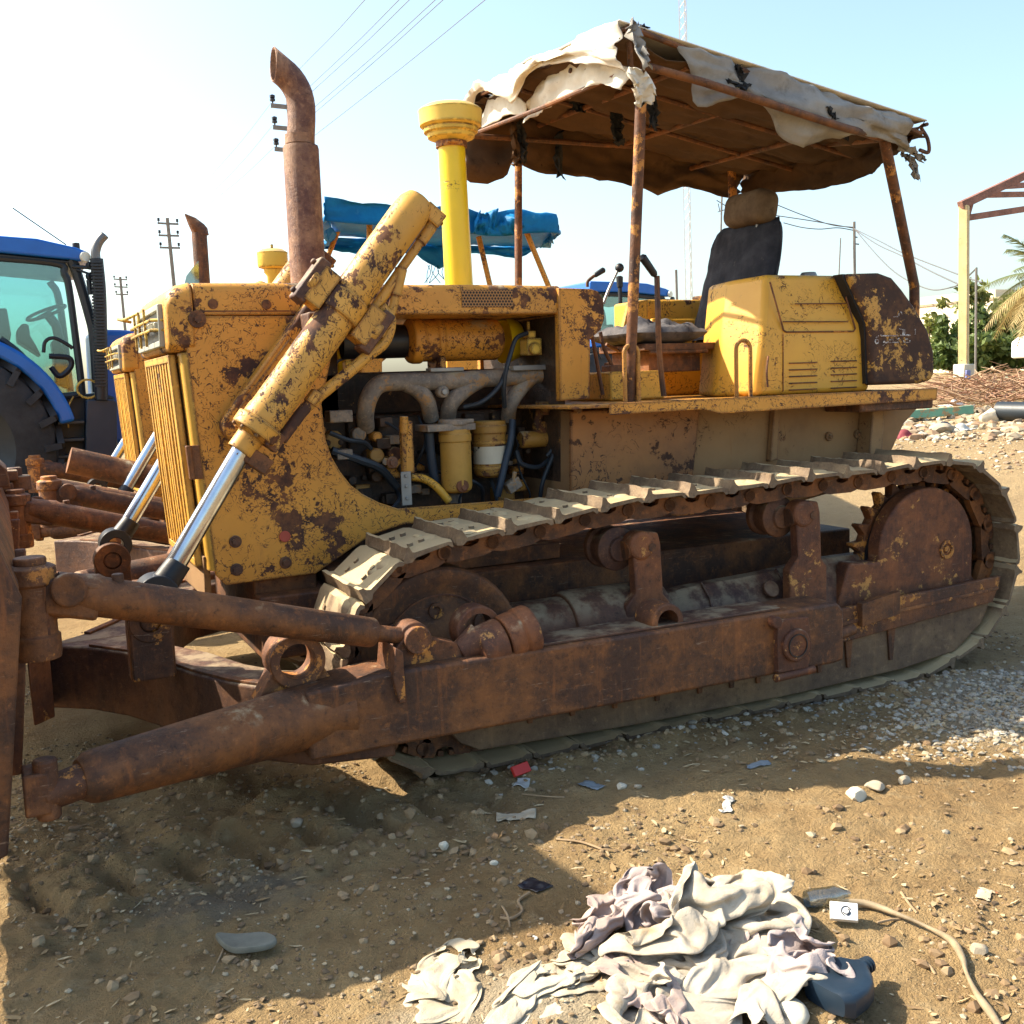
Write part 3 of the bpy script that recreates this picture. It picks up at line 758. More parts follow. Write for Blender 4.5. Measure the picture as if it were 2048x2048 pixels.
for a_, b_ in (((430, 1440), (560, 1500)), ((470, 1655), (560, 1705))):
    p, q = E2(*a_, 5.03), E2(*b_, 5.03); mb.box(p.x, q.x, 5.0, 5.1, q.z, p.z)
c = E2(1450, 1850, 4.98); mb.obox((c.x, 4.98, c.z), (.035, 0, .02), (0, .03, 0), (-.012, 0, .025)); mb.cyl((c.x, 4.97, c.z+.02), (c.x+.01, 4.97, c.z+.07), .012)
build_each(mb, 'grey_bracket', 'manifold', eng, .005)
# sill under the engine, frame and belly
MB().box(1.35, 2.6, YN+.03, YF-.03, .72, .80).build('engine_sill', 'rust', dozer, .005)
MB().box(1.0, 4.5, 4.78, 5.92, .42, .715).box(1.0, 1.3, 4.9, 5.8, .70, 1.0).build('belly_frame', 'rust', dozer, .01)
a = z(4, 95, 950); fr = [(1077, 775), (1752, 748), (1706, 800), (1676, 866), (1655, 905), (1500, 950), (1077, 960)]
cx_ = XZ(fr, 4.78)
mb = MB().prism(cx_, 4.78, 5.92)
fm = mb.build('main_frame', 'dustplate', dozer, .012)
pl = XZ([(1077, 777), (1322, 765), (1318, 800), (1310, 880), (1305, 930), (1077, 945)], 4.755)
MB().prism(pl, 4.755, 4.779).build('side_plate', worn('oil_stained_plate', (.36, .15, .035), .52, 2.0, .8, .15, base2=(.16, .065, .022), dark=(.05, .022, .012), orange=(.12, .05, .02)), fm, .006)
mb = MB()
for xa, xb, d in ((1640, 1662, .11), (1470, 1482, .04)):
    q = XZ([(xa, 765), (xb, 764), (xb-5, 868), (xa-8, 872)], 4.70); mb.prism(q, 4.779-d, 4.7785)
for q in (z(4, 1275, 1075), z(4, 1405, 1065), z(4, 1410, 1155), z(4, 130, 960), z(4, 150, 990)):
    a = A(q, 4.76); mb.disc((a.x, 4.772, a.z), (0, 1, 0), .026, .02).bolt((a.x, 4.762, a.z), (0, -1, 0), .015, .012)
build_each(mb, 'gusset', 'dustplate', fm, .006)

# --- deck
dz = 1.522; DY = 4.47
a = A(z(4, 100, 940), DY).x; b = A(z(4, 1757, 855), DY).x
deck = MB().box(a, b, DY, 2*YC-DY, dz-.016, dz).build('deck', 'yellow_rust', dozer, .004)
f_ = XZ([*z(4, 270, 942, 1757, 857, 1757, 908, 770, 972, 735, 962, 690, 952, 270, 978)], DY-.006)
f_ = [(f_[0][0], dz+.006), (b, dz+.006)]+f_[2:]
MB().prism(f_, DY-.010, DY-.001).build('deck_fascia', 'yellow', deck, .004)
MB().box(b-.55, b, DY+.02, 4.78, dz-.11, dz-.017).build('deck_bracket', 'rust', deck, .01)

# --- near console, with bevelled front
B = [A(z(4, 670, 892), 5.28), A(z(4, 738, 890), 4.93), A(z(4, 938, 884), 4.66), A(z(4, 1456, 846), 4.66)]
T = [A(z(4, 716, 392), 5.28), A(z(4, 806, 386), 4.99), A(z(4, 982, 346), 4.72), A(z(4, 1350, 334), 4.72)]
zT = (T[2].z+T[3].z)/2
Bz = dz+.002
mid = [A(z(4, 1050, 600), 4.66), A(z(4, 1450, 560), 4.66)]
bp = [(p.x, p.y, Bz) for p in B]+[(B[3].x, 5.26, Bz), (B[0].x+.2, 5.26, Bz)]
tpz = [T[0].z-.0, T[1].z, zT-.02, zT]
tp = [(T[0].x, T[0].y, tpz[0]), (T[1].x, T[1].y, tpz[0]), (T[2].x, T[2].y, zT), (T[3].x+.02, T[3].y, zT), (T[3].x+.02, 5.22, zT), (T[1].x+.2, 5.22, zT)]
def lp(p, q, t): return tuple(p[i]+(q[i]-p[i])*t for i in range(3))
ms = [lp(p, q, .45) for p, q in zip(bp, tp)]
ms[2] = (ms[2][0]-.01, B[2].y, ms[2][2]); ms[3] = (B[3].x, B[3].y, ms[3][2]); ms[1] = (ms[1][0]-.01, ms[1][1]-.02, ms[1][2])
mb = MB().loft([bp, ms, tp])
con = mb.build('side_console', 'yellow_clean', dozer, .028, 30, 3)
yp = 4.66
mb = MB()
def ln(pts, yy=yp, r=.005): mb.tube([(A(z(4, *p), yy).x, A(z(4, *p), yy).y, A(z(4, *p), yy).z) for p in pts], r, 6)
ln([(1000, 372), (1062, 592), (1075, 600), (1380, 597), (1388, 585), (1345, 440)], 4.662)
ln([(1060, 553), (1355, 553)], 4.66, .004); ln([(1115, 472), (1345, 470)], 4.674, .004); ln([(1060, 605), (1060, 870)], 4.657, .003)
build_each(mb, 'panel_edge', 'rust_orange', con)
mb = MB()
for i in range(5):
    for xa, xb, dy in ((1085, 1212, 0), (1275, 1392, -8)):
        a, b_ = A(z(4, xa, 745+i*30+dy), yp), A(z(4, xb, 738+i*30+dy), yp)
        mb.box(a.x, b_.x, yp-.008, yp-.0005, b_.z-.004, b_.z+.003)
build_each(mb, 'louver', 'rust', con, .002)
# rear tank
tk = XZ([*z(4, 1352, 334, 1500, 330, 1560, 352, 1605, 405, 1665, 490, 1722, 590, 1750, 690, 1752, 790, 1735, 822, 1690, 834, 1462, 842, 1452, 560)], 4.60)
mb = MB().prism(tk, 4.60, 6.10)
tank = mb.build('fuel_tank', 'tank', dozer, .035, 30, 4)
MB().prism([(tk[0][0]-.012, tk[0][1]), (tk[0][0]+.012, tk[0][1]), (tk[11][0]+.012, tk[11][1]), (tk[10][0]+.012, tk[10][1]+.01), (tk[10][0]-.012, tk[10][1]+.01), (tk[11][0]-.012, tk[11][1])], 4.63, 4.70).build('tank_gasket', 'black', tank)
a = A(z(4, 1175, 320), 5.0); MB().lathe([(.05, zT-.005), (.05, zT+.03), (.042, zT+.045), (0, zT+.045)], (a.x, 5.0, 0), n=12).build('filler_cap', 'steelgrey', con)
# faded white lettering on the tank
def letters(txt, p, size, mat, parent, name, sx=1.0):
    cu = bpy.data.curves.new(name, 'FONT'); cu.body = txt; cu.size = size; cu.extrude = .0006
    o = bpy.data.objects.new(name, cu); col.objects.link(o)
    dg = bpy.context.evaluated_depsgraph_get(); me = bpy.data.meshes.new_from_object(o.evaluated_get(dg))
    bpy.data.objects.remove(o)
    if not len(me.vertices): return None
    me.transform(Matrix.Translation(p) @ Matrix.Rotation(rad(90), 4, 'X') @ Matrix.Diagonal((sx, 1, 1, 1)))
    me.materials.clear(); me.materials.append(M[mat]); o = bpy.data.objects.new(name, me); col.objects.link(o)
    o.parent = parent; q = parent; l = Vector((0, 0, 0))
    while q: l += q.location; q = q.parent
    o.location = -l
    return o
M['letter'] = worn('chipped_white_letter', (.80, .78, .76), .12, 12, .2, 0)
lp0 = A(z(4, 1480, 652), 4.597)
mb = MB()
K = .24
def s2(pts, r=.0034):
    mb.tube([(lp0.x+(x/470.)*K, 4.5985, lp0.z+(y/470.)*K) for x, y in pts], r, 5)
# lower line, drawn left to right as it stands: heh, waw, teh-alef, kaf, teh
circ = [(20+22*math.cos(t), 22+24*math.sin(t)) for t in np.linspace(0, 2*math.pi, 13)]
s2(circ)
s2([(112, -24), (128, -16), (138, 4), (134, 22), (122, 24), (120, 10), (136, 6), (165, 6), (180, 8), (188, 20)])
s2([(188, 20), (188, 6), (250, 6), (258, 10), (258, 48)]); s2([(205, 38), (214, 38)], .004); s2([(222, 38), (230, 38)], .004)
s2([(258, 6), (345, 6), (350, 18), (318, 34), (352, 52)])
s2([(420, 28), (424, 10), (440, 4), (490, 4), (512, 10), (516, 26)]); s2([(452, 40), (460, 40)], .004); s2([(474, 40), (482, 40)], .004)
# upper line: a long flat stroke with two upright strokes
s2([(10, 66), (34, 70), (46, 86)]); s2([(78, 92), (92, 80), (330, 80)], .0042); s2([(372, 84), (520, 84)], .0045)
s2([(410, 90), (410, 148), (358, 156)]); s2([(432, 90), (432, 148)]); s2([(596, 90), (596, 150)], .003)
# scraps of an older line higher up
s2([(270, 290), (330, 290)]); s2([(344, 300), (346, 330)]); s2([(370, 345), (388, 330), (392, 318)])
build_each(mb, 'painted_letter', 'letter', tank)

# --- far console and floor
a = A(z(4, 428, 452), 5.78); b_ = A(z(4, 690, 448), 5.78)
MB().box(a.x, b_.x+.9, 5.78, 6.16, dz+.002, a.z).box(a.x+.02, b_.x+.9, 5.72, 5.7795, dz+.002, a.z-.12).build('far_console', 'yellow_clean', dozer, .02)
MB().prism(XZ([*z(4, 240, 900, 345, 470, 430, 455, 430, 900)], 5.70), 5.66, 5.70).build('kick_panel', 'yellow_clean', dozer, .006)
MB().box(3.0, 3.35, 5.0, 5.62, dz+.003, dz+.16).build('seat_pedestal', 'yellow_clean', dozer, .01)

# --- seat
sp0 = A(z(4, 400, 600), 5.32); sp1 = A(z(4, 700, 600), 5.32)
cz = A(z(4, 560, 640), 5.02).z
x0_, x1_ = A(z(4, 470, 650), 5.02).x, A(z(4, 720, 640), 5.02).x
seat_g = []
def pillow(x0, x1, y0, y1, z0, z1, seed, wr=.012, n=22, pw=3.2):
    P = []
    for i in range(n+1):
        row = []
        u = -1+2*i/n
        for j in range(n+1):
            v = -1+2*j/n
            e = max(0, 1-abs(u)**pw)**.5*max(0, 1-abs(v)**pw)**.5
            row.append((u, v, e))
        P.append(row)
    P = np.array(P); X = (x0+x1)/2+P[..., 0]*(x1-x0)/2; Yy = (y0+y1)/2+P[..., 1]*(y1-y0)/2
    nz = fbm(X*14, Yy*14, seed, 4)*wr
    zm = (z0+z1)/2
    top = np.stack([X, Yy, zm+P[..., 2]*((z1-z0)/2+nz)], -1); bot = np.stack([X, Yy, zm-P[..., 2]*(z1-z0)/2], -1)
    return top, bot
t_, b2_ = pillow(x0_-.12, x1_, 5.0, 5.56, cz-.02, cz+.115, 4, .07)
mb = MB().grid(t_).grid(b2_)
cush = mb.build('seat_cushion', 'seat_worn', dozer, 0, 70)
MB().box(x0_-.05, x1_+.1, 5.03, 5.53, cz-.05, cz-.012).box(x0_+.02, x1_, 5.1, 5.5, dz+.15, cz-.05).cyl((x0_-.02, 5.03, cz-.06), (x1_, 5.03, cz-.06), .012).build('seat_frame', 'rust', cush, .004)
nr = A(z(4, 1088, 345), 5.0); nrt = A(z(4, 1078, 150), 5.0); fl = A(z(4, 688, 500), 5.52)
bl = Vector((nr.x-.20, 0, cz+.0)); bt = Vector((nrt.x, 0, nrt.z+.105))
d = (bt-bl); L = d.length; d.normalize(); nn = Vector((-d.z, 0, d.x))
n = 26; P1, P2 = [], []
for i in range(n+1):
    r1, r2 = [], []
    for j in range(n+1):
        u = i/n; v = -1+2*j/n
        w_ = .33*(1-.20*max(0, (u-.55)/.45)**2.2)
        rr = math.sqrt(max(0, 1-abs(v)**4))*math.sqrt(max(0, 1-max(0, (u-.86)/.14)**2.5))
        c = bl+d*(L*u)+Vector((0, 5.33+v*w_, 0))
        pleat = .006*math.sin(v*26+3*math.sin(u*5))*(.4+.6*(1-u))+.014*float(fbm(v*3, u*6, 8, 4))
        r1.append(c-nn*-1*(-.05*rr+pleat)*1.0 if False else c+nn*(.085*rr+pleat)); r2.append(c-nn*.075*rr)
    P1.append(r1); P2.append(r2)
mb = MB().grid(P1).grid(P2)
bk = mb.build('backrest', 'seat', dozer, 0, 70)
hc = A((1416, 395), 5.24)
R_ = Matrix.Rotation(rad(10), 3, 'Y')
mb = MB().obox(hc, R_ @ Vector((.085, 0, 0)), (0, .185, 0), R_ @ Vector((0, 0, .098)))
hr = mb.build('headrest', 'headrest', bk, .062, 60, 5)
MB().cyl((hc.x-.01, 5.17, hc.z-.16), (hc.x, 5.17, hc.z), .009).cyl((hc.x-.01, 5.31, hc.z-.16), (hc.x, 5.31, hc.z), .009).build('headrest_post', 'steelgrey', bk)

# --- levers and rails
def lever(pts, Y, r, name, knob=None, kr=.016, mat='rust'):
    P = [A(z(4, *p), Y) for p in pts]
    o = MB().tube(cr(P, 5), r, 8).build(name, mat, dozer)
    if knob:
        K_ = [A(z(4, *p), Y) for p in knob]
        m_ = MB()
        if len(K_) > 1: m_.tube([K_[0], K_[0].lerp(K_[1], .1), K_[0].lerp(K_[1], .9), K_[1]], [kr*.6, kr, kr*1.15, kr*.6], 10)
        else: m_.sph(K_[0], kr)
        m_.build('handle', 'black', o)
    return o
lever([(517, 890), (505, 780), (494, 640), (490, 480), (486, 345)], 4.72, .015, 'brake_lever', [(480, 345), (415, 252)], .019)
lever([(243, 470), (270, 400), (305, 325)], 5.3, .009, 'control_lever', [(316, 308)], .026, 'steelgrey')
lever([(170, 395), (172, 370), (200, 345)], 5.5, .010, 'control_lever', [(200, 345), (248, 315)], .015)
lever([(320, 470), (318, 400)], 5.4, .012, 'control_lever', [(318, 400), (316, 345)], .018, 'black')
lever([(192, 620), (210, 720), (240, 885)], 5.0, .011, 'control_lever')
lever([(228, 600), (248, 680), (290, 780), (288, 880)], 5.1, .011, 'control_lever')
lever([(255, 655), (310, 685)], 5.3, .010, 'pedal_rod')
lever([(290, 880), (285, 760), (250, 750)], 5.2, .012, 'pedal_rod')
MB().box(A(z(4, 235, 0), 5.1).x, A(z(4, 300, 0), 5.1).x, 5.05, 5.15, dz+.003, A(z(4, 0, 760), 5.1).z).build('pedal_box', 'rust', dozer, .006)
def urail(xa, xb, yb, yt, Y, name='hand_rail', mat='yellow_rust'):
    p0, p1 = A(z(4, xa, yb), Y), A(z(4, xb, yb), Y); t = A(z(4, xa, yt), Y); r = (p1.x-p0.x)/2; cx = (p0.x+p1.x)/2
    P = [(p0.x, Y, dz)]+[(cx-r*math.cos(q), Y, t.z-r+r*math.sin(q)) for q in np.linspace(0, math.pi, 11)]+[(p1.x, Y, dz)]
    MB().tube(P, .0115, 10).build(name, mat, dozer)
urail(342, 404, 910, 660, 4.56); urail(848, 912, 888, 638, 4.54)
urail(362, 392, 908, 668, 4.60, 'hand_rail', 'rust_paint')
MB().tube(cr([A(z(4, 990, 850), 4.64), A(z(4, 985, 780), 4.63), A(z(4, 992, 710), 4.645)], 4), .006, 6).build('latch_rod', 'rust', con)
# --- canopy
cp = MB()
FN, FF, RN, RF = A((1168, 42), 4.35), A((893, 172), 6.3), A((1748, 268), 4.33), Vector((4.88, 6.3, 3.10))
RN = Vector((4.60, 4.33, A((1712, 222), 4.35).z-.02))
can = thing_part = None
def P3(x, y, Y): return A(z(3, x, y), Y)
b0, b1 = A((1187, 757), 4.6), A((1211, 150), 4.42)
posts = MB()
canopy = MB().tube([b0, b1], .027, 14).build('canopy_post', 'rust_paint', dozer)
canopy = bpy.data.objects.new('canopy', None); col.objects.link(canopy); canopy.parent = dozer; canopy.location = -dozer.location
bpy.data.objects['canopy_post'].parent = canopy; bpy.data.objects['canopy_post'].location = (0, 0, 0)
def cpost(pts, r, mat='rust_paint'):
    MB().tube(pts, r, 12).build('canopy_post', mat, canopy)
cpost([A((972, 545), 6.1)-Vector((0, 0, .6)), A((978, 270), 6.15)], .024)
cpost([A((1726, 590), 4.75)-Vector((0, 0, .1)), A((1725, 540), 4.75), A((1668, 262), 4.42)], .030)
r0 = A((1388, 300), 6.1)
cpost([(r0.x, 6.1, 1.9), (r0.x, 6.15, r0.z+.1)], .03)
mb = MB()
pipeN = [A((1209, 122), 4.40), A((1330, 156), 4.27), A((1590, 240), 4.27), A((1668, 262), 4.42)]
mb.tube(pipeN, .019, 10)
pF0, pF1 = A((1186, 132), 4.42), A((885, 256), 6.2)
mb.tube([pF0, pF0.lerp(pF1, .5)-Vector((0, 0, .01)), pF1], .013, 8)
pR = A((1690, 285), 4.42)
mb.tube([pipeN[-1], (r0.x+.05, 6.15, r0.z+.05)], .017, 8).tube([pF1, (r0.x+.05, 6.15, r0.z+.05)], .017, 8)
mb.tube([FN+Vector((.05, .0, -.015)), FN.lerp(RN, .25)+Vector((0, .02, -.02)), RN+Vector((0, .04, -.05))], .014, 8)
mb.tube([FN+Vector((.05, 0, -.02)), FF+Vector((.05, 0, -.02))], .014, 8)
mb.tube([FN+Vector((.05, .0, -.02)), A((1190, 128), 4.41)], .014, 8)
mb.tube(cr([RN+Vector((.0, 0, -.01)), A((1738, 240), 4.42), A((1750, 262), 4.4), A((1752, 287), 4.4), A((1735, 283), 4.4)], 5), .010, 8)
for t in (.33, .66):
    a = FN.lerp(FF, t)+Vector((.05, 0, -.095)); b = RN.lerp(RF, t)+Vector((0, 0, -.095)); mb.tube([a, b], .014, 8)
for t in (.22, .5, .8):
    a = FN.lerp(RN, t)+Vector((0, .05, -.075)); b = FF.lerp(RF, t)+Vector((0, 0, -.10)); mb.tube([a, a.lerp(b, .5), b], .016, 8)
build_each(mb, 'frame_tube', 'rust', canopy)
def sheet(name, mat, rows, seed, amp=.012, parent=None, fr=0, thick=.004, ns=9):
    """rows: list of two or more equally long polylines, lofted and wrinkled; fr frays the last edge"""
    rows = [[Vector(p) for p in r] for r in rows]
    m_ = 40; R = []
    for r in rows:
        q = cr(r, 10); L = [0]
        for i in range(1, len(q)): L.append(L[-1]+(q[i]-q[i-1]).length)
        o = []
        for i in range(m_+1):
            s = L[-1]*i/m_; j = max(0, min(len(q)-2, int(np.searchsorted(L, s))-1)); t = (s-L[j])/max(1e-6, L[j+1]-L[j]); o.append(q[j].lerp(q[j+1], t))
        R.append(o)
    P = []
    for i in range(ns+1):
        u = i/ns*(len(R)-1); a = min(int(u), len(R)-2); P.append([R[a][j].lerp(R[a+1][j], u-a) for j in range(m_+1)])
    P = np.array([[tuple(p) for p in r] for r in P])
    du = np.gradient(P, axis=0); dv = np.gradient(P, axis=1); N = np.cross(du, dv); N /= np.maximum(np.linalg.norm(N, axis=-1, keepdims=True), 1e-6)
    I, J = np.meshgrid(range(P.shape[0]), range(P.shape[1]), indexing='ij')
    w_ = fbm(I*.25+seed, J*.18, seed, 4)*amp*2.2 + fbm(I*.08+seed, J*.5, seed+5, 3)*amp
    P = P+N*w_[..., None]
    if fr:
        rn = np.random.RandomState(seed); P[-1] += (P[-1]-P[-2])*(rn.rand(P.shape[1], 1)*fr-.3*fr)
    return MB().grid(P).build(name, mat, parent or canopy, 0, 80, solid=thick)
# roof: sagging between the bars
n = 30; P = []
for i in range(n+1):
    u = i/n; r = []
    for j in range(n+1):
        v = j/n; q = FN.lerp(RN, u).lerp(FF.lerp(RF, u), v)
        r.append((q.x+(.0 if 0 < i else .02*math.sin(v*9)), q.y, q.z-.035*abs(math.sin(v*math.pi*3))*math.sin(math.pi*u)**.5+.05*float(fbm(u*4, v*4, 3, 4))*math.sin(math.pi*min(1, v*1.0))+.01))
    P.append(r)
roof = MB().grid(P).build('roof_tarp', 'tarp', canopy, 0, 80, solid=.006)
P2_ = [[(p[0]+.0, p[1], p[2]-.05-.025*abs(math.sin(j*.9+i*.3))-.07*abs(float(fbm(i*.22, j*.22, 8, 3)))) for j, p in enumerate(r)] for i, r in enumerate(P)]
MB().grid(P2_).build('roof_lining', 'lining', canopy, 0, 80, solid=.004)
# near flap
tp_ = [P3(925, 165, 4.345), P3(1130, 225, 4.34), P3(1280, 270, 4.34), P3(1490, 345, 4.34), P3(1640, 392, 4.34), P3(1775, 436, 4.34)]
hm_ = [P3(1010, 385, 4.37), P3(1095, 345, 4.35), P3(1275, 385, 4.36), P3(1300, 505, 4.36), P3(1385, 540, 4.37), P3(1515, 515, 4.36)]
hm_ = [P3(985, 372, 4.37), P3(1010, 396, 4.37), P3(1110, 366, 4.36), P3(1200, 372, 4.36), P3(1272, 430, 4.36), P3(1310, 508, 4.37), P3(1400, 538, 4.37), P3(1520, 500, 4.36), P3(1590, 488, 4.35), P3(1690, 512, 4.36), P3(1790, 556, 4.37)]
md_ = [(P3(985, 280, 4.35)), P3(1130, 285, 4.31), P3(1290, 370, 4.30), P3(1500, 425, 4.29), P3(1650, 450, 4.31), P3(1785, 500, 4.34)]
sheet('near_flap', 'tarp_side', [tp_, md_, hm_], 11, .026, fr=.5, thick=.003, ns=16)
# knots and rags on the pipe
def rag(pts, wd, seed, mat='rag', name='rag'):
    P = []; rn = np.random.RandomState(seed)
    C_ = cr(pts, 6)
    for i, p in enumerate(C_):
        t = i/(len(C_)-1); w_ = .7*wd*(.5+.7*math.sin(min(1, t*1.3)*math.pi*.8))
        P.append([(p.x+w_*(j/6-.5)+.01*rn.randn(), p.y+.015*math.sin(j*1.7+seed)+.006*rn.randn(), p.z+.01*rn.randn()) for j in range(7)])
    return MB().grid(P).build(name, mat, canopy, 0, 80, solid=.003)
rag([P3(1150, 240, 4.33), P3(1160, 290, 4.33), P3(1160, 350, 4.34)], .04, 1)
rag([P3(1110, 300, 4.33), P3(1165, 320, 4.32), P3(1190, 310, 4.33)], .05, 2)
rag([P3(1480, 395, 4.30), P3(1495, 430, 4.31), P3(1500, 445, 4.33)], .03, 3)
rag([P3(1530, 455, 4.36), P3(1540, 490, 4.36), P3(1550, 510, 4.37)], .05, 4)
rag([P3(1760, 570, 4.45), P3(1790, 590, 4.45), P3(1815, 660, 4.46)], .07, 5, 'tarp_side')
rag([P3(1745, 535, 4.4), P3(1800, 560, 4.42), P3(1835, 590, 4.45)], .08, 6, 'tarp_side')
rag([P3(345, 450, 6.1), P3(355, 520, 6.1), P3(360, 600, 6.1)], .07, 7); rag([P3(325, 460, 6.1), P3(335, 560, 6.1), P3(340, 610, 6.1)], .06, 8, 'lining')
rag([P3(560, 330, 5.6), P3(575, 380, 5.6), P3(555, 410, 5.6)], .14, 9); rag([P3(700, 400, 5.5), P3(705, 470, 5.5), P3(715, 530, 5.5)], .11, 10)
rag([P3(500, 480, 6.25), P3(490, 560, 6.25), P3(500, 650, 6.25)], .06, 12); rag([P3(835, 330, 4.7), P3(840, 400, 4.7), P3(840, 470, 4.7)], .05, 13)
rag([P3(770, 95, 4.38), P3(790, 110, 4.38), P3(810, 98, 4.36)], .06, 15)
# front flap with its scalloped hem, inner strip below it
def frontP(p):
    # the flap hangs in the plane through FN and FF
    d = ray(*p); nrm = Vector((FF.y-FN.y, -(FF.x-FN.x), 0)).normalized(); t = (FN-CAM).dot(nrm)/d.dot(nrm); return CAM+d*t
tf = [FF, FF.lerp(FN, .25)+Vector((-.01, 0, .015)), FF.lerp(FN, .5)+Vector((-.015, 0, -.015)), FF.lerp(FN, .75)+Vector((-.01, 0, 0)), FN]
hf = [frontP(z(3, *p)) for p in ((175, 450), (205, 352), (285, 340), (352, 384), (405, 290), (480, 242), (600, 228), (690, 243), (745, 262))]
hf = [q+Vector((-.06*math.sin(i/8*math.pi), 0, 0)) for i, q in enumerate(hf)]
sheet('front_flap', 'tarp', [tf, [a_.lerp(b_, .5)+Vector((-.05, 0, .0)) for a_, b_ in zip(cr(tf, 2), hf)], hf], 21, .022, fr=.2, thick=.003, ns=16)
t2 = [frontP(z(3, *p))+Vector((.06, 0, 0)) for p in ((352, 375), (405, 285), (480, 236), (600, 222), (735, 250))]
h2 = [frontP(z(3, *p))+Vector((.04, 0, 0)) for p in ((330, 450), (440, 385), (520, 345), (610, 305), (700, 330))]
sheet('inner_strip', 'tarp', [t2, h2], 22, .02, fr=.5, thick=.003)
rag([frontP(z(3, 770, 250)), frontP(z(3, 775, 320))+Vector((.05, 0, 0)), frontP(z(3, 765, 385))+Vector((.05, 0, 0))], .16, 16, 'tarp')
rag([frontP(z(3, 735, 80))+Vector((.03, -.02, 0)), frontP(z(3, 745, 160))+Vector((.04, -.02, 0)), frontP(z(3, 770, 240))+Vector((.06, -.02, 0))], .09, 17, 'tarp_side')
t3 = [frontP(z(3, *p))+Vector((.05, 0, 0)) for p in ((178, 460), (215, 352), (290, 345), (350, 380))]
h3 = [frontP(z(3, *p))+Vector((.04, 0, 0)) for p in ((185, 470), (230, 450), (290, 420), (340, 430))]
sheet('inner_strip', 'tarp', [t3, h3], 23, .006)
# far flap and rear flap hanging inside out of the sun
tF = [FF, FF.lerp(RF, .33), FF.lerp(RF, .66), RF]
hF = [A(p, 6.34) for p in ((872, 335), (905, 342), (950, 337), (972, 300), (1000, 322), (1060, 330), (1130, 338), (1200, 352), (1240, 366), (1300, 352), (1372, 374), (1400, 362))]
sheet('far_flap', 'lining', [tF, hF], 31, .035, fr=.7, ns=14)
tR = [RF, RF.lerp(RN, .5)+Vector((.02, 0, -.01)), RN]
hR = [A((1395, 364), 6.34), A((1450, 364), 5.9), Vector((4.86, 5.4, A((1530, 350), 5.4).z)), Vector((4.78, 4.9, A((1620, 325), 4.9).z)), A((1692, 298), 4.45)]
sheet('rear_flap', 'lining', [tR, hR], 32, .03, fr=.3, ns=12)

# --- crawler tracks
def track_loop():
    pts = []
    ic, ir, sc, sr = (1.66, .495), .485, (4.52, .605), .535
    pts += [(ic[0]+x, 0.012) for x in (2.7, 2.0, 1.2, .45)]
    for t in np.linspace(-80, -270, 26): pts.append((ic[0]+ir*math.cos(rad(t)), ic[1]+ir*math.sin(rad(t))))
    pts[4:6] = []
    pts += [(1.85, 1.0), (2.1, 1.025), (2.35, 1.06), (2.66, 1.095), (2.9, 1.092), (3.15, 1.092), (3.4, 1.108), (3.63, 1.122), (3.95, 1.115), (4.25, 1.13)]
    for t in np.linspace(85, -85, 22): pts.append((sc[0]+sr*math.cos(rad(t)), sc[1]+sr*math.sin(rad(t))))
    return pts
LP = track_loop()
def resample(pts, n):
    q = [Vector((p[0], 0, p[1])) for p in pts]; q.append(q[0]); L = [0]
    for i in range(1, len(q)): L.append(L[-1]+(q[i]-q[i-1]).length)
    o = []
    for k in range(n):
        s = L[-1]*k/n; j = int(np.searchsorted(L, s, side='right'))-1; t = (s-L[j])/(L[j+1]-L[j]); o.append(q[j].lerp(q[j+1], t))
    return o, L[-1]/n
NS = 38
JP, pitch = resample(LP, NS)
TY0, TY1 = 4.07, 4.60
def shoe_mesh(seed):
    rn = random.Random(seed); Lh = pitch*.5
    prof = [(-Lh*1.02, -.004), (-Lh*1.00, .016), (-Lh*.78, .026), (Lh*.50, .024), (Lh*.60, .032), (Lh*.68, .056), (Lh*.80, .060), (Lh*.88, .030), (Lh*.96, .014), (Lh*.96, -.006), (Lh*.70, -.010), (Lh*.5, .004), (-Lh*.78, .008), (-Lh*.92, -.008)]
    m_ = 10; secs = []
    for j in range(m_+1):
        y = TY0+(TY1-TY0)*j/m_; e = 0
        secs.append([(t*(1+(0 if 0 < j < m_ else -.03))+.006*rn.uniform(-1, 1)*(1 if i in (0, 1, 8, 9) else .4), y, n_+(.005*rn.uniform(-1, 1) if i in (2, 3, 4, 5, 6, 7) else 0)) for i, (t, n_) in enumerate(prof)])
    mb = MB().loft(secs)
    # clods of dried mud on the plate
    for q in range(rn.randint(2, 5)):
        mb.sph((rn.uniform(-.7, .3)*Lh, rn.uniform(TY0+.04, TY1-.05), .024), rn.uniform(.02, .05), rn.uniform(.03, .09), rn.uniform(.006, .014), 8)
    for y in (4.22, 4.45):
        for t in (-.25, .2): mb.bolt((t*Lh, y, .02), (0, 0, 1), .014, .016)
    return mb
def link_mesh():
    Lh = pitch*.5; mb = MB()
    prof = [(-Lh*1.12, -.045), (-Lh*1.02, -.012), (-Lh*.55, -.006), (-Lh*.42, -.042), (-Lh*.1, -.052), (Lh*.2, -.042), (Lh*.32, -.008), (Lh*.9, -.006), (Lh*1.02, -.02), (Lh*1.08, -.055), (Lh*.98, -.092), (Lh*.6, -.104), (-Lh*.6, -.104), (-Lh*.98, -.092)]
    for y in (4.215, 4.415): mb.prism(prof, y, y+.04)
    for s in (-1, 1):
        mb.disc((Lh*s, 4.213, -.054), (0, 1, 0), .030, .014, 14)
    mb.cyl((Lh, 4.25, -.054), (Lh, 4.42, -.054), .033, n=14)
    for t in (-.25, .2): mb.box(t*Lh-.012, t*Lh+.012, 4.222, 4.25, -.03, -.006)
    return mb
_sm = []
for s_ in range(5):
    o = shoe_mesh(s_).build('track_shoe', 'shoe', dozer, .003, 30); _sm.append(o.data); proto_mod = o; bpy.data.objects.remove(o)
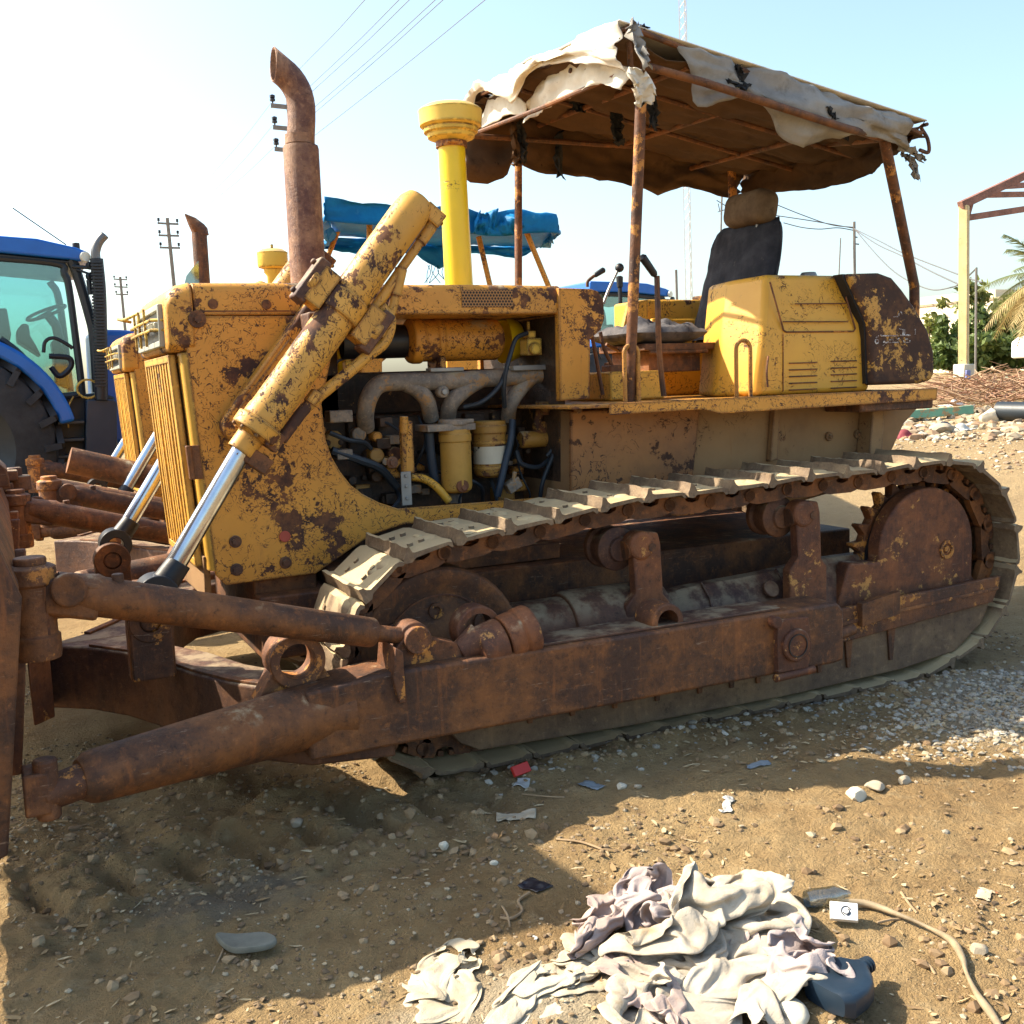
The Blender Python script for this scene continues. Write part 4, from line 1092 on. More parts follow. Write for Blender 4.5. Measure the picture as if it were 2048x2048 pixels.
o = link_mesh().build('track_link', 'rust', dozer); _lm = o.data; bpy.data.objects.remove(o)
def make_track(dy, name='crawler_track'):
    tr = bpy.data.objects.new(name, None); col.objects.link(tr); tr.parent = dozer; tr.location = -dozer.location
    for k in range(NS):
        a, b = JP[k], JP[(k+1) % NS]; c = (a+b)/2; t = (b-a).normalized(); t = -t
        nrm = Vector((-t.z, 0, t.x))
        cen = Vector((3.1, 0, .55))
        if nrm.dot(c-cen) < 0: nrm = -nrm
        # keep shoe axes right-handed: t x y = n
        M4 = Matrix(((t.x, 0, nrm.x, c.x), (0, 1, 0, dy), (t.z, 0, nrm.z, c.z), (0, 0, 0, 1)))
        for me, nm in ((_sm[k % 5], 'track_shoe'), (_lm, 'track_link')):
            o = bpy.data.objects.new(nm, me); col.objects.link(o); o.parent = tr; o.matrix_local = M4
    return tr
tr1 = make_track(0); tr2 = make_track(2*(YC-(TY0+TY1)/2))
# --- undercarriage
IC, SC = (1.66, .475), (4.52, .605)
mb = MB().lathe([(.0, 4.20), (.06, 4.20), (.065, 4.215), (.13, 4.225), (.16, 4.245), (.29, 4.255), (.325, 4.235), (.375, 4.235), (.388, 4.25), (.388, 4.42), (.0, 4.42)], (IC[0], 0, IC[1]), (0, 1, 0), 48)
idl = mb.build('idler', 'rust', dozer, .004)
mb = MB()
for r_, an, rr in ((.20, 95, .035), (.24, 150, .05), (.24, 30, .05)):
    mb.ring((IC[0]+r_*math.cos(rad(an)), 4.245, IC[1]+r_*math.sin(rad(an))), (0, 1, 0), rr, rr*.55, .02, 18)
build_each(mb, 'boss', 'rust_paint', idl)
MB().ring((IC[0], 4.252, IC[1]), (0, 1, 0), .268, .262, .012, 40).build('weld_ring', 'rust_red', idl)
# sprocket
T_ = 26; prof = []
for k in range(T_):
    for f, r_ in ((-.32, .395), (-.16, .43), (-.07, .458), (.07, .458), (.16, .43), (.32, .395)):
        t = 2*math.pi*(k+f)/T_; prof.append((SC[0]+r_*math.cos(t), SC[1]+r_*math.sin(t)))
mb = MB().prism(prof, 4.305, 4.365)
spk = mb.build('sprocket', 'rust_paint', dozer, .004)
MB().lathe([(.0, 4.30), (.375, 4.30), (.375, 4.285), (.33, 4.28), (0, 4.28)], (SC[0], 0, SC[1]), (0, 1, 0), 48).build('hub_ring', 'black', spk)
mb = MB()
for k in range(30):
    t = 2*math.pi*k/30; mb.bolt((SC[0]+.352*math.cos(t), 4.285, SC[1]+.352*math.sin(t)), (0, -1, 0), .015, .022)
build_each(mb, 'ring_bolt', 'engine', spk)
# final drive cover: round top, sliding into the frame
fc = A((1746, 1036), 4.2)
R0 = .345
arc = [(fc.x+R0*math.cos(t), fc.z+R0*math.sin(t)*.98) for t in np.linspace(math.pi*1.02, -.02, 26)]
pr = XZ([(1655, 1060), (1600, 1062), (1578, 1140), (1575, 1175)], 4.2)
pr2 = XZ([(1880, 1150), (1835, 1085)], 4.2)
body = pr[::-1][::-1]
outl = pr[::-1]+arc+[(pr2[1][0]-.02, pr2[1][1]), pr2[0]]
mb = MB().prism(outl, 4.185, 4.28)
fd = mb.build('final_drive_cover', 'rust_red', dozer, .02, 35, 3)
a = A(z(7, 1530, 640), 4.18); MB().ring((a.x, 4.182, a.z), (0, 1, 0), .052, .034, .012).bolt((a.x, 4.186, a.z), (0, -1, 0), .02, .01).build('inspection_boss', 'rust_paint', fd)
# track frame, recoil spring cover and sloped mud cover
zc_ = .44
tf_ = MB().box(2.0, 4.35, 4.20, 4.50, .16, .42)
tfm = tf_.build('track_frame', 'rust_dusty', dozer, .015)
mb = MB().tube([(1.98, 4.335, .475), (2.0, 4.335, .475), (2.38, 4.335, .475)], [.15, .165, .165], 24)
mb.tube([(2.30, 4.335, .47), (2.32, 4.335, .47), (2.82, 4.335, .47)], [.185, .195, .195], 24)
mb.build('spring_cover', 'rust_dusty', tfm, .006)
def cov(x, h, w0=4.17, w1=4.50): return [(x, w0, .22), (x, w0, .34+h*.12), (x, w0+.09, .45+h*.5), (x, w0+.16, .50+h*.6), (x, w1-.1, .50+h*.6), (x, w1, .40), (x, w1, .22)]
mb = MB().loft([cov(2.78, .12), cov(3.0, .17), cov(3.45, .2), cov(3.9, .26), cov(4.3, .26)])
mb.tube([(3.08, 4.172, .34), (3.08, 4.168, .37), (3.10, 4.26, .55), (3.10, 4.33, .615)], .007, 6)
mb.tube([(3.55, 4.172, .34), (3.55, 4.168, .37), (3.57, 4.26, .57), (3.57, 4.33, .635)], .007, 6)
a = A(z(7, 620, 845), 4.24); mb.disc((a.x, 4.235, a.z), (0, -1, .6), .045, .02)
mb.build('mud_cover', 'rust_dusty', tfm, .02, 35, 3)
# carrier rollers on their brackets
def carrier(cx, cz):
    mb = MB().lathe([(0, 4.225), (.055, 4.225), (.06, 4.24), (.085, 4.25), (.105, 4.26), (.105, 4.29), (.088, 4.30), (.088, 4.36), (.105, 4.37), (.105, 4.40), (0, 4.40)], (cx-.10, 0, cz-.02), (0, 1, 0), 28)
    o = mb.build('carrier_roller', 'rust_dusty', dozer, .003)
    mb = MB().prism([(cx-.075, cz-.03), (cx-.06, cz+.04), (cx-.01, cz+.065), (cx+.06, cz+.055), (cx+.075, cz), (cx+.085, cz-.24), (cx+.12, cz-.28), (cx+.12, cz-.52), (cx-.12, cz-.52), (cx-.12, cz-.28), (cx-.065, cz-.22)], 4.155, 4.215)
    mb.disc((cx-.03, 4.19, cz), (0, 1, 0), .07, .09)
    b = mb.build('roller_bracket', 'rust_red', o, .012)
    mb = MB().bolt((cx+.02, 4.155, cz-.01), (0, -1, 0), .022, .014).box(cx+.0, cx+.006, 4.150, 4.156, cz+.03, cz+.06)
    mb.build('bolt', 'rust', o)
    MB().cyl((cx-.10, 4.2, cz-.02), (cx-.02, 4.2, cz-.01), .045).build('roller_shaft', 'rust', o)
c1, c2_ = A((1218, 1028), 4.17), A((1522, 968), 4.17)
carrier(c1.x, c1.z); carrier(c2_.x, c2_.z)
# guard plates along the rollers
gp = XZ([(835, 1300), (842, 1375), (868, 1402), (905, 1415), (1200, 1367), (1500, 1309), (1700, 1262), (1800, 1228), (1850, 1175), (1872, 1120), (1590, 1165), (1000, 1290)], 4.13)
mb = MB().prism(gp, 4.125, 4.15)
gd = mb.build('roller_guard', 'guard', dozer, .005)
mb = MB()
for xa in (1000, 1080, 1160, 1240, 1320, 1380, 1430, 1490, 1545, 1600, 1680):
    p, q = A((xa, 1390-(xa-900)*.177), 4.12), A((xa, 1300-(xa-900)*.16), 4.12)
    mb.prism([(p.x-.03, q.z), (p.x+.03, q.z), (p.x+.012, p.z+.02), (p.x-.012, p.z+.02)], 4.112, 4.1249)
build_each(mb, 'guard_rib', 'rust', gd, .003)
up = XZ([(1580, 1150), (1888, 1086), (1882, 1108), (1872, 1136), (1590, 1212), (1578, 1205)], 4.10)
ug = MB().prism(up, 4.095, 4.124).build('upper_guard', 'rust_paint', dozer, .006)
up = XZ([(1578, 1176), (1884, 1106), (1882, 1112), (1578, 1183)], 4.095); MB().prism(up, 4.088, 4.0945).build('guard_lip', 'rust_orange', ug, .002)
MB().box(2.1, 4.6, 4.16, 4.5, .10, .17).build('roller_row', 'engine', dozer)
mb = MB()
for k in range(7): mb.lathe([(0, 4.19), (.09, 4.19), (.1, 4.2), (.1, 4.25), (.085, 4.26), (.085, 4.4), (.1, 4.41), (.1, 4.47), (0, 4.47)], (2.0+k*.38, 0, .215), (0, 1, 0), 20)
build_each(mb, 'track_roller', 'rust', dozer)
# idler fork end at the front bottom
a = A(z(6, 580, 1440), 4.2)
# far-side twins of the simple undercarriage pieces
for o in (idl, tfm, spk): ymir(o)

# --- push arms and C-frame
AY0, AY1 = 3.82, 4.055
at_, ab_ = .552, .258
def Zxy(pts, Z): return [(AZ(p, Z).x, AZ(p, Z).y) for p in pts]
mb = MB().prism([(.95, ab_), (.95, at_-.03), (1.25, at_), (3.52, at_), (3.56, at_-.04), (3.56, ab_+.01), (3.5, ab_), (1.3, ab_)], AY0, AY1)
arm = mb.build('push_arm', 'rust', dozer, .014, 35, 3)
MB().box(1.9, 3.2, AY0+.03, AY1-.02, at_+.0005, at_+.012).build('cap_strip', 'rust_dusty', arm, .003)
# C-frame: bent beam to the nose of the blade
ne = Zxy([z(5, *p) for p in ((200, 870), (440, 950), (600, 985), (800, 1060), (950, 1100), (1240, 1130))], .5)
ft = Zxy([z(5, *p) for p in ((1450, 1040), (1060, 1040), (850, 975), (620, 960), (500, 880), (430, 840), (400, 800), (200, 790))], .5)
ne = [(.06, 6.05)] + [p for p in ne if p[1] < 5.9]
cfp = [(.10, 5.35), (.28, 5.20), (.42, 5.0), (.52, 4.78), (.63, 4.46), (.73, 4.24), (.84, 4.08), (.98, 3.93), (1.3, 3.86), (1.3, 4.056), (1.12, 4.2), (.96, 4.30), (.86, 4.48), (.76, 4.78), (.62, 5.05), (.50, 5.35)]
mb = MB().prism_xy(cfp, .20, .50)
cfm = mb.build('push_frame', 'rust_dusty', dozer, .012, 35, 3)
MB().prism_xy([(x+.01, y) for x, y in cfp[1:8]]+[(x, y) for x, y in [(cfp[i][0]+.035, cfp[i][1]+.03) for i in range(7, 0, -1)]], .5005, .512).build('weld_seam', 'rust', cfm, .002)
# lift lug with bushing (near), and the grease-black joint
def lug(c, Y, w_=.09, r=.085):
    mb = MB().ring((c.x, Y, c.z), (0, 1, 0), r, r*.5, w_).prism([(c.x-r*.95, .48), (c.x-r*.95, c.z), (c.x-r*.6, c.z+r*.05), (c.x-r*.55, c.z-r*.6), (c.x+r*.55, c.z-r*.6), (c.x+r*.6, c.z+r*.05), (c.x+r*.95, c.z), (c.x+r*.95, .48)], Y-w_*.45, Y+w_*.45)
    mb.disc((c.x, Y, c.z), (0, 1, 0), r*.49, w_*.8)
    return mb
c = A(z(5, 640, 840), 4.55)
lg = lug(c, 4.55).build('lift_lug', 'rust_paint', cfm, .006)
c = A(z(5, 480, 578), 6.12)
lg2 = lug(c, 6.12, .1, .095).build('lift_lug', 'rust', cfm, .006)
ymir(cfm)
# rings welded on top of the arm
def ring_eye(px, Y, r, w_, base, par):
    c = A(px, Y); mb = MB().ring((c.x, Y, c.z), (0, 1, 0), r, r*.66, w_, 32)
    mb.prism([(c.x-r*1.5, base), (c.x-r*.93, c.z-r*.3), (c.x-r*.6, c.z-r*.78), (c.x+r*.6, c.z-r*.78), (c.x+r*.93, c.z-r*.3), (c.x+r*1.5, base)], Y-w_*.38, Y+w_*.38)
    return mb.build('ring_eye', 'rust_orange', par, .006)
ring_eye((1243, 1168), 3.93, .082, .15, at_-.02, arm)
ring_eye(z(5, 1260, 1000), 4.02, .108, .15, .47, cfm)
# strut from arm to the blade's lower corner
p0, p1 = A((165, 1466), 3.74), A((700, 1333), 3.93)
s0 = A((150, 1472), 3.68); s1 = Vector((1.02, 3.935, .405))
mb = MB().tube([s0, s0.lerp(s1, .03), s0.lerp(s1, .06), s1, s1+Vector((.12, .0, .004))], [.068, .086, .090, .127, .129], 28)
st = mb.build('blade_strut', 'rust', dozer, 0, 50)
mb = MB().tube([s0-Vector((.12, .03, .02)), s0+Vector((.02, 0, 0))], [.055, .06], 18).box(s0.x-.17, s0.x-.09, 3.60, 3.73, s0.z-.07, s0.z+.07).cyl((s0.x-.10, 3.64, s0.z-.095), (s0.x-.10, 3.64, s0.z+.105), .038)
mb.build('strut_end', 'rust_orange', st, .008)
# brace from blade top to the arm
q0, q1 = A(z(5, 235, 712), 3.86), A(z(5, 1612, 895), 3.92)
q0 = Vector((q0.x, 3.86, q0.z)); q1 = Vector((q1.x, 3.93, q1.z)); dq = (q1-q0)
mb = MB().tube([q0, q0+dq*.06, q0+dq*.11, q0+dq*.13, q0+dq*.99, q1], [.066, .07, .078, .07, .058, .05], 22)
br = mb.build('brace_tube', 'rust', dozer, 0, 50)
q2 = A(z(6, 545, 905), 3.93); q2.y = 3.93
mb = MB().cyl(q1-dq*.01, q2, .034).disc(A(z(5, 295, 708), 3.79), (0, 1, 0), .058, .04).cyl(A(z(5, 505, 655), 3.86)-Vector((0, 0, .03)), A(z(5, 505, 650), 3.86)+Vector((0, 0, .01)), .02)
build_each(mb, 'brace_pin', 'rust', br, .004)
pb = A((65, 1110), 3.86)
mb = MB().lathe([(0, .78), (.075, .78), (.078, .80), (.078, .86), (.070, .865), (.070, 1.03), (.080, 1.035), (.080, 1.09), (.06, 1.10), (0, 1.10)], (.055, 3.86, 0), n=26).disc((.055, 3.86, 1.11), (0, 0, 1), .052, .03)
mb.build('brace_pin_housing', 'rust_orange', br, .003)
MB().obox(Vector((.17, 3.86, .975)), (.09, 0, -.022), (0, .06, 0), (.014, 0, .062)).build('brace_yoke', 'rust', br, .014)
mb = MB().lathe([(0, -.07), (.055, -.07), (.058, -.055), (.052, -.05), (.052, -.03), (.066, -.025), (.066, .07), (0, .07)], q2, (0, 1, 0), 24)
mb.prism([(q2.x-.09, at_-.05), (q2.x-.10, at_+.06), (q2.x-.04, q2.z+.02), (q2.x+.05, q2.z+.0), (q2.x+.17, at_+.06), (q2.x+.22, at_-.05)], 3.89, 3.97)
mb.prism([(q2.x-.115, at_-.12), (q2.x-.135, at_-.02), (q2.x-.12, at_+.10), (q2.x-.09, at_+.08), (q2.x-.088, at_-.12)], 3.795, 4.0)
mb.build('brace_bracket', 'rust_paint', arm, .010)
c = A(z(6, 1000, 930), 3.88)
mb = MB().tube([(q2.x+.20, 3.93, at_+.005), (c.x-.10, 3.92, at_+.055)], [.05, .075], 20).lathe([(.055, -.13), (.098, -.12), (.102, -.02), (.098, -.01)], (c.x, 3.92, c.z), (1, 0, .22), 28)
mb.lathe([(.06, .0), (.105, .0), (.108, .06), (.1, .07), (.112, .075), (.112, .13), (.1, .14), (.0, .14)], (c.x, 3.92, c.z), (1, 0, .22), 28)
mb.ring((c.x-.09, 4.0, c.z+.05), (0, 1, .0), .10, .07, .1)
mb.build('arm_coupling', 'rust_red', arm, .008)
# trunnion at the rear end of the arm
c = A(z(7, 740, 1130), 3.80)
mb = MB().prism([(c.x-.10, c.z-.12), (c.x-.10, c.z+.10), (c.x-.06, c.z+.125), (c.x+.08, c.z+.12), (c.x+.10, c.z-.02), (c.x+.08, c.z-.12)], 3.79, 4.06)
mb.disc((c.x, 3.79, c.z), (0, 1, 0), .078, .04, 32)
mb.cyl((c.x-.11, 3.80, c.z-.145), (c.x+.12, 3.80, c.z-.135), .020).disc((c.x-.11, 3.80, c.z+.12), (0, 1, 0), .028, .05)
tn = mb.build('arm_trunnion', 'rust_red', arm, .012)
MB().ring((c.x, 3.768, c.z), (0, 1, 0), .055, .050, .006, 36).build('trunnion_groove', 'black', tn)
mb = MB().obox((c.x+.38, 4.05, c.z-.03), (.10, 0, .015), (0, .05, 0), (0, 0, .045)).disc((c.x+.33, 4.0, c.z-.03), (0, 1, 0), .035, .02).cyl((c.x+.42, 4.0, c.z-.06), (c.x+.55, 4.0, c.z-.04), .03)
mb.obox((c.x+.80, 4.08, c.z+.02), (.13, 0, .018), (0, .02, 0), (0, 0, .06))
mb.build('arm_clamp', 'rust', arm, .01)
for o in (arm, st): ymir(o)
yb_ = ymir(br)

# --- blade
bx = lambda s: [(-.09, .24), (.015, 1.06), (-.03, 1.20), (-.16, 1.235), (-.30, 1.24), (-.27, 1.14), (-.16, .95), (-.11, .7), (-.13, .48), (-.24, .42), (-.30, .38), (-.27, .33), (-.15, .24)]
mb = MB().prism(bx(0), 3.62, 2*YC-3.62)
blade = mb.build('dozer_blade', 'rust', dozer, .01)
mb = MB().prism([(-.085, .24), (.020, 1.04), (-.03, 1.20), (-.18, 1.24), (-.40, 1.25), (-.42, .44), (-.36, .40), (-.14, .22)], 3.545, 3.615)
ep = mb.build('end_plate', 'rust', blade, .008)
ys_ = lambda q: 3.10+.66*max(0, q-.5)
mb = MB().prism_yz([(3.10, .40), (3.10, .5), (ys_(1.75), 1.75), (2*YC-ys_(1.75), 1.75), (2*YC-3.10, .5), (2*YC-3.10, .40)], -.46, -.425)  # out of view; height, slanted ends and lower edge shaped for the ground shadow
mb.build('blade_face', 'rust', blade, .008)
MB().prism_yz([(ys_(1.70), 1.70), (ys_(2.5), 2.5), (5.0, 2.45), (5.2, 1.70)], -.50, -.465).build('shadow_plate', 'rust', blade, .008)  # made-up plate out of view, added on one half to extend the ground shadow
mb = MB()
mb.prism([(.03, .82), (.10, .80), (.10, 1.06), (.03, 1.10)], 3.80, 3.92).prism([(.03, .82), (.10, .80), (.10, 1.06), (.03, 1.10)], 6.78, 6.90)
mb.prism_xy([(.03, 5.0), (.12, 5.1), (.12, 5.6), (.03, 5.7)], .22, .52)
for y in (4.3, 4.75, 5.95, 6.4): mb.prism([(-.085, .25), (.012, 1.04), (.06, 1.04), (-.03, .25)], y-.02, y+.02)
build_each(mb, 'blade_bracket', 'rust_red', blade, .008)
mb = MB()
for x0, z0, a0 in ((.0, 1.13, .10), (.03, 1.20, .05)):
    mb.obox((x0-.02, 6.95, z0), (.07, 0, .0), (0, .06, 0), (0, 0, .03))
mb.prism([(-.25, 1.22), (-.18, 1.34), (-.10, 1.30), (-.06, 1.38), (.02, 1.29), (.03, 1.2)], 6.0, 6.5).cyl((.06, 7.05, 1.0), (.06, 7.05, 1.24), .045).cyl((.075, 7.05, 1.10), (.075, 7.05, 1.19), .075)
build_each(mb, 'blade_top_lug', 'rust_dusty', blade, .008)

# ------------------------------------------------------------ SECOND BULLDOZER, parked alongside
OFF = Vector((.22, 3.95, 0))
dz2 = thing('bulldozer', dozer.location+OFF, 'yellow bulldozer with a blue tarpaulin canopy, parked behind the large rusty one', 'bulldozer')
for o in [q for q in bpy.data.objects if q.parent == dozer and q.name.split('.')[0] in ('hood', 'nose_cap', 'side_panel', 'grille_post', 'grille', 'nose_guard', 'cowl_panel', 'dashboard', 'engine_block', 'engine_sill', 'belly_frame', 'main_frame', 'deck', 'lift_cylinder', 'push_arm', 'push_frame', 'brace_tube', 'blade_strut', 'crawler_track', 'far_console', 'track_frame', 'idler')]:
    copy_tree(o, dz2)
def A2(p, dy=0): return A(p, YC+OFF.y+dy)
e = A2((382, 530)); e1 = A2((379, 440))
mb = MB().tube([(e.x, e.y, 1.95), (e.x, e.y, e1.z), ], .062, 18)
ep2 = mb.build('exhaust_pipe', 'rust', dz2)
mb = MB().tube([e1-Vector((0, 0, .02)), e1+Vector((-.004, 0, .02)), A2((374, 432)), A2((362, 417)), A2((349, 404))], [.064, .064, .064, .042, .006], 18)
mb.build('exhaust_tip', 'rust', ep2, 0, 60)
a = A2((517, 535)); r_ = A2((545, 490)).x-A2((517, 490)).x; tz, bz, mz = A2((517, 468)).z, A2((517, 508)).z, A2((517, 512)).z
mb = MB().lathe([(r_*.42, 1.98), (r_*.42, bz-.06), (r_*.6, bz-.03), (r_*.62, bz), (r_*.95, bz+.015), (r_, bz+.03), (r_, tz-.06), (r_*1.02, tz-.04), (r_*.7, tz-.012), (0, tz)], (a.x, a.y, 0))
mb.cyl((a.x, a.y, tz-.01), (a.x, a.y, tz+.03), .012)
mb.build('air_precleaner', 'cap', dz2, 0, 45)
# smoky wind panel standing on its hood
k_ = XZ([(346, 545), (352, 520), (374, 492), (376, 540)], YC+OFF.y-.3)
MB().prism(k_, YC+OFF.y-.31, YC+OFF.y-.29).build('glass_panel', 'smokeglass', dz2)
# blue canopy
Y0, Y1 = YC+OFF.y-1.0, YC+OFF.y+.95
c2n = bpy.data.objects.new('canopy', None); col.objects.link(c2n); c2n.parent = dz2; c2n.location = -dz2.location
tpn = [A((612, 376), Y0), A((700, 378), Y0), A((800, 390), Y0), A((900, 398), Y0), A((990, 400), Y0), A((1050, 404), Y0)]
hmn = [A((616, 416), Y0), A((690, 424), Y0), A((745, 425), Y0), A((830, 432), Y0), A((930, 446), Y0), A((1000, 440), Y0), A((1053, 440), Y0)]
tpf = [Vector((A((px, 420), Y1).x, Y1, p.z-.02)) for px, p in zip((630, 706, 800, 895, 980, 1036), tpn)]
sheet('roof_tarp', 'bluetarp', [hmn, tpn, tpf], 51, .02, c2n, ns=14)
hmf = [A(p, Y1) for p in ((608, 470), (660, 477), (720, 482), (780, 478), (830, 505), (860, 480), (900, 478), (930, 480), (980, 486), (1010, 470), (1040, 455))]
sheet('far_flap', 'bluetarp', [tpf, hmf], 52, .03, c2n, fr=1.0)
sheet('tarp_roll', 'bluetarp', [[A(p, Y0-.03) for p in ((905, 398), (925, 396), (950, 400), (975, 404))], [A(p, Y0-.06) for p in ((895, 420), (925, 425), (960, 420), (985, 425))], [A(p, Y0-.03) for p in ((890, 440), (930, 446), (960, 442), (990, 440))]], 53, .05, c2n)
sheet('rear_flap', 'bluetarp', [[tpn[-1], tpf[-1]], [A((1056, 440), Y0), A((1020, 462), Y1)]], 54, .03, c2n)
sheet('front_flap', 'bluetarp', [[tpn[0], tpf[0]], [hmn[0], hmf[0]]], 55, .03, c2n)
for p, q, dy in (((697, 425), (697, 480), -.8), ((905, 455), (926, 545), -.6), ((996, 445), (1037, 545), -.85), ((640, 430), (624, 470), .7)):
    a, b = A2(p, dy), A2(q, dy); d = (b-a)
    MB().tube([a-d*.1, b+d*1.0 if p[0] < 990 else b+d*.6], .024, 10).build('canopy_post', 'yellow', c2n)
for k in range(7):
    a = A((830+random.uniform(-25, 15), 500), Y1)
    MB().tube(cr([a, a+Vector((.04*random.uniform(-1, 1), 0, -.08)), a+Vector((.1*random.uniform(-1, 1), 0, -.18))], 4), .004, 5).build('tarp_fringe', 'bluetarp', c2n)
# extra tubes of its blade linkage seen low at the left
mb = MB().tube([A((130, 868), 8.6), A((300, 905), 8.6)], .10, 18).tube([A((78, 918), 7.9), A((300, 958), 7.9)], .075, 16)
build_each(mb, 'linkage_tube', 'rust', dz2)
# ------------------------------------------------------------ GROUND
def terr(x, y):
    x = np.asarray(x, float); y = np.asarray(y, float)
    s = .78*x+.63*y
    r = np.where(s < 6.2, 0, .082*(s-6.2)); r = np.where(s > 20, 1.13+.30*(1-np.exp(-(s-20)/9.)), r)
    r = r*sstep(4.2, 9.0, x+.12*y)
    far = sstep(30, 160, np.hypot(x, y)); r = r+far*0
    near = np.exp(-((x-2.2)/4.5)**2-((y-3.6)/3.2)**2)
    h = .05*fbm(x*.35, y*.35, 1, 3)*(1-.5*near)
    h = h+.030*fbm(x*1.3, y*1.3, 5, 5)*near
    lumps = np.exp(-((x-.75)/.95)**4-((y-3.85)/.55)**4)
    h = h+.10*np.abs(fbm(x*4.2, y*4.2, 9, 4))*lumps - .02*lumps
    # grouser prints pressed beside the track
    pr = (.5+.5*np.cos(2*np.pi*(x+.25*y)/.235))**3*np.exp(-((y-3.80)/.16)**2)*sstep(2.2, 1.3, x)
    h = h-.085*pr
    under = sstep(1.4, 1.8, x)*sstep(5.0, 4.7, x)*np.exp(-((y-4.3)/.42)**4)
    h = h*(1-under)-.02*under
    edge = np.exp(-((y-3.93)/.10)**2)*sstep(1.5, 2.0, x)*sstep(4.8, 4.4, x)
    h = h+edge*(.035+.06*np.abs(fbm(x*5, y*5, 21, 3)))
    pile = np.exp(-((x-1.1)/.35)**2-((y-2.33)/.16)**2)
    h = h+.03*pile*(.6+np.abs(fbm(x*7, y*7, 33, 3)))
    h = h+(.026*fbm(x*6, y*6, 13, 4)+.013*fbm(x*21, y*21, 15, 3))*np.exp(-((x-2.2)/3.5)**4-((y-3.2)/2.4)**4)
    return r+h
def G(p, n=400):
    """where the view ray through p meets the ground"""
    d = ray(*p); d.normalize()
    ts = np.concatenate([np.linspace(.5, 12, 900), np.geomspace(12, 220, 900)])
    X = CAM.x+d.x*ts; Y = CAM.y+d.y*ts; Zz = CAM.z+d.z*ts
    f = np.nonzero(Zz < terr(X, Y))[0]
    i = f[0] if len(f) else len(ts)-1
    return Vector((X[i], Y[i], float(terr(X[i], Y[i]))))
def axis(a, b, st, far, g=1.13):
    c = list(np.arange(a, b, st)); s = st; x = c[-1]; hi = []
    while x < far: s *= g; x += s; hi.append(x)
    s = st; x = a; lo = []
    while x > -far: s *= g; x -= s; lo.append(x)
    return np.array(lo[::-1]+c+hi)
gx_, gy_ = axis(-.6, 5.2, .016, 1500), axis(1.5, 4.8, .016, 1500)
X, Y = np.meshgrid(gx_, gy_, indexing='ij'); Zg = terr(X, Y)
nx_, ny_ = X.shape
me = bpy.data.meshes.new('ground')
me.vertices.add(nx_*ny_); me.vertices.foreach_set('co', np.stack([X, Y, Zg], -1).ravel())
ii, jj = np.meshgrid(np.arange(nx_-1), np.arange(ny_-1), indexing='ij'); q = (ii*ny_+jj).ravel()
F = np.stack([q, q+ny_, q+ny_+1, q+1], -1)
me.loops.add(F.size); me.loops.foreach_set('vertex_index', F.ravel().astype(np.int32))
me.polygons.add(len(F)); me.polygons.foreach_set('loop_start', np.arange(0, F.size, 4, dtype=np.int32)); me.polygons.foreach_set('use_smooth', np.ones(len(F), bool))
me.update()
k = NT('dry_soil'); v = k.n('TexCoord').outputs['Object']
n1 = k.noise(v, 1.1, 8, .62); n2 = k.noise(v, 7, 9, .68); n3 = k.noise(v, 45, 6, .7); n4 = k.noise(v, 160, 3, .6)
c = k.mix(k.ramp(n1, .32, .68), (.41, .285, .14), (.30, .195, .09))
c = k.mix(k.math('MULTIPLY', k.ramp(n2, .52, .72), .65), c, (.47, .355, .20))
c = k.mix(k.math('MULTIPLY', k.ramp(n2, .48, .30), .6), c, (.16, .10, .05))
c = k.mix(k.math('MULTIPLY', k.ramp(n3, .58, .72), .5), c, (.50, .40, .25))
c = k.mix(k.math('MULTIPLY', k.ramp(n3, .42, .28), .55), c, (.12, .078, .042))
sp = k.n('SeparateXYZ'); k.l(v, sp.inputs[0])
def blob(cx, cy, r0, r1):
    a = k.math('SUBTRACT', sp.outputs[0], cx); b = k.math('SUBTRACT', sp.outputs[1], cy)
    d = k.math('SQRT', k.math('ADD', k.math('MULTIPLY', a, a), k.math('MULTIPLY', k.math('MULTIPLY', b, b), 2.2)))
    d = k.math('ADD', d, k.math('MULTIPLY', k.math('SUBTRACT', n2, .5), .55))
    return k.ramp(d, r1, r0)
c = k.mix(k.math('MULTIPLY', blob(4.6, 3.45, .55, 1.0), .6), c, (.34, .31, .25))
c = k.mix(k.math('MULTIPLY', blob(.55, 3.42, .14, .34), .6), c, (.185, .165, .135))
c = k.mix(k.math('MULTIPLY', blob(1.1, 2.33, .28, .55), .55), c, (.52, .46, .34))
c = k.mix(k.math('MULTIPLY', k.ramp(k.math('ADD', k.math('MULTIPLY', sp.outputs[0], .78), k.math('MULTIPLY', sp.outputs[1], .63)), 7.5, 11), .5), c, (.42, .315, .18))
k.base(c); k.rough(.95); k.b.inputs['Specular IOR Level'].default_value = .15
h = k.math('ADD', k.math('MULTIPLY', n3, .8), k.math('ADD', k.math('MULTIPLY', n4, .35), k.math('MULTIPLY', n2, 1.2)))
k.bump(h, 1.0, .045)
me.materials.append(k.m)
go = bpy.data.objects.new('ground', me); col.objects.link(go); tag(go, kind='structure')

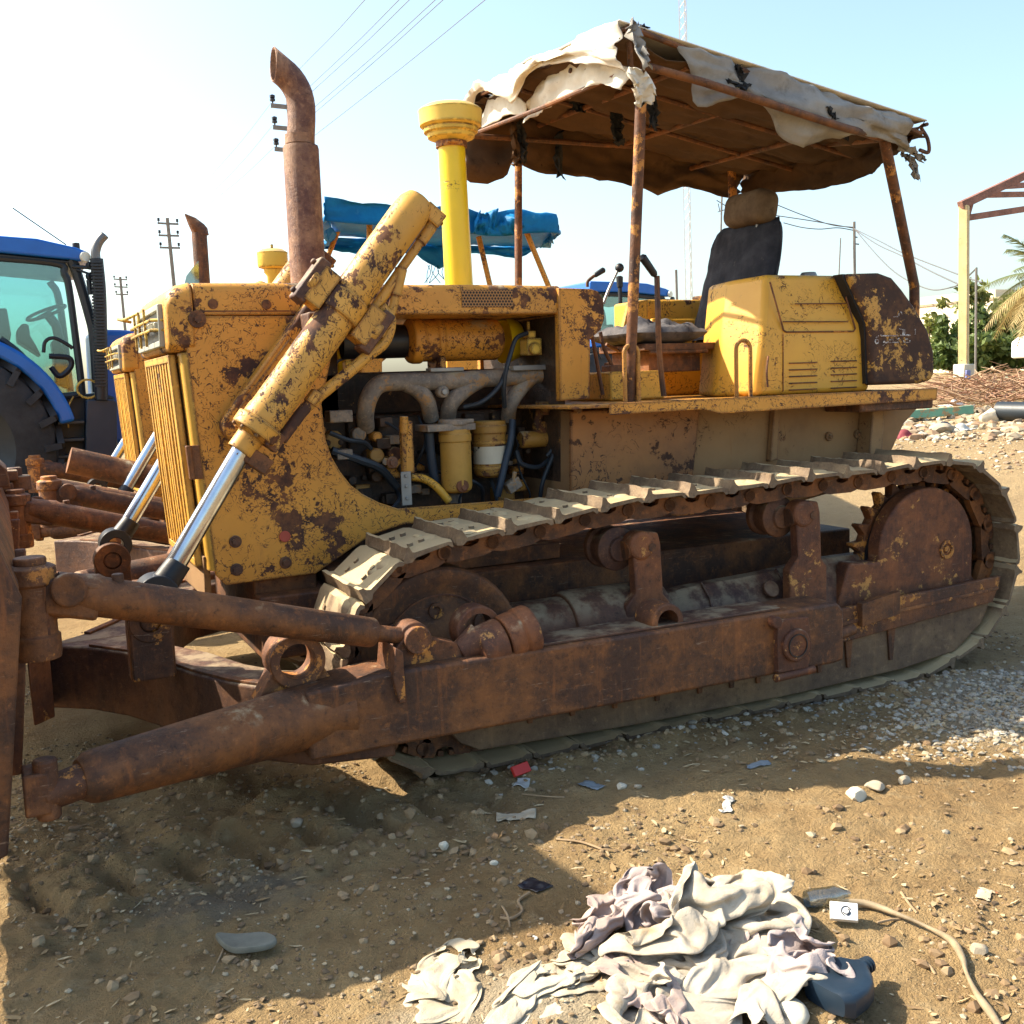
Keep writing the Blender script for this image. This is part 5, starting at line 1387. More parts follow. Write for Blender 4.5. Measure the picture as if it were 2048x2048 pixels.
# loose stones: a few thousand small ones as one mass
ICO = bmesh.new(); bmesh.ops.create_icosphere(ICO, subdivisions=1, radius=1)
IV = np.array([tuple(v_.co) for v_ in ICO.verts]); IF = np.array([[v_.index for v_ in f.verts] for f in ICO.faces]); ICO.free()
def rocks(name, pts, sizes, mat, seed, flat=.6, sink=.25):
    rn = np.random.RandomState(seed); V = []; Fc = []; o = 0
    pa = np.array(pts); TZ = terr(pa[:, 0], pa[:, 1])
    for (x, y), s, tz_ in zip(pts, sizes, TZ):
        q = IV*(1+.35*(rn.rand(len(IV), 1)-.5)*1.6)*np.array([1, .6+.6*rn.rand(), flat*(.6+.6*rn.rand())])*s
        a = rn.rand()*6.28; ca, sa = math.cos(a), math.sin(a); t = (rn.rand()-.5)*.7
        q = q@np.array([[1, 0, 0], [0, math.cos(t), -math.sin(t)], [0, math.sin(t), math.cos(t)]])
        q = np.stack([q[:, 0]*ca-q[:, 1]*sa, q[:, 0]*sa+q[:, 1]*ca, q[:, 2]], -1)
        q += np.array([x, y, tz_+s*flat*(1-sink*2)*.5]); V.append(q); Fc.append(IF+o); o += len(q)
    V = np.concatenate(V); Fc = np.concatenate(Fc)
    me = bpy.data.meshes.new(name); me.from_pydata(V.tolist(), [], Fc.tolist()); me.materials.append(mat)
    ob = bpy.data.objects.new(name, me); col.objects.link(ob); return ob
def stonemat(name, cols):
    k = NT(name); g = k.n('NewGeometry'); r = k.n('ValToRGB'); k.l(g.outputs['Random Per Island'], r.inputs[0])
    e = r.color_ramp.elements; r.color_ramp.interpolation = 'CONSTANT'
    while len(e) < len(cols): e.new(.5)
    for i, c_ in enumerate(cols): e[i].position = i/len(cols); e[i].color = (*c_, 1)
    v = k.n('TexCoord').outputs['Object']; n_ = k.noise(v, 60, 4, .7)
    k.base(k.mix(k.math('MULTIPLY', k.ramp(n_, .4, .7), .4), r.outputs[0], (.2, .14, .08))); k.rough(.9); return k.m
rn = np.random.RandomState(5)
pts, sz = [], []
while len(pts) < 6500:
    d = 1.9+rn.rand()**.8*6.2; a = rad(25.5)+rad(28)*(rn.rand()*2-1); x, y = d*math.sin(a), d*math.cos(a)
    if y > 4.1 and 1.3 < x < 5: continue
    dens = .10+2.6*max(0, float(fbm(x*1.9, y*1.9, 71, 4))-.03)
    if rn.rand() > dens: continue
    pts.append((x, y)); sz.append(.0035+.010*rn.rand()**3.2)
tag(rocks('pebbles', pts, sz, stonemat('pebble_mix', [(.22, .15, .08), (.17, .11, .055), (.27, .20, .12), (.13, .085, .045), (.36, .30, .20)]), 6), kind='stuff')
pts, sz = [], []
while len(pts) < 6500:
    x, y = 4.55+rn.randn()*.55, 3.45+rn.randn()*.26
    if y > 3.98: continue
    pts.append((x, y)); sz.append(.005+.014*rn.rand()**2.6)
for i in range(420):
    x, y = 1.7+rn.rand()*3.2, 3.92+rn.randn()*.09
    pts.append((x, y)); sz.append(.004+.018*rn.rand()**3)
tag(rocks('gravel', pts, sz, stonemat('gravel_mix', [(.30, .27, .21), (.38, .32, .21), (.25, .235, .20), (.43, .40, .33), (.30, .22, .12), (.34, .30, .24)]), 7), kind='stuff')
pts, sz = [], []
while len(pts) < 2100:
    d = 2.2+rn.rand()**.8*3.4; a = rad(25.5)+rad(27)*(rn.rand()*2-1); x, y = d*math.sin(a), d*math.cos(a)
    if (y > 4.05 and 1.3 < x) or y > 4.9: continue
    dens = .05+2.4*max(0, float(fbm(x*2.6, y*2.6, 171, 4))-.04)+(1.1 if y > 3.35 and x < 1.7 else 0)+(.8 if 3.72 < y and x > 1.5 else 0)
    if rn.rand() > dens: continue
    pts.append((x, y)); sz.append(.004+.022*rn.rand()**4)
tag(rocks('soil_clods', pts, sz, stonemat('clod_mix', [(.20, .13, .065), (.26, .175, .09), (.16, .10, .05), (.31, .22, .12)]), 61, .7, .4), kind='stuff')
# chaff, straw and leaf scraps lying about
V, Fc = [], []; o = 0
for i in range(7000):
    d = 1.9+rn.rand()**.9*4.5; a = rad(25.5)+rad(28)*(rn.rand()*2-1); x, y = d*math.sin(a), d*math.cos(a)
    if y > 3.95 and x > 1.2: continue
    dens = (.02 if x < 1.6 and y > 2.7 else .06)+2.8*max(0, float(fbm(x*2.3, y*2.3, 91, 4))-.02)*(1.3 if x > 2.0 else .8)
    if rn.rand() > dens: continue
    L = .005+.026*rn.rand()**3; w_ = .0015+.006*rn.rand()**2; a = rn.rand()*6.28; zz = float(terr(x, y))+.004
    dx, dy = math.cos(a)*L, math.sin(a)*L; px, py = -math.sin(a)*w_, math.cos(a)*w_; c_ = .006*rn.rand()
    V += [(x-dx+px, y-dy+py, zz), (x-dx-px, y-dy-py, zz+c_*.4), (x-px*1.4, y-py*1.4, zz+c_), (x+px*1.4, y+py*1.4, zz+c_*.6), (x+dx, y+dy, zz+.008*rn.rand())]
    Fc += [(o, o+1, o+2, o+3), (o+3, o+2, o+4)]; o += 5
me = bpy.data.meshes.new('straw_litter'); me.from_pydata(V, [], Fc); me.materials.append(stonemat('chaff_mix', [(.40, .30, .16), (.30, .20, .09), (.46, .37, .22), (.22, .14, .065)]))
ob = bpy.data.objects.new('straw_litter', me); col.objects.link(ob); tag(ob, kind='stuff')

# ------------------------------------------------------------ CLUTTER ON THE GROUND
def one_rock(p, size, label, mat='stone', group=None, flat=.6, seed=0, name='stone'):
    g = G(p); rn2 = np.random.RandomState(seed+int(p[0])); b = bmesh.new(); bmesh.ops.create_icosphere(b, subdivisions=3, radius=1)
    sc_ = Vector((size, size*(.65+.3*rn2.rand()), size*flat)); a = rn2.rand()*6.28
    pl = [Vector(rn2.randn(3)).normalized() for _ in range(9)]; pd = [.62+.25*rn2.rand() for _ in pl]
    for v_ in b.verts:
        for n_, d_ in zip(pl, pd):
            e_ = v_.co.dot(n_)-d_
            if e_ > 0: v_.co -= n_*e_
        v_.co *= 1+.05*float(fbm(v_.co.x*3+seed, v_.co.y*3+v_.co.z*2, 3, 3))
        v_.co = Matrix.Rotation(a, 3, 'Z') @ Vector((v_.co.x*sc_.x, v_.co.y*sc_.y, v_.co.z*sc_.z))
    me = bpy.data.meshes.new(name); b.to_mesh(me); b.free()
    me.polygons.foreach_set('use_smooth', [True]*len(me.polygons)); me.set_sharp_from_angle(angle=rad(28))
    me.materials.append(M[mat]); ob = bpy.data.objects.new(name, me); col.objects.link(ob); ob.location = g+Vector((0, 0, size*flat*.45))
    return tag(ob, label, 'stone', group)
M['stone_pale'] = plain('pale_stone', (.66, .60, .46), .9, 0, .3, 6, .4)
one_rock((1614, 1508), .062, 'large pale stone on the sunlit soil to the right of the shadow edge', 'stone_pale', flat=.5)
one_rock((1493, 1922), .060, 'pale flat stone below the white cloth at the bottom edge of the photo', 'stone_pale', flat=.4)
one_rock((838, 1603), .022, 'small pale stone in the shaded dirt, left of the black plastic scrap', 'stone_pale', flat=.9)
one_rock((932, 1631), .016, 'small white pebble-like stone just above and left of the black plastic scrap', 'stone_pale')
one_rock((1846, 1797), .028, 'rounded tan stone enclosed by the curve of the hose')
one_rock((1707, 1478), .032, 'dark-topped tan stone right of the large pale stone')
one_rock((1650, 1488), .042, 'crumbly yellow stone just behind the large pale stone', flat=.45)
one_rock((1173, 1487), .026, 'tan stone in shade beside the track, right of the red packet', 'stone_pale')
one_rock((1203, 1488), .018, 'smaller tan stone touching the right of another one in the shade near the track')
one_rock((820, 1448), .05, 'clod of dried mud under the push arm strut', flat=.4)
one_rock((1437, 1340), .10, 'broad dusty clod against the bottom of the track', flat=.25)
one_rock((560, 1560), .03, 'flat grey-brown stone in the deep shade below the long strut')
# cloth by relaxing a squeezed sheet on to the ground and a few lumps
def crumple(nx, ny, wx, wy, cx, cy, squeeze, lumps, seed, steps=170, rot=0, h0=.10, jitter=.05):
    rn_ = np.random.RandomState(seed)
    u, v_ = np.meshgrid(np.linspace(-.5, .5, nx), np.linspace(-.5, .5, ny), indexing='ij')
    rx, ry = wx/(nx-1), wy/(ny-1)
    nzz = fbm(u*5+seed, v_*5, seed, 4)
    P = np.stack([u*wx*squeeze+jitter*fbm(u*7+3, v_*7, seed+1, 3), v_*wy*squeeze+jitter*fbm(u*7, v_*7+9, seed+2, 3), h0+.12*nzz+.06*fbm(u*14, v_*14, seed+3, 3)], -1)
    ca, sa = math.cos(rot), math.sin(rot); x, y = P[..., 0].copy(), P[..., 1].copy()
    P[..., 0] = cx+x*ca-y*sa; P[..., 1] = cy+x*sa+y*ca
    base = terr(P[..., 0], P[..., 1]); P[..., 2] += base; Vv = np.zeros_like(P)
    def con(a, b, L, st=1.0):
        pa, pb = P[a], P[b]; d = pb-pa; l = np.linalg.norm(d, axis=-1, keepdims=True)+1e-9; c_ = d*((l-L)/l)*.5*st
        P[a] = pa+c_; P[b] = pb-c_
    sl_ = np.s_
    lumps = [(lx, ly, lz+float(terr(lx, ly)), a, b, c_) for lx, ly, lz, a, b, c_ in lumps]
    for it in range(steps):
        Vv[..., 2] -= .0022; Q = P.copy(); P += Vv
        if it % 6 == 0: g = terr(P[..., 0], P[..., 1])+.006
        for r_ in range(4):
            for o_ in (0, 1):
                A_, B_ = P[o_:nx-1:2], P[o_+1:nx:2]; m_ = min(len(A_), len(B_))
                con(sl_[o_:o_+2*m_-1:2], sl_[o_+1:o_+2*m_:2], rx)
                m_ = min(len(range(o_, ny-1, 2)), len(range(o_+1, ny, 2)))
                con(sl_[:, o_:o_+2*m_-1:2], sl_[:, o_+1:o_+2*m_:2], ry)
            for o_ in (0, 1):
                m_ = min(len(range(o_, nx-1, 2)), len(range(o_+1, nx, 2))); dg = math.hypot(rx, ry)
                con(sl_[o_:o_+2*m_-1:2, :-1], sl_[o_+1:o_+2*m_:2, 1:], dg, .5); con(sl_[o_:o_+2*m_-1:2, 1:], sl_[o_+1:o_+2*m_:2, :-1], dg, .5)
            for o_ in range(4):
                a_ = list(range(o_, nx-2, 4)); con(sl_[a_], sl_[[i+2 for i in a_]], rx*2, .18)
                a_ = list(range(o_, ny-2, 4)); con(sl_[:, a_], sl_[:, [i+2 for i in a_]], ry*2, .18)
            if r_ % 2 == 0:
                for k_ in (5, 9):
                    for o_ in range(0, 2*k_, 3):
                        a_ = list(range(o_, nx-k_, 2*k_)); con(sl_[a_], sl_[[i+k_ for i in a_]], rx*k_*.93, .10)
                        a_ = list(range(o_, ny-k_, 2*k_)); con(sl_[:, a_], sl_[:, [i+k_ for i in a_]], ry*k_*.93, .10)
            for (lx, ly, lz, a, b, c_) in lumps:
                d = (P-np.array([lx, ly, lz]))/np.array([a, b, c_]); l = np.linalg.norm(d, axis=-1, keepdims=True)
                P = np.where(l < 1, np.array([lx, ly, lz])+d/np.maximum(l, .05)*np.array([a, b, c_]), P)
            low = P[..., 2] < g
            P[..., 2] = np.where(low, g, P[..., 2])
            P[..., :2] = np.where(low[..., None], Q[..., :2]+(P[..., :2]-Q[..., :2])*.6, P[..., :2])
        Vv = (P-Q)*.90
    return P
def cloth(name, P, mat, label, cat='cloth', thick=.004):
    o = MB().grid(P).build(name, mat, None, 0, 180, solid=thick, sub=2); return tag(o, label, cat)
M['cloth_white'] = fabric('dirty_white_cloth', (.47, .415, .33), (.38, .32, .24), (.25, .18, .10), .72, 7, .06)
M['cloth_pink'] = fabric('faded_pink_cloth', (.45, .35, .30), (.37, .28, .24), (.27, .19, .13), .55, 6, .06)
M['cloth_lilac'] = fabric('greyish_lilac_cloth', (.40, .335, .315), (.33, .27, .26), (.22, .17, .13), .5, 6, .06)
M['cloth_dirty'] = fabric('soil_caked_rag', (.50, .44, .33), (.40, .33, .22), (.30, .21, .12), .55, 5, .05)
# shapes of fallen cloth: square grids of points settled by a cloth simulation, in steps of 2.5 mm, each number the change from the one before
FALLEN = {
    'a': (46, [
        -168,-5,8,1,2,-4,0,3,1,6,6,3,0,7,5,-3,-2,-1,2,6,4,4,1,3,4,1,-6,-7,0,-5,6,5,9,8,7,-1,-2,-1,-4,-2,-9,-1,7,3,2,-5,0,6,8,0,-4,7,0,-4,-1,4,5,5,3,1,
        5,4,-1,1,1,6,3,2,1,-4,1,2,-5,-5,-2,-5,2,9,8,11,6,8,0,-3,-1,-6,-5,-8,0,1,6,6,10,9,7,-4,0,2,-7,-6,7,3,4,4,0,8,1,5,5,1,5,1,0,6,-3,-2,-2,-2,-5,-2,
        -2,-4,2,9,9,7,8,8,7,-2,-3,-5,-6,-4,-4,-3,5,4,16,6,0,-5,-3,0,-6,-3,5,5,4,0,6,6,2,6,4,1,4,5,2,1,0,-2,-5,-2,-5,-2,-3,0,0,11,9,10,5,6,4,4,0,-5,-5,-3,
        -6,-5,-1,3,16,1,-9,-7,0,-6,-1,1,5,6,0,1,6,8,2,3,7,1,4,4,2,3,-2,-2,-2,-4,-1,-4,-4,-5,5,12,9,6,8,4,-4,6,5,-5,-1,-5,-5,-3,-4,-1,8,-4,-9,-6,-7,-3,1,5,2,4,
        5,0,10,7,6,1,5,-1,1,6,4,2,3,-1,-2,-6,-3,-2,-3,-6,2,12,3,7,10,0,-3,1,6,4,-2,-3,-5,-5,-4,-1,6,-8,-7,-6,-6,-3,1,2,6,4,3,5,11,6,9,2,2,2,-3,1,5,2,3,3,
        -3,-2,-4,-5,-2,-3,-2,2,9,4,6,3,-5,4,8,5,0,-7,-4,-2,-3,-5,3,-9,-5,-5,-4,-4,0,6,4,7,4,9,7,8,4,6,-1,-2,-1,2,2,3,3,4,1,-3,-5,-2,-4,-2,-5,-3,5,2,0,8,4,5,
        5,7,-7,-3,-4,-1,-2,3,4,-6,-7,-5,-4,2,1,6,7,5,7,6,0,7,2,3,2,3,0,-1,0,2,5,3,3,-3,-2,-5,-3,-4,-3,-4,0,0,4,5,9,4,6,1,-7,2,0,-6,-1,2,9,-8,-7,-3,0,1,
        2,6,5,10,3,-9,4,0,2,6,5,2,8,-1,4,-3,0,5,5,-2,-5,-3,-1,-3,-5,1,-4,1,3,4,10,0,0,2,0,8,0,-4,-4,-1,5,-4,-2,-3,-1,1,3,8,8,5,-4,-6,-1,-1,3,3,2,4,7,5,
        0,2,1,-4,5,5,-2,-4,-4,0,-5,-3,2,2,4,3,4,2,4,4,2,5,0,-9,-1,-7,12,-6,0,-2,2,-1,6,7,-1,2,-7,-8,2,6,0,-2,-2,6,8,7,3,1,1,4,-4,2,2,-3,-2,-1,-2,-2,3,4,
        3,3,4,5,8,0,2,-1,-4,-7,-1,-4,10,-6,-2,2,3,1,6,2,-5,-8,-6,-7,3,-2,0,4,9,5,9,7,4,-1,6,-1,-1,0,-1,3,-3,-1,-1,2,0,2,6,3,1,11,4,-2,0,-4,-4,-3,-3,-5,7,-5,
        -2,2,4,1,2,0,-8,-5,-5,-3,-4,0,3,6,8,7,10,8,0,3,4,1,-1,0,-2,0,1,-1,2,0,3,2,4,3,7,2,-4,-5,-6,1,6,-3,-5,-3,10,-4,-4,-2,1,5,3,-3,-7,-4,-5,-3,-2,2,5,5,
        8,8,11,2,7,2,5,1,-2,-2,-1,2,-1,1,-4,2,5,-1,2,-1,11,-5,-5,-8,-10,4,5,4,0,-1,5,0,-4,-7,4,0,3,-1,-5,-5,-1,2,-4,3,6,7,9,6,6,4,6,3,4,3,-3,-4,0,-1,0,1,
        -3,3,1,-1,-4,1,7,-8,-7,-6,-8,1,5,5,4,9,-9,5,-4,2,1,3,1,1,0,-7,-2,4,-1,3,9,8,6,6,7,-4,2,9,6,-2,0,-5,0,1,-1,-2,1,0,3,-4,-2,1,-2,-6,-5,-8,-2,-2,2,6,
        8,9,4,0,3,0,2,1,2,3,-1,0,-1,4,3,3,6,8,7,5,0,3,-3,6,6,2,-2,-6,1,2,-3,-3,1,-4,2,2,-3,0,-2,-6,-7,-4,-3,4,4,5,12,12,11,0,0,0,3,-2,2,1,1,4,0,5,
        9,-2,6,5,7,5,3,-5,3,3,1,6,-3,-5,1,1,-5,1,-2,-3,-1,-1,2,-4,-1,-6,-7,0,5,3,7,5,13,10,11,3,-2,-2,-3,1,3,2,1,6,2,1,5,4,5,7,3,4,-2,-2,8,0,0,3,-5,-2,
        2,-1,-4,2,0,-4,-3,-4,-6,-1,-1,1,-5,6,7,5,6,8,10,9,13,-1,-1,-1,-4,-4,5,2,3,5,2,-1,3,9,6,0,3,1,-3,7,3,0,0,-3,3,1,0,-4,4,2,-2,-5,-7,-8,-7,-2,0,4,4,3,
        9,8,5,9,11,7,-8,5,-1,6,0,-5,1,4,4,3,2,1,4,3,6,-1,-2,5,5,2,-4,3,4,6,-1,2,0,-2,3,0,-4,-5,-7,-7,-5,-1,0,1,4,9,7,6,7,11,6,9,1,5,6,1,1,-3,1,3,
        4,4,3,0,1,3,-3,5,5,5,6,-3,-2,9,8,0,1,1,2,1,1,-5,-1,-6,-7,-7,-3,-4,3,0,6,6,5,10,3,3,11,7,5,2,6,4,-3,1,5,5,1,3,3,3,-5,3,0,5,5,4,5,1,0,7,
        8,2,1,1,4,2,-6,-1,-5,-7,-7,-4,-4,-5,0,5,3,6,7,6,-2,7,6,6,-3,10,5,1,5,3,5,5,2,-3,5,1,-5,-1,3,7,0,7,7,4,0,10,4,0,5,1,2,-1,-6,-2,-3,-9,-7,-4,-2,-7,
        -1,3,5,7,3,-1,6,2,5,4,9,8,3,5,5,7,7,3,-3,-6,-4,3,-4,3,6,2,5,6,6,4,9,5,4,5,2,1,-1,-4,-3,-5,-5,-8,-3,-4,-4,-7,2,-3,3,0,3,5,3,6,7,4,15,3,5,8,
        6,8,5,-3,-4,-7,-7,-4,4,5,6,1,6,3,3,11,12,3,6,0,2,2,-2,-6,-7,-3,-7,-4,-2,-7,-7,0,-1,-2,-2,2,4,4,5,4,5,0,9,5,8,11,8,5,-1,-6,-5,-6,-9,1,2,6,4,5,4,5,
        8,7,9,4,-2,2,2,3,-9,-5,-2,-8,-3,-6,-6,-7,7,-1,-7,-6,2,6,0,5,-1,2,4,6,15,9,8,8,7,-1,-6,-6,-7,-6,-1,3,-2,2,5,8,6,6,-1,5,7,7,1,3,4,-6,-4,-4,-5,-4,-5,-7,
        -6,-4,-6,-1,5,-2,0,5,1,0,6,3,-1,-6,15,11,10,5,0,-7,-8,-6,-2,-7,1,0,2,2,6,7,8,4,-2,-2,11,5,2,5,3,-6,-5,-4,-6,-6,-6,-6,-9,-6,-8,2,-3,5,4,7,3,2,-1,8,-2,0,
        14,12,5,-1,-9,-3,-7,-5,-3,0,2,-2,4,2,0,4,6,3,2,6,4,1,4,4,3,-6,-3,-4,-7,-7,-11,-10,-9,0,-3,-3,-3,1,6,11,7,3,-1,2,5,-1,10,11,3,-6,-7,-10,-2,-2,-2,0,0,2,6,2,
        -2,2,6,1,5,2,2,-2,6,8,-2,-6,-4,-10,-7,-7,-11,-5,-7,-4,-1,-3,-2,1,9,9,9,3,-4,-2,5,6,10,1,-1,-6,-4,-5,-1,-1,1,-4,4,1,8,1,-2,7,0,-1,5,-2,2,2,1,4,-1,-6,-7,-8,
        -6,-6,-10,-6,-3,-3,-6,-1,0,3,7,9,6,0,-5,-3,0,5,8,-4,1,-4,-8,0,-1,-1,0,1,3,3,1,5,-1,3,2,-5,5,2,-1,5,-5,-2,-2,-6,-3,-6,-8,-7,-6,-6,-2,1,-4,-5,0,0,3,4,4,-2,
        -4,0,-3,2,11,-6,-1,-5,-4,-1,1,-3,1,2,4,1,1,0,-6,3,0,1,2,6,-2,4,-3,-3,-4,-5,-6,-8,-5,-6,-3,-6,-2,2,-6,-7,-2,4,1,-7,-1,-6,-1,3,-2,4,9,-4,-4,-7,0,0,0,-5,5,3,
        2,1,-1,-1,-6,-5,0,7,-1,5,4,-2,-5,-2,-1,-6,-5,-7,-9,-4,-6,-2,0,-1,-5,-3,-2,-2,-4,-7,-4,-6,0,-2,-3,1,8,-6,-6,-4,4,-1,-9,1,7,6,1,0,-8,-5,2,-3,-4,4,5,-2,2,2,-5,-6,
        -4,1,-8,-3,-7,-3,-4,0,-4,1,-5,-4,-2,-8,-4,-2,-8,0,-7,-4,-2,-3,5,-6,-7,1,-5,-4,-5,-2,5,8,5,-3,-7,-3,-4,-1,3,9,2,-2,-1,-3,-5,0,-5,-2,-4,-5,-3,-3,-4,-1,-4,0,-3,-5,-6,-6,
        -3,-6,-1,-6,-3,-5,-5,-5,2,-5,-4,-7,-4,0,0,-4,2,6,3,-4,-2,-2,-5,1,9,8,1,-2,-6,-2,-4,-2,-5,0,-5,-7,-2,0,-5,-3,-1,-3,-6,-8,-3,-5,-6,-5,-4,-2,-4,-6,-8,-3,3,-1,-6,-5,-1,-3,
        -2,-3,1,4,2,-1,-3,-2,-6,6,11,-1,-2,0,5,-3,-1,-2,-7,-1,-4,-7,-6,1,-5,0,-6,-6,-7,-3,-3,-8,-4,-6,-6,-6,-4,-6,-4,-6,3,-2,-4,-2,-4,-1,0,-4,0,2,-4,3,-1,-6,3,9,3,2,5,1,
        0,-2,-2,1,-6,-7,-7,-6,-2,-5,-3,-8,-1,-8,-3,-1,-8,-5,-6,-5,-7,-4,-5,-7,-7,-1,7,-3,-2,-2,-4,-3,2,1,-5,2,-6,2,2,-1,5,7,5,2,2,4,0,-1,-4,-4,-8,-6,-8,-7,-4,-4,-6,-7,-8,-2,
        0,-9,-6,-6,-4,-7,-1,-5,-6,-8,-7,-10,3,4,1,-6,-4,-4,1,1,-1,0,-3,0,3,5,8,3,1,3,6,2,-4,-6,-3,-6,-5,-4,-11,-8,-5,-6,-7,-8,-6,-8,-1,-6,-7,-4,-4,-4,-3,-7,-9,-5,-11,-8,5,3,
        5,-3,-4,-5,-2,2,0,2,0,-2,4,7,5,1,2,1,1,5,-5,-6,-3,-7,-5,-8,-11,-5,-5,-6,-7,-7,-5,-11,-9,-3,-3,-7,-6,-4,-7,-8,-11,-12,-8,-8,14,-3,4,1,-3,-4,-2,-4,1,0,5,2,0,7,8,-1,
        1,-3,-3,3,-5,-4,-5,-6,-7,-8,-7,-6,-4,-4,-6,-7,-9,-10,-8,-6,-7,-8,-7,-9,-9,-12,-12,-13,-5,-3,8,-4,2,3,-2,-4,0,-2,-4,3,2,4,0,9,2,3,-2,-2,-2,0,-7,-4,-6,-9,-8,-8,-5,1,-5,-3,
        -8,-9,-9,-9,-9,-7,-11,-8,-10,-14,-10,-15,-12,-8,-2,4,44,-1,8,3,-8,-7,-7,2,4,0,4,3,3,8,3,-2,-5,-6,-1,6,3,-5,1,8,4,6,-3,-6,4,7,4,3,-5,-2,-3,-8,-8,-2,-6,-5,-4,7,5,6,
        0,-1,3,-3,3,-2,-9,-5,-4,0,-2,2,3,6,3,5,3,0,-2,-5,1,5,1,0,6,5,6,7,1,-2,-4,-3,3,0,-2,-5,-1,-3,-4,-2,-4,-4,-6,-4,6,1,4,-2,-10,1,2,-11,-8,-3,-3,-3,1,1,5,5,
        4,6,4,0,4,-5,1,6,1,3,8,5,6,6,0,-3,-2,-8,-5,-2,-3,-3,-3,-1,-1,2,0,-4,-4,-3,-2,-3,3,-4,-3,-4,-5,-10,-5,-6,-4,-2,5,3,4,7,9,2,3,0,3,2,4,0,2,5,7,6,3,2,
        -3,-4,-3,-9,-4,-1,-4,-3,-4,1,1,2,4,1,-4,-2,-5,-2,-5,-1,-8,-9,-9,-7,-7,-5,-1,2,6,8,3,7,4,5,4,-2,3,4,1,4,7,0,8,3,1,-3,-2,-4,-4,-13,-5,-2,-2,-2,-3,1,4,3,3,6,
        3,-3,-7,0,-5,-6,-13,-6,-10,-8,-6,-2,-1,5,5,9,6,7,4,5,3,-2,3,2,4,2,3,4,5,4,1,-5,-4,-6,-11,-9,-6,-1,-1,-2,-1,3,4,6,4,4,4,3,-4,-7,-2,-7,-12,-7,-6,-5,-6,1,5,2,
        5,7,7,6,5,3,2,0,2,0,0,7,0,4,3,3,3,-4,-7,-7,-12,-11,-3,-3,-1,1,4,2,4,5,6,1,5,6,-3,-5,-3,-3,-9,-5,-2,-8,0,2,6,5,5,1,9,4,3,2,-1,1,-2,1,0,5,3,0,
        6,-2,4,-1,-7,-9,-9,-12,-3,-5,3,2,6,0,3,9,5,3,1,6,4,-5,-4,-4,-6,-4,-3,-2,-5,5,5,5,6,7,4,3,1,-3,-4,-1,-2,2,3,4,5,1,3,0,2,-1,-5,-7,-9,-8,-5,-6,-1,6,5,3,
        6,7,1,5,5,2,3,2,-7,-4,-2,-5,-6,-3,-3,7,4,5,6,8,2,-1,-6,0,0,-2,-3,5,5,3,8,-4,-3,6,1,0,-3,-6,-5,-8,-6,-3,-5,4,8,5,3,4,3,9,7,-1,-3,4,5,-1,-13,5,-2,-4,
        -6,4,4,6,7,6,-4,-3,-2,-1,1,5,4,2,0,3,5,0,1,-1,1,4,-2,-5,-7,-6,-4,-3,-6,1,6,5,5,4,10,9,7,-4,-6,0,9,2,-11,6,6,-5,-6,1,7,7,3,2,-4,-3,2,0,3,6,7,6,
        -6,1,6,-1,1,2,-3,-4,6,-2,-6,-2,-9,1,-5,-1,-1,9,4,12,9,9,-4,0,2,2,4,3,-1,1,7,2,-2,1,5,5,0,-5,-6,-4,4,4,6,7,5,4,0,3,10,1,-5,0,2,-8,-3,3,-6,-4,-2,-8,
        2,4,1,8,9,8,10,2,-5,1,7,2,-1,2,-2,5,2,-2,2,5,3,5,-4,1,-8,-6,3,6,4,6,5,5,4,10,10,0,-7,2,-2,-6,-8,-3,4,-6,-5,-7,1,4,11,8,5,10,10,-3,-7,7,7,0,-1,-2,
        4,2,1,-5,-3,3,8,4,0,-4,-2,-2,0,8,5,3,6,9,6,8,6,-2,-7,0,2,-7,-7,-6,2,2,-7,-5,1,8,7,8,10,10,1,-2,-1,5,7,2,-10,0,-5,6,2,-1,-3,-6,3,4,2,6,-7,-1,6,7,
        5,5,9,5,11,1,6,-2,2,-6,-1,-6,-9,-4,-5,-1,-5,4,3,6,7,12,12,8,0,-2,1,1,1,0,-4,0,0,1,4,8,1,-11,-7,1,7,6,3,-1,6,0,5,10,6,10,13,3,2,2,-1,-7,-4,-8,-9,-3,
        -7,-9,1,4,10,6,10,8,9,9,5,-1,-1,1,-3,-2,1,-4,-3,-2,5,8,6,1,-7,-5,1,5,5,-5,6,4,7,11,11,10,7,5,5,0,-3,-8,-9,-10,-6,-5,-5,0,-4,2,10,7,9,8,9,9,3,5,1,-7,
        0,3,-6,-2,-4,1,1,6,6,8,4,-6,-3,-6,8,-2,6,6,10,12,7,10,7,5,6,-8,-7,-4,-5,-5,-16,-8,-1,6,2,-3,8,9,5,11,7,5,3,5,2,-2,-2,7,-5,1,1,0,2,6,2,4,6,2,2,-3,
        1,8,-2,5,11,10,8,8,9,5,-3,-6,-9,-8,-7,-6,-12,-7,1,6,7,2,5,3,3,9,8,6,3,7,6,3,-2,4,-2,0,-10,3,5,11,-3,2,6,3,5,8,1,2,6,1,9,8,8,6,5,4,-7,-5,-10,-9,
        -6,-9,-11,-6,8,7,6,2,-2,2,9,10,9,5,8,4,5,4,8,2,-6,1,-5,1,6,4,7,1,5,4,6,6,3,4,6,7,6,8,7,4,6,-5,-9,-9,-7,-4,-10,-10,-6,4,6,6,-4,3,6,6,8,6,8,5,
        8,6,3,8,9,2,-2,0,-8,5,2,5,7,4,6,5,7,3,5,2,10,6,9,6,4,3,1,-8,-10,-6,-2,-10,-10,-10,3,5,7,2,3,-1,6,7,8,7,5,6,5,6,6,10,6,8,0,-3,-4,1,5,7,6,5,
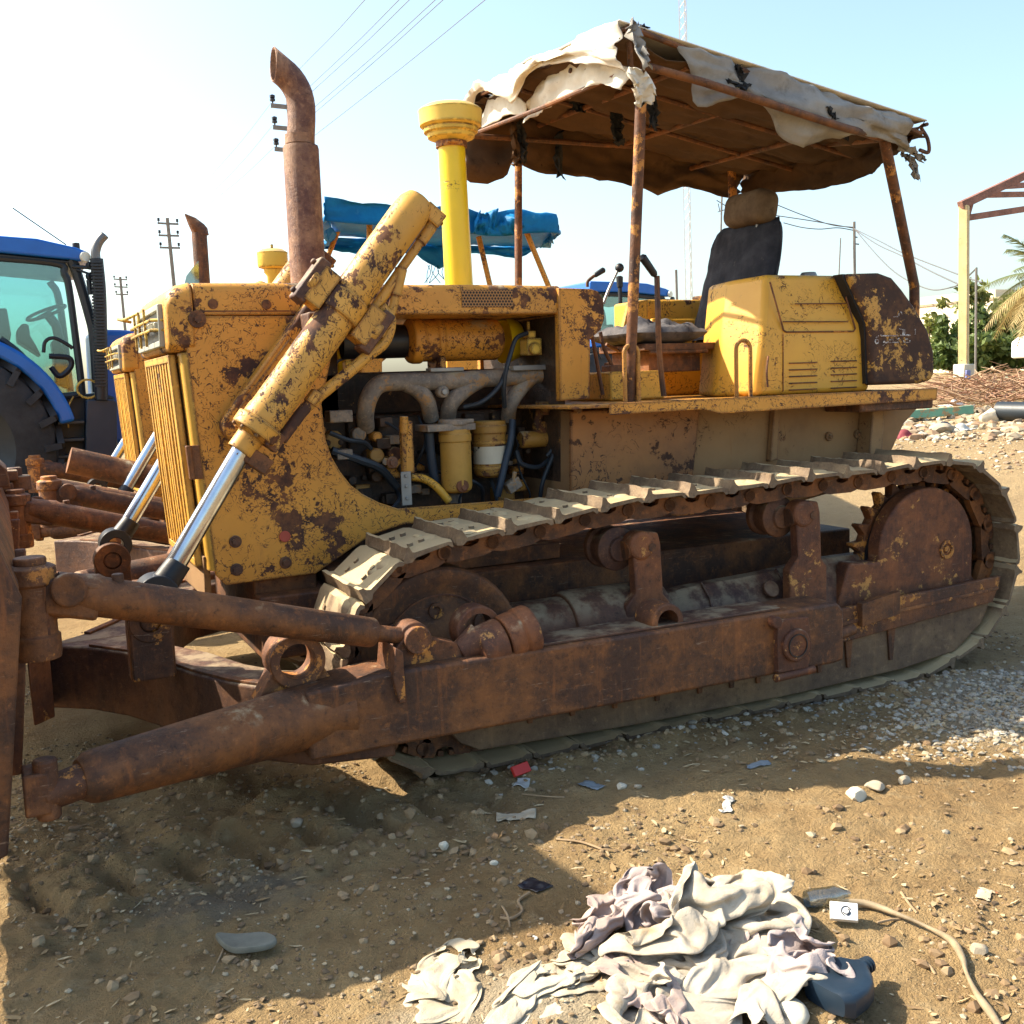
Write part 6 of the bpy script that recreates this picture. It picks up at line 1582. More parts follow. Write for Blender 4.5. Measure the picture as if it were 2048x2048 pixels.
        7,6,6,5,6,3,6,6,7,6,-1,1,-2,-6,-10,-4,-6,-14,-3,-2,6,6,1,6,5,3,6,4,8,4,7,5,6,4,5,8,11,4,-5,-1,-8,6,5,7,9,5,6,6,7,0,6,4,7,6,5,4,-5,-4,-2,-2,
        -7,-4,-9,-7,-1,2,6,6,0,5,9,1,4,7,8,4,7,3,5,2,8,8,5,6,-4,-2,-5,7,9,8,6,8,6,7,1,-4,5,3,8,7,2,1,0,-3,-5,-5,-2,-5,-10,1,5,7,4,2,5,-2,5,6,5,6,
        7,6,6,5,4,4,1,4,8,3,1,0,5,9,9,7,3,5,7,2,-4,-2,2,5,8,5,4,-2,2,-3,-5,-5,-3,2,-2,2,3,5,7,6,1,-3,4,8,9,6,6,6,3,4,4,5,0,-5,1,3,-3,4,13,4,
        10,-5,3,7,0,-4,0,2,1,7,5,6,3,-1,4,-1,-6,0,1,-2,5,0,4,4,1,4,8,1,7,9,6,0,8,6,4,3,3,-3,8,0,-6,-7,-5,-2,12,-3,7,-4,0,1,-5,-2,-2,1,8,8,6,4,4,4,
        6,-3,2,-1,-1,-2,2,3,1,5,1,3,6,11,8,8,-2,7,3,6,3,3,2,-5,2,4,1,-6,-6,-1,7,-7,1,-3,-5,-5,1,1,-2,2,9,7,4,7,6,4,5,2,0,4,-2,1,2,-3,4,5,7,9,6,7,
        -4,7,4,2,-3,8,5,3,6,-3,-4,4,3,-1,-5,-7,0,-5,-9,-3,-4,-4,1,-1,0,9,9,7,9,5,11,5,4,0,-1,2,2,1,5,-3,7,4,5,6,0,-1,1,2,1,5,1,3,4,9,5,-4,-3,3,5,5,
        -4,-7,-1,-5,-11,-9,-3,-5,5,3,7,7,9,11,8,8,7,4,-1,2,0,5,3,3,1,2,5,1,5,4,-6,-5,-1,2,0,3,5,3,9,6,1,-1,2,5,2,6,3,-5,-3,-9,-7,-6,-7,1,1,8,12,8,9,7,
        9,6,7,4,1,5,-5,7,2,2,3,2,6,5,-2,-1,-9,-3,-3,1,7,1,0,5,8,7,4,-5,8,8,-2,-1,6,0,-4,-7,-9,-7,-1,7,4,9,12,3,7,12,8,7,7,1,3,5,-2,-2,4,1,2,3,6,2,
        -5,-6,-5,-2,6,3,1,4,2,-1,8,5,2,6,9,3,-4,-5,2,1,-4,-7,-7,-2,3,6,10,10,3,3,14,8,6,6,6,5,4,4,-2,-1,1,1,4,-2,4,-3,-2,-6,3,-3,4,1,5,3,4,0,8,3,9,1,
        5,-1,-3,-1,-4,2,5,-7,-3,2,0,6,7,4,9,8,10,6,8,8,5,5,5,-3,4,-4,4,0,3,1,-3,-2,-3,-1,-4,2,0,-1,0,7,4,9,9,11,3,0,0,-2,1,0,-5,-6,7,-6,0,2,-2,8,8,4,
        9,10,6,6,1,4,8,2,8,2,-7,8,5,-1,0,2,-1,-1,-3,-7,0,0,-1,3,4,4,8,10,9,4,-4,4,4,5,-3,1,-8,-3,10,-4,0,1,4,3,8,8,6,7,6,6,0,-3,0,5,6,5,1,4,9,2,
        -1,2,0,-1,-2,-2,-4,1,-2,2,4,7,9,2,3,4,8,5,3,-2,-1,0,-7,-7,8,-1,1,2,3,3,2,11,3,4,8,4,-5,-5,0,7,6,6,7,6,2,3,4,4,2,1,-4,-1,-2,-1,0,-1,8,2,4,8,
        6,2,6,7,2,-4,-4,-5,0,-9,1,0,2,5,2,-4,9,4,1,5,7,5,-2,-3,3,7,2,6,6,7,9,2,4,2,4,-2,0,-1,1,-2,0,-1,1,10,4,6,0,7,7,4,1,-1,-6,-4,-7,-6,-2,6,3,2,
        2,-1,1,3,7,3,3,5,1,-2,5,5,6,7,7,8,6,7,-2,1,6,-2,2,2,0,0,0,-1,2,4,7,5,2,-2,5,5,-4,1,-7,-5,-8,4,6,-1,6,0,5,-2,-2,-2,7,6,1,3,1,4,7,11,7,5,
        8,6,6,6,-5,1,5,4,1,3,1,-1,1,-1,-1,3,11,1,1,-5,-2,4,-2,-2,-6,0,4,4,6,-4,-3,1,3,9,1,-5,-1,5,3,3,4,8,9,9,5,6,8,6,-1,4,-2,5,6,3,5,0,3,1,-4,0,
        4,-3,6,5,-1,-3,-6,-2,2,-3,1,6,5,2,1,1,-5,-2,-2,6,8,2,-1,2,7,2,8,0,10,6,6,6,8,2,4,-2,6,6,5,1,4,4,-3,-5,4,-2,4,0,0,4,-3,0,3,-11,-2,2,4,5,5,7,
        4,4,-2,-7,-5,3,3,7,3,4,4,5,10,4,4,7,5,6,5,5,3,1,3,8,7,5,-3,-3,-4,-5,-1,2,3,2,0,-4,3,4,-1,-2,-4,-2,5,8,10,8,-1,3,3,0,-8,-6,2,5,7,5,9,6,9,7,
        3,4,5,5,1,7,2,6,7,6,2,4,-6,-8,-3,-3,-2,5,-3,2,4,2,1,0,1,2,0,3,0,10,7,4,29,-11,-7,8,7,1,-6,-5,-7,-7,5,-2,-3,0,5,8,0,-5,9,4,-4,-12,-3,-2,5,-2,2,2,
        4,1,7,7,3,7,5,4,5,4,1,-3,-1,-5,-1,-1,5,3,-8,-4,-1,13,4,-9,-7,-7,-7,-2,4,5,-7,1,1,6,5,0,8,-2,-9,-7,-1,6,1,0,0,-3,5,4,9,5,5,0,4,4,2,6,0,-2,2,-4,
        -5,-5,4,2,-7,6,8,8,-6,-11,-4,-4,-1,-6,6,4,-8,-3,6,-2,6,5,6,-5,-7,-7,4,1,5,5,2,-5,7,2,7,1,-1,11,1,-4,-1,8,7,2,0,-6,-4,-2,-4,1,3,11,7,1,-10,-8,-4,-5,-4,2,
        3,-5,2,-5,7,2,-2,6,0,3,-7,-2,0,2,5,6,-2,1,3,7,7,-3,-2,7,5,2,-1,-4,5,4,4,-4,2,-2,-1,0,8,5,2,-2,-5,-7,-5,-6,-3,-3,6,0,-3,2,3,7,-4,1,2,0,0,-6,1,5,
        6,1,-5,4,7,3,6,-1,6,5,-2,4,1,-1,-1,4,6,0,-2,3,-2,1,1,3,1,2,-4,-7,-7,-5,-2,1,1,1,-4,-2,3,7,-1,4,7,-9,3,0,-5,3,4,4,1,5,0,2,8,3,8,0,1,3,2,0,
        -4,0,4,5,-4,1,5,0,-1,3,1,0,-3,-5,-3,-5,-3,5,-5,-8,2,3,-2,4,6,5,7,-1,-3,2,0,-5,7,6,1,2,-2,3,9,7,2,2,3,3,0,0,-5,-2,6,2,-1,-1,5,3,0,1,2,-2,-6,-3,
        6,-2,-2,-6,-7,0,-1,9,-5,-1,6,5,7,1,5,-3,1,-3,4,7,1,0,4,1,6,4,4,3,5,2,2,-4,-5,-2,5,1,8,1,-4,-2,-3,2,1,-1,-7,-4,5,-2,-3,-5,-1,5,10,2,-6,-5,2,2,6,3,
        4,5,1,-5,4,7,4,-1,-1,3,6,-1,6,6,1,0,-1,-4,1,8,5,1,1,4,1,-3,1,-3,2,3,-6,-1,-6,-2,-8,3,3,11,1,4,4,-4,-1,-3,-5,9,2,4,3,2,-1,8,7,-1,-4,6,2,5,-2,7,
        -4,1,-4,7,13,10,0,-1,-2,-7,6,8,-1,-4,-2,7,-2,-6,-7,-5,-1,6,9,-4,6,7,6,0,-2,-3,-5,-2,4,7,4,5,3,3,4,0,-4,-1,1,6,1,6,2,-2,8,10,7,6,-4,-7,-3,-3,0,2,-1,-3,
        -5,-1,4,-6,-6,-2,9,9,3,-1,4,6,4,1,-1,0,-8,-4,0,7,6,2,2,6,6,3,-3,-6,-1,3,3,4,7,7,6,6,7,-3,-8,-8,-4,-1,7,4,-4,4,1,-2,-2,-3,-5,1,8,7,1,2,4,1,1,6,
        -3,-1,-2,-5,-3,7,2,5,5,-1,3,7,3,-6,-6,2,5,8,7,8,-3,8,2,-11,-4,-2,-1,4,7,7,-9,4,7,4,1,-5,-3,5,6,4,2,2,4,2,-3,2,-10,1,5,-4,-1,6,-3,7,6,-4,-2,8,4,4,
        -6,2,9,6,5,0,1,1,-7,-7,-2,1,4,8,8,8,2,-1,3,2,6,0,2,3,5,3,3,3,4,-1,-4,-7,-5,-1,2,-3,6,7,-1,6,5,-1,-4,1,8,7,0,-1,9,2,-1,-4,6,-3,-12,0,4,4,5,10,
        9,9,-3,2,1,5,0,2,6,5,4,1,3,6,0,-4,-6,0,-3,-8,2,8,9,6,-5,3,6,1,-3,-5,3,7,2,4,5,-2,-3,-2,6,-2,-8,3,5,9,7,11,10,7,-2,1,-2,7,4,3,3,6,5,1,2,5,
        -1,-11,1,-5,4,1,3,6,9,3,-2,0,7,-3,0,-6,1,5,9,1,-2,-3,5,-6,-3,1,1,6,10,8,11,11,9,9,4,-4,-4,1,2,10,1,4,7,1,2,4,1,-10,0,2,3,8,0,3,0,6,4,-1,0,5,
        -1,-6,2,7,7,5,-2,-5,4,-3,-3,3,3,5,9,7,12,12,4,7,12,-7,-5,-5,-1,1,5,2,9,5,1,2,1,1,5,4,-1,1,-2,-3,2,4,5,6,1,4,1,-8,5,7,7,8,-2,-4,0,2,-4,6,2,6,
        6,11,10,9,7,-3,1,-5,-8,2,3,-3,-4,2,7,1,3,1,7,10,2,2,-1,-5,-5,-2,6,5,4,4,7,-4,0,7,7,6,5,5,2,-2,-1,0,2,1,6,1,6,10,12,10,-2,-2,-3,-7,-5,3,4,6,-4,-6,
        -1,3,7,5,5,10,-1,-2,-5,-2,-8,7,3,6,4,7,2,7,3,6,4,4,7,6,2,3,1,0,3,1,-1,6,4,4,11,8,-2,3,-11,3,-7,0,10,7,2,-6,-2,-1,7,7,5,1,-2,-5,-3,-4,0,4,6,7,
        7,7,5,6,9,8,3,4,4,6,3,2,-1,1,0,7,1,4,1,4,4,6,-3,0,-6,1,1,0,9,10,4,-5,1,-5,5,7,1,-5,-3,-4,-1,-1,2,7,6,10,9,7,5,7,10,8,0,4,4,5,1,1,2,-3,
        6,1,5,1,5,-1,2,0,-1,2,4,-5,0,7,8,10,3,-8,0,-1,1,6,-2,-6,1,1,-4,2,6,8,5,11,10,5,10,9,6,1,5,3,2,2,-1,0,1,-3,4,2,4,2,3,2,-1,0,3,-2,-1,0,4,9,
        3,9,-1,-9,-1,5,1,6,0,-1,0,-2,-5,1,6,8,10,7,9,8,10,7,7,0,4,2,-3,-6,-1,5,-1,-1,-1,4,4,4,3,3,-4,1,3,0,0,3,10,5,6,4,-9,-2,7,0,6,2,1,2,-3,-4,0,2,
        4,10,2,8,11,11,9,6,4,3,0,-8,-5,-3,8,-6,-1,1,4,-3,4,8,3,-2,-1,-2,-1,1,0,4,6,5,9,0,-2,4,5,6,-2,4,3,-1,-5,-8,-3,10,8,4,5,11,10,8,10,6,0,-1,-3,-10,-3,1,
        6,-3,-3,-3,-2,3,4,4,5,0,1,1,-1,-5,-4,6,6,9,7,0,7,5,3,-5,7,7,-5,0,-9,-9,6,9,2,6,7,12,9,7,7,6,-5,-4,-5,-3,5,-6,1,-4,1,-1,-4,-1,6,5,2,4,-2,-3,1,-3,
        4,6,5,10,7,5,4,-1,-1,4,6,6,-9,-10,2,0,3,5,4,9,6,8,6,8,3,0,-1,-5,-6,1,4,-3,-9,-3,1,-2,-2,0,5,5,4,0,3,0,-3,-2,6,3,7,10,6,4,-4,-1,7,6,5,-5,-8,-2,
        -3,2,3,7,9,6,1,9,8,-1,3,3,-1,0,-8,-3,-4,-8,-3,-1,0,-1,4,-3,5,3,4,2,2,1,-3,-3,8,0,4,5,4,2,2,4,8,5,1,-7,-5,-10,1,4,3,4,9,6,3,7,5,-2,4,-3,1,-2,
        -2,-7,-7,0,-2,-7,1,3,1,2,0,4,4,2,1,2,-2,-3,10,-2,2,1,-2,4,5,8,7,-3,-2,-5,-3,-8,-2,2,3,5,4,6,5,6,1,-1,1,2,0,-4,-4,-1,-6,-3,3,-4,-3,3,2,1,2,1,4,1,
        2,4,-3,-1,4,1,3,-1,-1,6,5,2,2,-3,-10,-5,-1,-5,-4,3,5,0,4,4,5,8,0,-2,2,1,-3,-3,-3,-1,-5,-2,6,-2,-3,0,5,0,2,1,0,3,3,2,1,-3,1,5,0,0,2,1,6,0,-3,-10,
        -10,-5,-3,0,-3,3,5,2,4,2,6,5,0,-1,1,-1,0,-2,-4,2,-2,-3,6,2,-5,-3,0,3,2,2,0,6,-2,2,3,3,1,2,5,6,-1,1,-4,-2,-10,-9,-4,-11,0,-4,-3,4,7,6,4,3,4,6,3,-5,
        -3,1,-2,0,2,-1,3,-2,-1,1,-2,-7,-1,4,5,1,6,9,-3,-8,4,4,4,5,5,3,-7,-4,-2,-8,-9,-6,-6,-6,-3,1,-1,1,6,4,6,5,4,6,0,0,-7,0,-2,1,0,1,-1,-2,-4,0,-3,1,1,5,
        5,10,8,1,-7,-5,3,5,7,5,2,-5,-7,-9,-1,-6,-2,-6,-7,-7,4,0,1,-6,0,7,8,3,8,5,-4,1,-2,-7,3,7,-6,-4,5,-3,-3,-6,-1,5,9,8,9,9,-1,-8,1,-3,2,-1,9,1,-2,-6,-6,-6,
        -6,-6,-8,-2,-4,-5,4,3,0,0,-4,4,8,5,2,8,1,-4,-1,-5,-4,4,3,-4,3,-6,4,-5,0,12,8,9,3,0,-4,-1,3,-2,1,-1,5,-2,-7,-1,-6,-9,-6,1,-11,-3,-3,-1,-1,6,0,1,1,1,7,7,
        4,7,0,-5,-4,-4,-8,1,3,3,1,2,-3,1,4,4,12,8,0,1,-4,-4,5,-3,-6,-5,-7,-1,2,-3,-5,-6,-4,-6,-6,-4,-2,0,3,3,3,0,1,6,8,1,-1,-5,5,-4,3,-6,-5,-1,-2,5,1,3,5,3,
        2,3,10,2,-1,-2,-2,-2,0,-6,-6,-6,-9,1,5,4,-6,-8,-3,-7,0,-5,3,-4,6,5,2,4,1,-4,2,-4,-5,-1,7,5,0,-7,0,2,-8,3,3,-1,7,1,5,5,2,5,-4,-3,0,-5,-4,-1,-10,-1,-5,4,
        3,6,1,-9,-3,-4,-6,-1,6,2,4,1,3,3,-6,-8,-4,2,-5,4,1,3,1,1,-1,1,-4,3,0,-3,-2,3,3,9,1,4,2,-1,-5,-4,-5,-8,-7,-2,-1,0,5,7,5,-2,-7,-2,-8,-2,5,10,-3,-3,2,-2,
        -7,-3,-5,2,4,4,3,0,-3,5,-4,-3,-3,-2,-1,0,0,0,2,6,2,4,1,0,-8,-3,-8,-10,-4,-6,9,-5,-1,6,8,-1,2,-6,-5,-4,4,8,-5,-6,-3,-5,2,0,3,-2,3,1,3,-1,-4,-4,-4,-1,-3,1,
        -3,-1,0,0,2,0,7,2,0,-8,-1,-8,-7,1,-5,-4,9,-3,-5,-1,3,6,4,0,-4,-4,-2,0,0,-7,-8,3,-1,6,4,-2,-2,-5,-4,1,2,-5,-5,-4,-5,1,-1,-2,2,-1,0,4,2,-2,-1,-6,-4,-1,1,-2,
        2,-4,6,3,-5,-6,-2,2,5,0,8,-4,-4,-2,-9,-5,-5,1,5,-4,6,-5,-6,-2,-3,-3,1,-8,-3,-2,-4,-3,0,0,-2,2,1,-3,1,0,-5,-1,1,0,0,1,-3,6,
    ]),
    'b': (32, [
        -76,-11,-3,0,11,18,9,-8,-4,-1,4,11,4,-10,-9,-2,3,-2,9,14,1,3,-4,-4,18,-3,-3,-10,3,13,6,2,-9,-9,-6,4,14,17,7,-3,-4,5,5,7,6,-7,-12,-9,-1,5,14,14,2,-4,-8,0,13,9,-5,-11,
        -1,14,4,4,0,-12,-10,7,15,19,7,-3,-8,7,16,4,5,-10,-17,-8,-4,9,19,15,2,-4,-7,0,5,9,-4,-9,5,12,6,-3,-5,-12,-6,6,13,17,5,1,-2,15,8,4,6,-9,-19,-14,2,12,19,11,5,0,-6,-5,
        -1,6,-2,3,9,4,3,2,-8,-14,1,7,16,12,2,7,6,6,5,7,4,-2,-19,-12,5,12,19,8,4,1,-6,-9,0,6,4,2,10,0,3,2,-9,-8,2,8,14,12,1,7,14,8,4,5,-5,1,-15,-7,7,13,15,11,
        -3,0,-4,-7,-1,4,9,6,5,2,5,0,-12,0,5,11,17,6,5,5,15,12,7,3,-10,-7,-8,-4,5,17,15,10,-4,-3,-1,-4,-2,2,8,6,4,3,8,-2,0,-4,7,14,17,8,4,7,14,13,8,-1,-7,-13,-5,-2,
        5,15,16,12,-1,-6,0,-4,-4,2,11,3,3,8,0,1,-11,4,9,14,17,9,3,7,13,15,5,2,-7,-9,-3,-4,4,13,17,9,4,-5,-2,-3,-2,0,12,5,3,6,-1,1,0,1,12,19,14,8,3,7,13,8,9,-4,
        -2,-5,-5,-2,1,15,16,9,0,0,-3,3,1,-1,10,3,8,1,1,4,4,4,8,20,14,7,3,6,11,10,3,-7,2,-1,-6,-4,5,14,12,5,0,3,10,0,-2,5,8,8,4,1,3,-2,1,7,13,19,9,6,5,3,
        11,10,0,0,1,-4,-9,1,3,10,12,0,2,13,12,2,-2,5,7,6,5,2,1,-2,7,2,15,17,11,8,0,4,7,8,6,2,-3,-10,-7,7,11,5,5,5,3,9,14,9,-2,0,12,4,2,1,0,-6,2,5,16,18,
        9,7,1,5,11,6,4,-3,-5,-12,-4,14,15,3,2,3,4,12,11,8,-4,5,11,5,0,-2,2,-8,-2,12,15,18,10,2,4,11,13,3,2,-1,-13,-10,3,13,18,0,2,3,2,10,13,4,-10,8,18,3,0,0,2,-6,
        3,12,18,16,7,3,8,20,8,1,3,-6,-13,-5,5,12,12,1,3,5,1,8,6,2,-2,16,15,-2,2,0,2,-2,4,10,19,14,9,5,17,18,5,3,-1,-8,-10,-4,7,12,10,-3,1,7,1,8,0,5,6,16,7,-2,
        1,7,1,0,-1,13,23,12,8,11,17,13,9,3,-2,-11,-8,-2,10,9,3,-7,0,13,8,4,4,2,13,14,0,2,-1,6,3,1,5,17,20,11,9,14,15,12,7,8,-9,-13,-1,1,4,12,-2,-6,1,9,15,2,3,6,
        13,15,2,-2,1,0,6,1,7,19,19,10,9,14,16,7,6,7,-9,-10,1,-2,10,8,-3,-9,6,7,10,8,4,3,13,11,1,7,2,1,0,3,9,18,22,8,7,12,17,6,5,0,-9,-5,2,3,6,8,-13,-4,7,12,
        12,5,7,2,12,2,4,7,2,1,8,3,7,23,15,6,5,14,16,11,-3,-4,-3,2,2,-3,9,-3,-5,-2,10,15,6,7,5,7,7,3,4,4,5,6,4,5,16,16,11,4,5,12,13,13,-1,-8,4,7,4,-9,0,4,
        -11,4,12,15,10,1,5,7,7,5,1,-1,4,10,12,1,5,14,7,7,3,13,13,7,2,-1,5,9,3,-5,-13,2,1,5,6,13,11,6,3,7,7,6,-1,-1,8,15,6,3,4,11,6,5,5,16,12,6,5,2,5,12,
        -1,-8,-14,-2,4,7,2,16,13,6,5,8,7,4,2,-1,9,14,10,1,9,8,1,7,11,16,11,3,4,0,13,7,0,-12,-9,-8,4,1,12,17,12,7,5,9,10,3,0,-2,16,10,8,2,5,9,4,5,15,15,5,6,
        3,-4,10,9,1,-11,-9,-5,3,1,13,14,14,4,10,8,12,1,-1,1,15,15,4,3,5,9,8,2,16,16,5,1,3,-3,6,8,-1,-10,-4,-4,0,6,13,14,3,9,10,14,12,4,-1,2,11,12,8,-6,4,8,6,9,
        13,12,8,3,2,-2,-3,6,-1,-3,-3,-1,1,4,16,10,1,9,12,13,14,7,-4,0,12,11,3,-4,-3,12,5,13,13,14,4,5,4,-6,-3,5,3,-4,0,-2,-4,5,15,16,-1,6,16,14,11,6,-2,-4,15,12,-2,-3,
        4,10,3,12,16,14,6,4,6,-3,-3,4,0,-3,-1,-2,-5,6,17,12,7,2,13,15,5,2,-1,7,12,9,-2,-4,1,3,4,15,19,13,3,10,5,2,0,2,0,-4,-4,-3,-7,12,13,17,5,4,9,17,3,-10,0,14,
        14,6,2,-8,-18,-11,-14,-6,-11,1,13,8,1,10,18,6,3,0,-2,-10,-9,1,8,7,11,8,8,14,12,9,-3,-3,-15,-12,-5,4,-7,-12,-9,-9,-7,4,7,5,8,13,11,5,4,5,-7,-8,-6,0,4,11,10,5,11,19,
        8,5,-5,-10,-13,-6,1,-2,-13,-9,-5,-6,0,7,4,3,10,13,5,1,6,1,0,-4,-4,-3,5,11,6,4,7,19,9,1,-5,-8,-16,-2,5,1,-8,-9,-4,-2,6,3,5,7,9,4,5,3,4,0,2,0,-5,4,5,5,
        3,6,7,14,12,2,-5,-12,-12,-7,9,9,-6,-3,-5,-5,7,9,4,3,8,5,9,4,-7,0,-1,2,2,3,0,5,7,5,6,14,11,5,-6,-14,-9,-4,12,9,-4,-4,-4,-6,13,9,9,0,0,7,5,5,-4,-4,-1,1,
        5,2,-1,7,4,6,12,11,12,0,-4,-11,-8,-2,10,10,0,-9,-5,1,10,14,4,5,-7,4,8,5,-5,-4,-1,1,7,0,6,5,6,0,17,16,8,0,-3,-8,-9,-7,8,16,-5,-3,-8,7,13,13,-5,2,1,0,2,3,
        0,-6,-1,5,4,6,7,7,5,2,19,17,8,2,-7,-8,-15,-3,12,20,0,-3,0,10,10,3,-5,-4,1,-1,2,5,5,-2,-11,5,7,12,3,6,7,13,19,16,8,0,-9,-14,-11,1,16,22,5,0,4,5,1,-3,2,-3,
        -3,-3,2,8,5,-1,-11,3,14,7,9,2,13,17,21,12,6,1,-13,-18,-8,10,16,20,-4,3,9,0,3,-5,2,4,-9,-8,5,7,2,-3,1,2,12,12,8,6,12,20,18,10,6,-3,-11,-18,-5,11,17,18,-4,4,5,0,
        6,3,-5,0,-6,-6,7,6,2,1,2,3,9,18,8,8,13,15,17,12,2,-4,-9,-15,-4,10,19,10,-6,2,10,4,1,4,6,-10,-10,0,10,7,6,4,1,0,4,20,13,4,9,20,16,5,4,-11,-3,-13,0,8,20,13,
        -5,2,10,4,4,5,1,-2,-13,4,10,10,6,4,4,-1,-1,19,7,6,12,18,13,6,1,-9,-7,-10,8,11,14,15,8,-6,5,6,2,3,2,3,-11,5,8,11,9,9,3,-5,1,16,3,3,14,18,12,3,-3,-5,-3,-4,
        2,11,20,12,2,-2,-2,1,5,3,1,4,-2,6,1,13,9,6,3,-4,13,16,3,-9,11,18,9,-1,1,4,-5,-5,2,9,21,18,0,-8,-2,3,1,4,7,0,7,11,-2,3,14,7,0,2,14,12,1,-5,1,19,7,0,
        4,3,-13,-4,5,16,18,17,-10,-1,-1,2,-1,7,5,9,9,7,1,4,10,7,-5,5,21,13,2,-9,-10,17,9,1,5,-3,-10,-4,8,15,20,14,-4,3,1,-4,4,8,6,9,10,4,7,2,7,6,0,10,17,12,4,-10,
        -18,13,7,2,1,-2,-1,-3,4,18,20,9,1,4,-1,0,-2,5,12,7,5,2,11,6,8,6,2,13,15,9,2,-10,-16,7,3,3,-2,0,-1,1,9,18,17,7,9,-9,5,-2,3,-2,12,3,5,5,10,9,8,7,-2,13,
        15,5,4,-10,-8,-2,3,8,-7,-2,2,3,15,20,13,2,2,-7,1,-4,2,1,9,4,5,4,11,9,7,2,5,10,12,6,1,-8,-11,1,3,13,1,-10,3,8,16,19,8,5,3,-4,-1,-7,-6,3,10,3,8,1,14,15,
        5,-5,6,12,7,4,-1,-6,-5,-4,6,14,11,-12,2,11,18,18,2,-2,4,-7,-10,-1,3,-6,7,6,3,7,19,7,5,-1,-1,14,7,2,-5,-6,-6,4,4,15,18,-9,1,13,17,15,5,-6,3,-13,-9,2,8,-7,-1,2,
        6,19,7,10,4,-5,-1,12,8,-1,-7,-5,-2,3,8,18,20,-2,0,12,13,11,6,-7,5,-14,-7,-4,4,4,-2,-3,9,16,3,7,3,-5,4,10,4,0,-5,-5,-2,4,11,18,17,4,5,7,15,3,6,-7,6,-16,-6,-3,
        -2,1,6,-2,4,8,6,1,5,-2,8,6,4,6,1,-7,-4,5,10,18,14,8,5,2,12,8,-1,-10,4,-12,-5,-4,-4,-2,5,3,1,4,0,0,5,3,11,1,10,1,3,-1,-1,4,11,14,11,9,4,-4,12,7,-2,-12,
        -13,6,-3,-6,-4,0,3,2,3,-5,-4,3,5,8,10,5,6,2,-1,5,5,5,10,15,6,4,-4,-4,12,7,-5,-12,-9,11,1,-4,0,6,-2,-2,1,-10,-6,6,10,8,11,10,7,1,-1,0,7,8,8,15,6,-9,-4,-4,
        11,8,-7,-17,-2,5,-1,4,11,2,0,-9,-1,-7,-5,7,9,16,14,6,3,4,-6,0,5,12,13,10,-8,-4,-3,-6,10,3,-6,-16,-1,0,9,9,7,-6,3,0,-4,-8,-8,10,12,17,12,8,3,1,-7,0,8,8,17,1,
        -8,-2,-5,-8,5,4,-8,-18,67,14,-6,-3,4,-8,5,7,8,-12,-11,-2,-3,-13,-14,-16,-2,3,2,13,2,3,0,-12,2,8,0,8,12,-1,-2,3,2,5,0,0,-8,2,13,7,-5,-14,-10,4,-2,-13,-15,-11,-5,4,5,10,
        4,4,0,-4,-4,4,5,6,6,3,3,-7,-3,0,4,-1,-4,2,9,5,-8,-14,2,10,-7,-12,-14,-9,-4,3,8,8,4,6,-2,-12,1,-2,2,7,11,7,5,-10,-5,-1,4,1,0,7,3,-3,-10,-5,8,6,-3,-14,-8,-9,
        -3,3,8,12,4,-2,-11,-12,-5,-1,6,14,10,11,-1,-4,-7,4,5,-1,-3,8,4,-4,-10,7,12,3,-9,-14,-10,-5,-1,4,6,16,0,-7,-13,-15,-8,4,15,7,16,14,0,-10,-3,9,-1,0,-4,5,2,-2,-2,13,11,0,
        -12,-19,-9,-8,2,10,11,7,-3,-6,-14,-13,-3,7,10,12,17,12,-4,-14,4,7,-5,-6,-2,4,2,-3,9,16,5,-3,-12,-17,-14,-7,5,11,9,3,-1,-7,-7,-12,-7,9,9,20,12,1,-1,-1,-6,6,-3,-8,-2,2,2,-3,
        14,14,8,-5,-14,-16,-13,-5,6,10,7,3,-4,-5,-4,-8,-8,9,11,17,6,4,-4,4,0,-2,-4,-2,-3,-5,3,7,17,12,1,-7,-18,-14,-9,-2,7,8,5,1,-4,-2,-2,-7,-6,7,14,12,4,4,-4,1,-4,-1,-5,-7,
        -5,-3,1,13,18,10,0,-4,-22,-19,-6,2,9,8,0,1,-2,-2,-4,-8,3,8,10,11,5,0,-2,7,-12,1,-6,-6,-6,-1,4,17,15,9,0,-8,-20,-20,-4,4,11,11,-4,4,-3,-4,-3,-9,-1,14,18,3,8,0,-3,4,
        -7,1,-3,-11,-5,-2,9,17,17,5,-2,-12,-17,-20,1,5,12,11,-3,3,-5,-8,-6,-2,3,16,17,2,6,1,-1,12,-3,1,-9,-9,1,-3,9,16,16,3,0,-12,-18,-16,6,6,13,-1,-1,0,-9,-5,-5,1,8,16,14,3,
        6,6,5,-4,7,-6,-6,-13,-4,3,16,16,6,5,-3,-12,-20,-6,4,9,10,-8,3,-6,-8,-5,4,6,3,16,11,3,5,4,14,-6,4,-7,-12,-5,-7,7,16,11,6,8,-10,-14,-15,-6,7,6,9,-1,-8,-6,-8,5,3,5,
        2,13,9,11,5,-2,7,-1,2,-6,-7,-13,1,7,12,7,12,1,-14,-12,-10,-10,8,8,5,-2,-8,-4,-8,2,5,5,6,11,9,5,6,8,-2,-2,4,-6,-9,-6,-2,7,10,10,9,-3,-15,-16,-10,-3,7,7,7,-2,-8,-5,
        -12,1,7,6,10,7,9,7,5,4,-2,-2,7,-9,-7,-5,-1,1,7,10,6,4,-18,-17,-13,1,8,10,-3,2,-6,-3,-13,1,4,7,7,12,11,6,4,0,-3,-3,7,-11,-6,-4,-1,-4,3,9,0,10,-14,-16,-14,0,8,7,
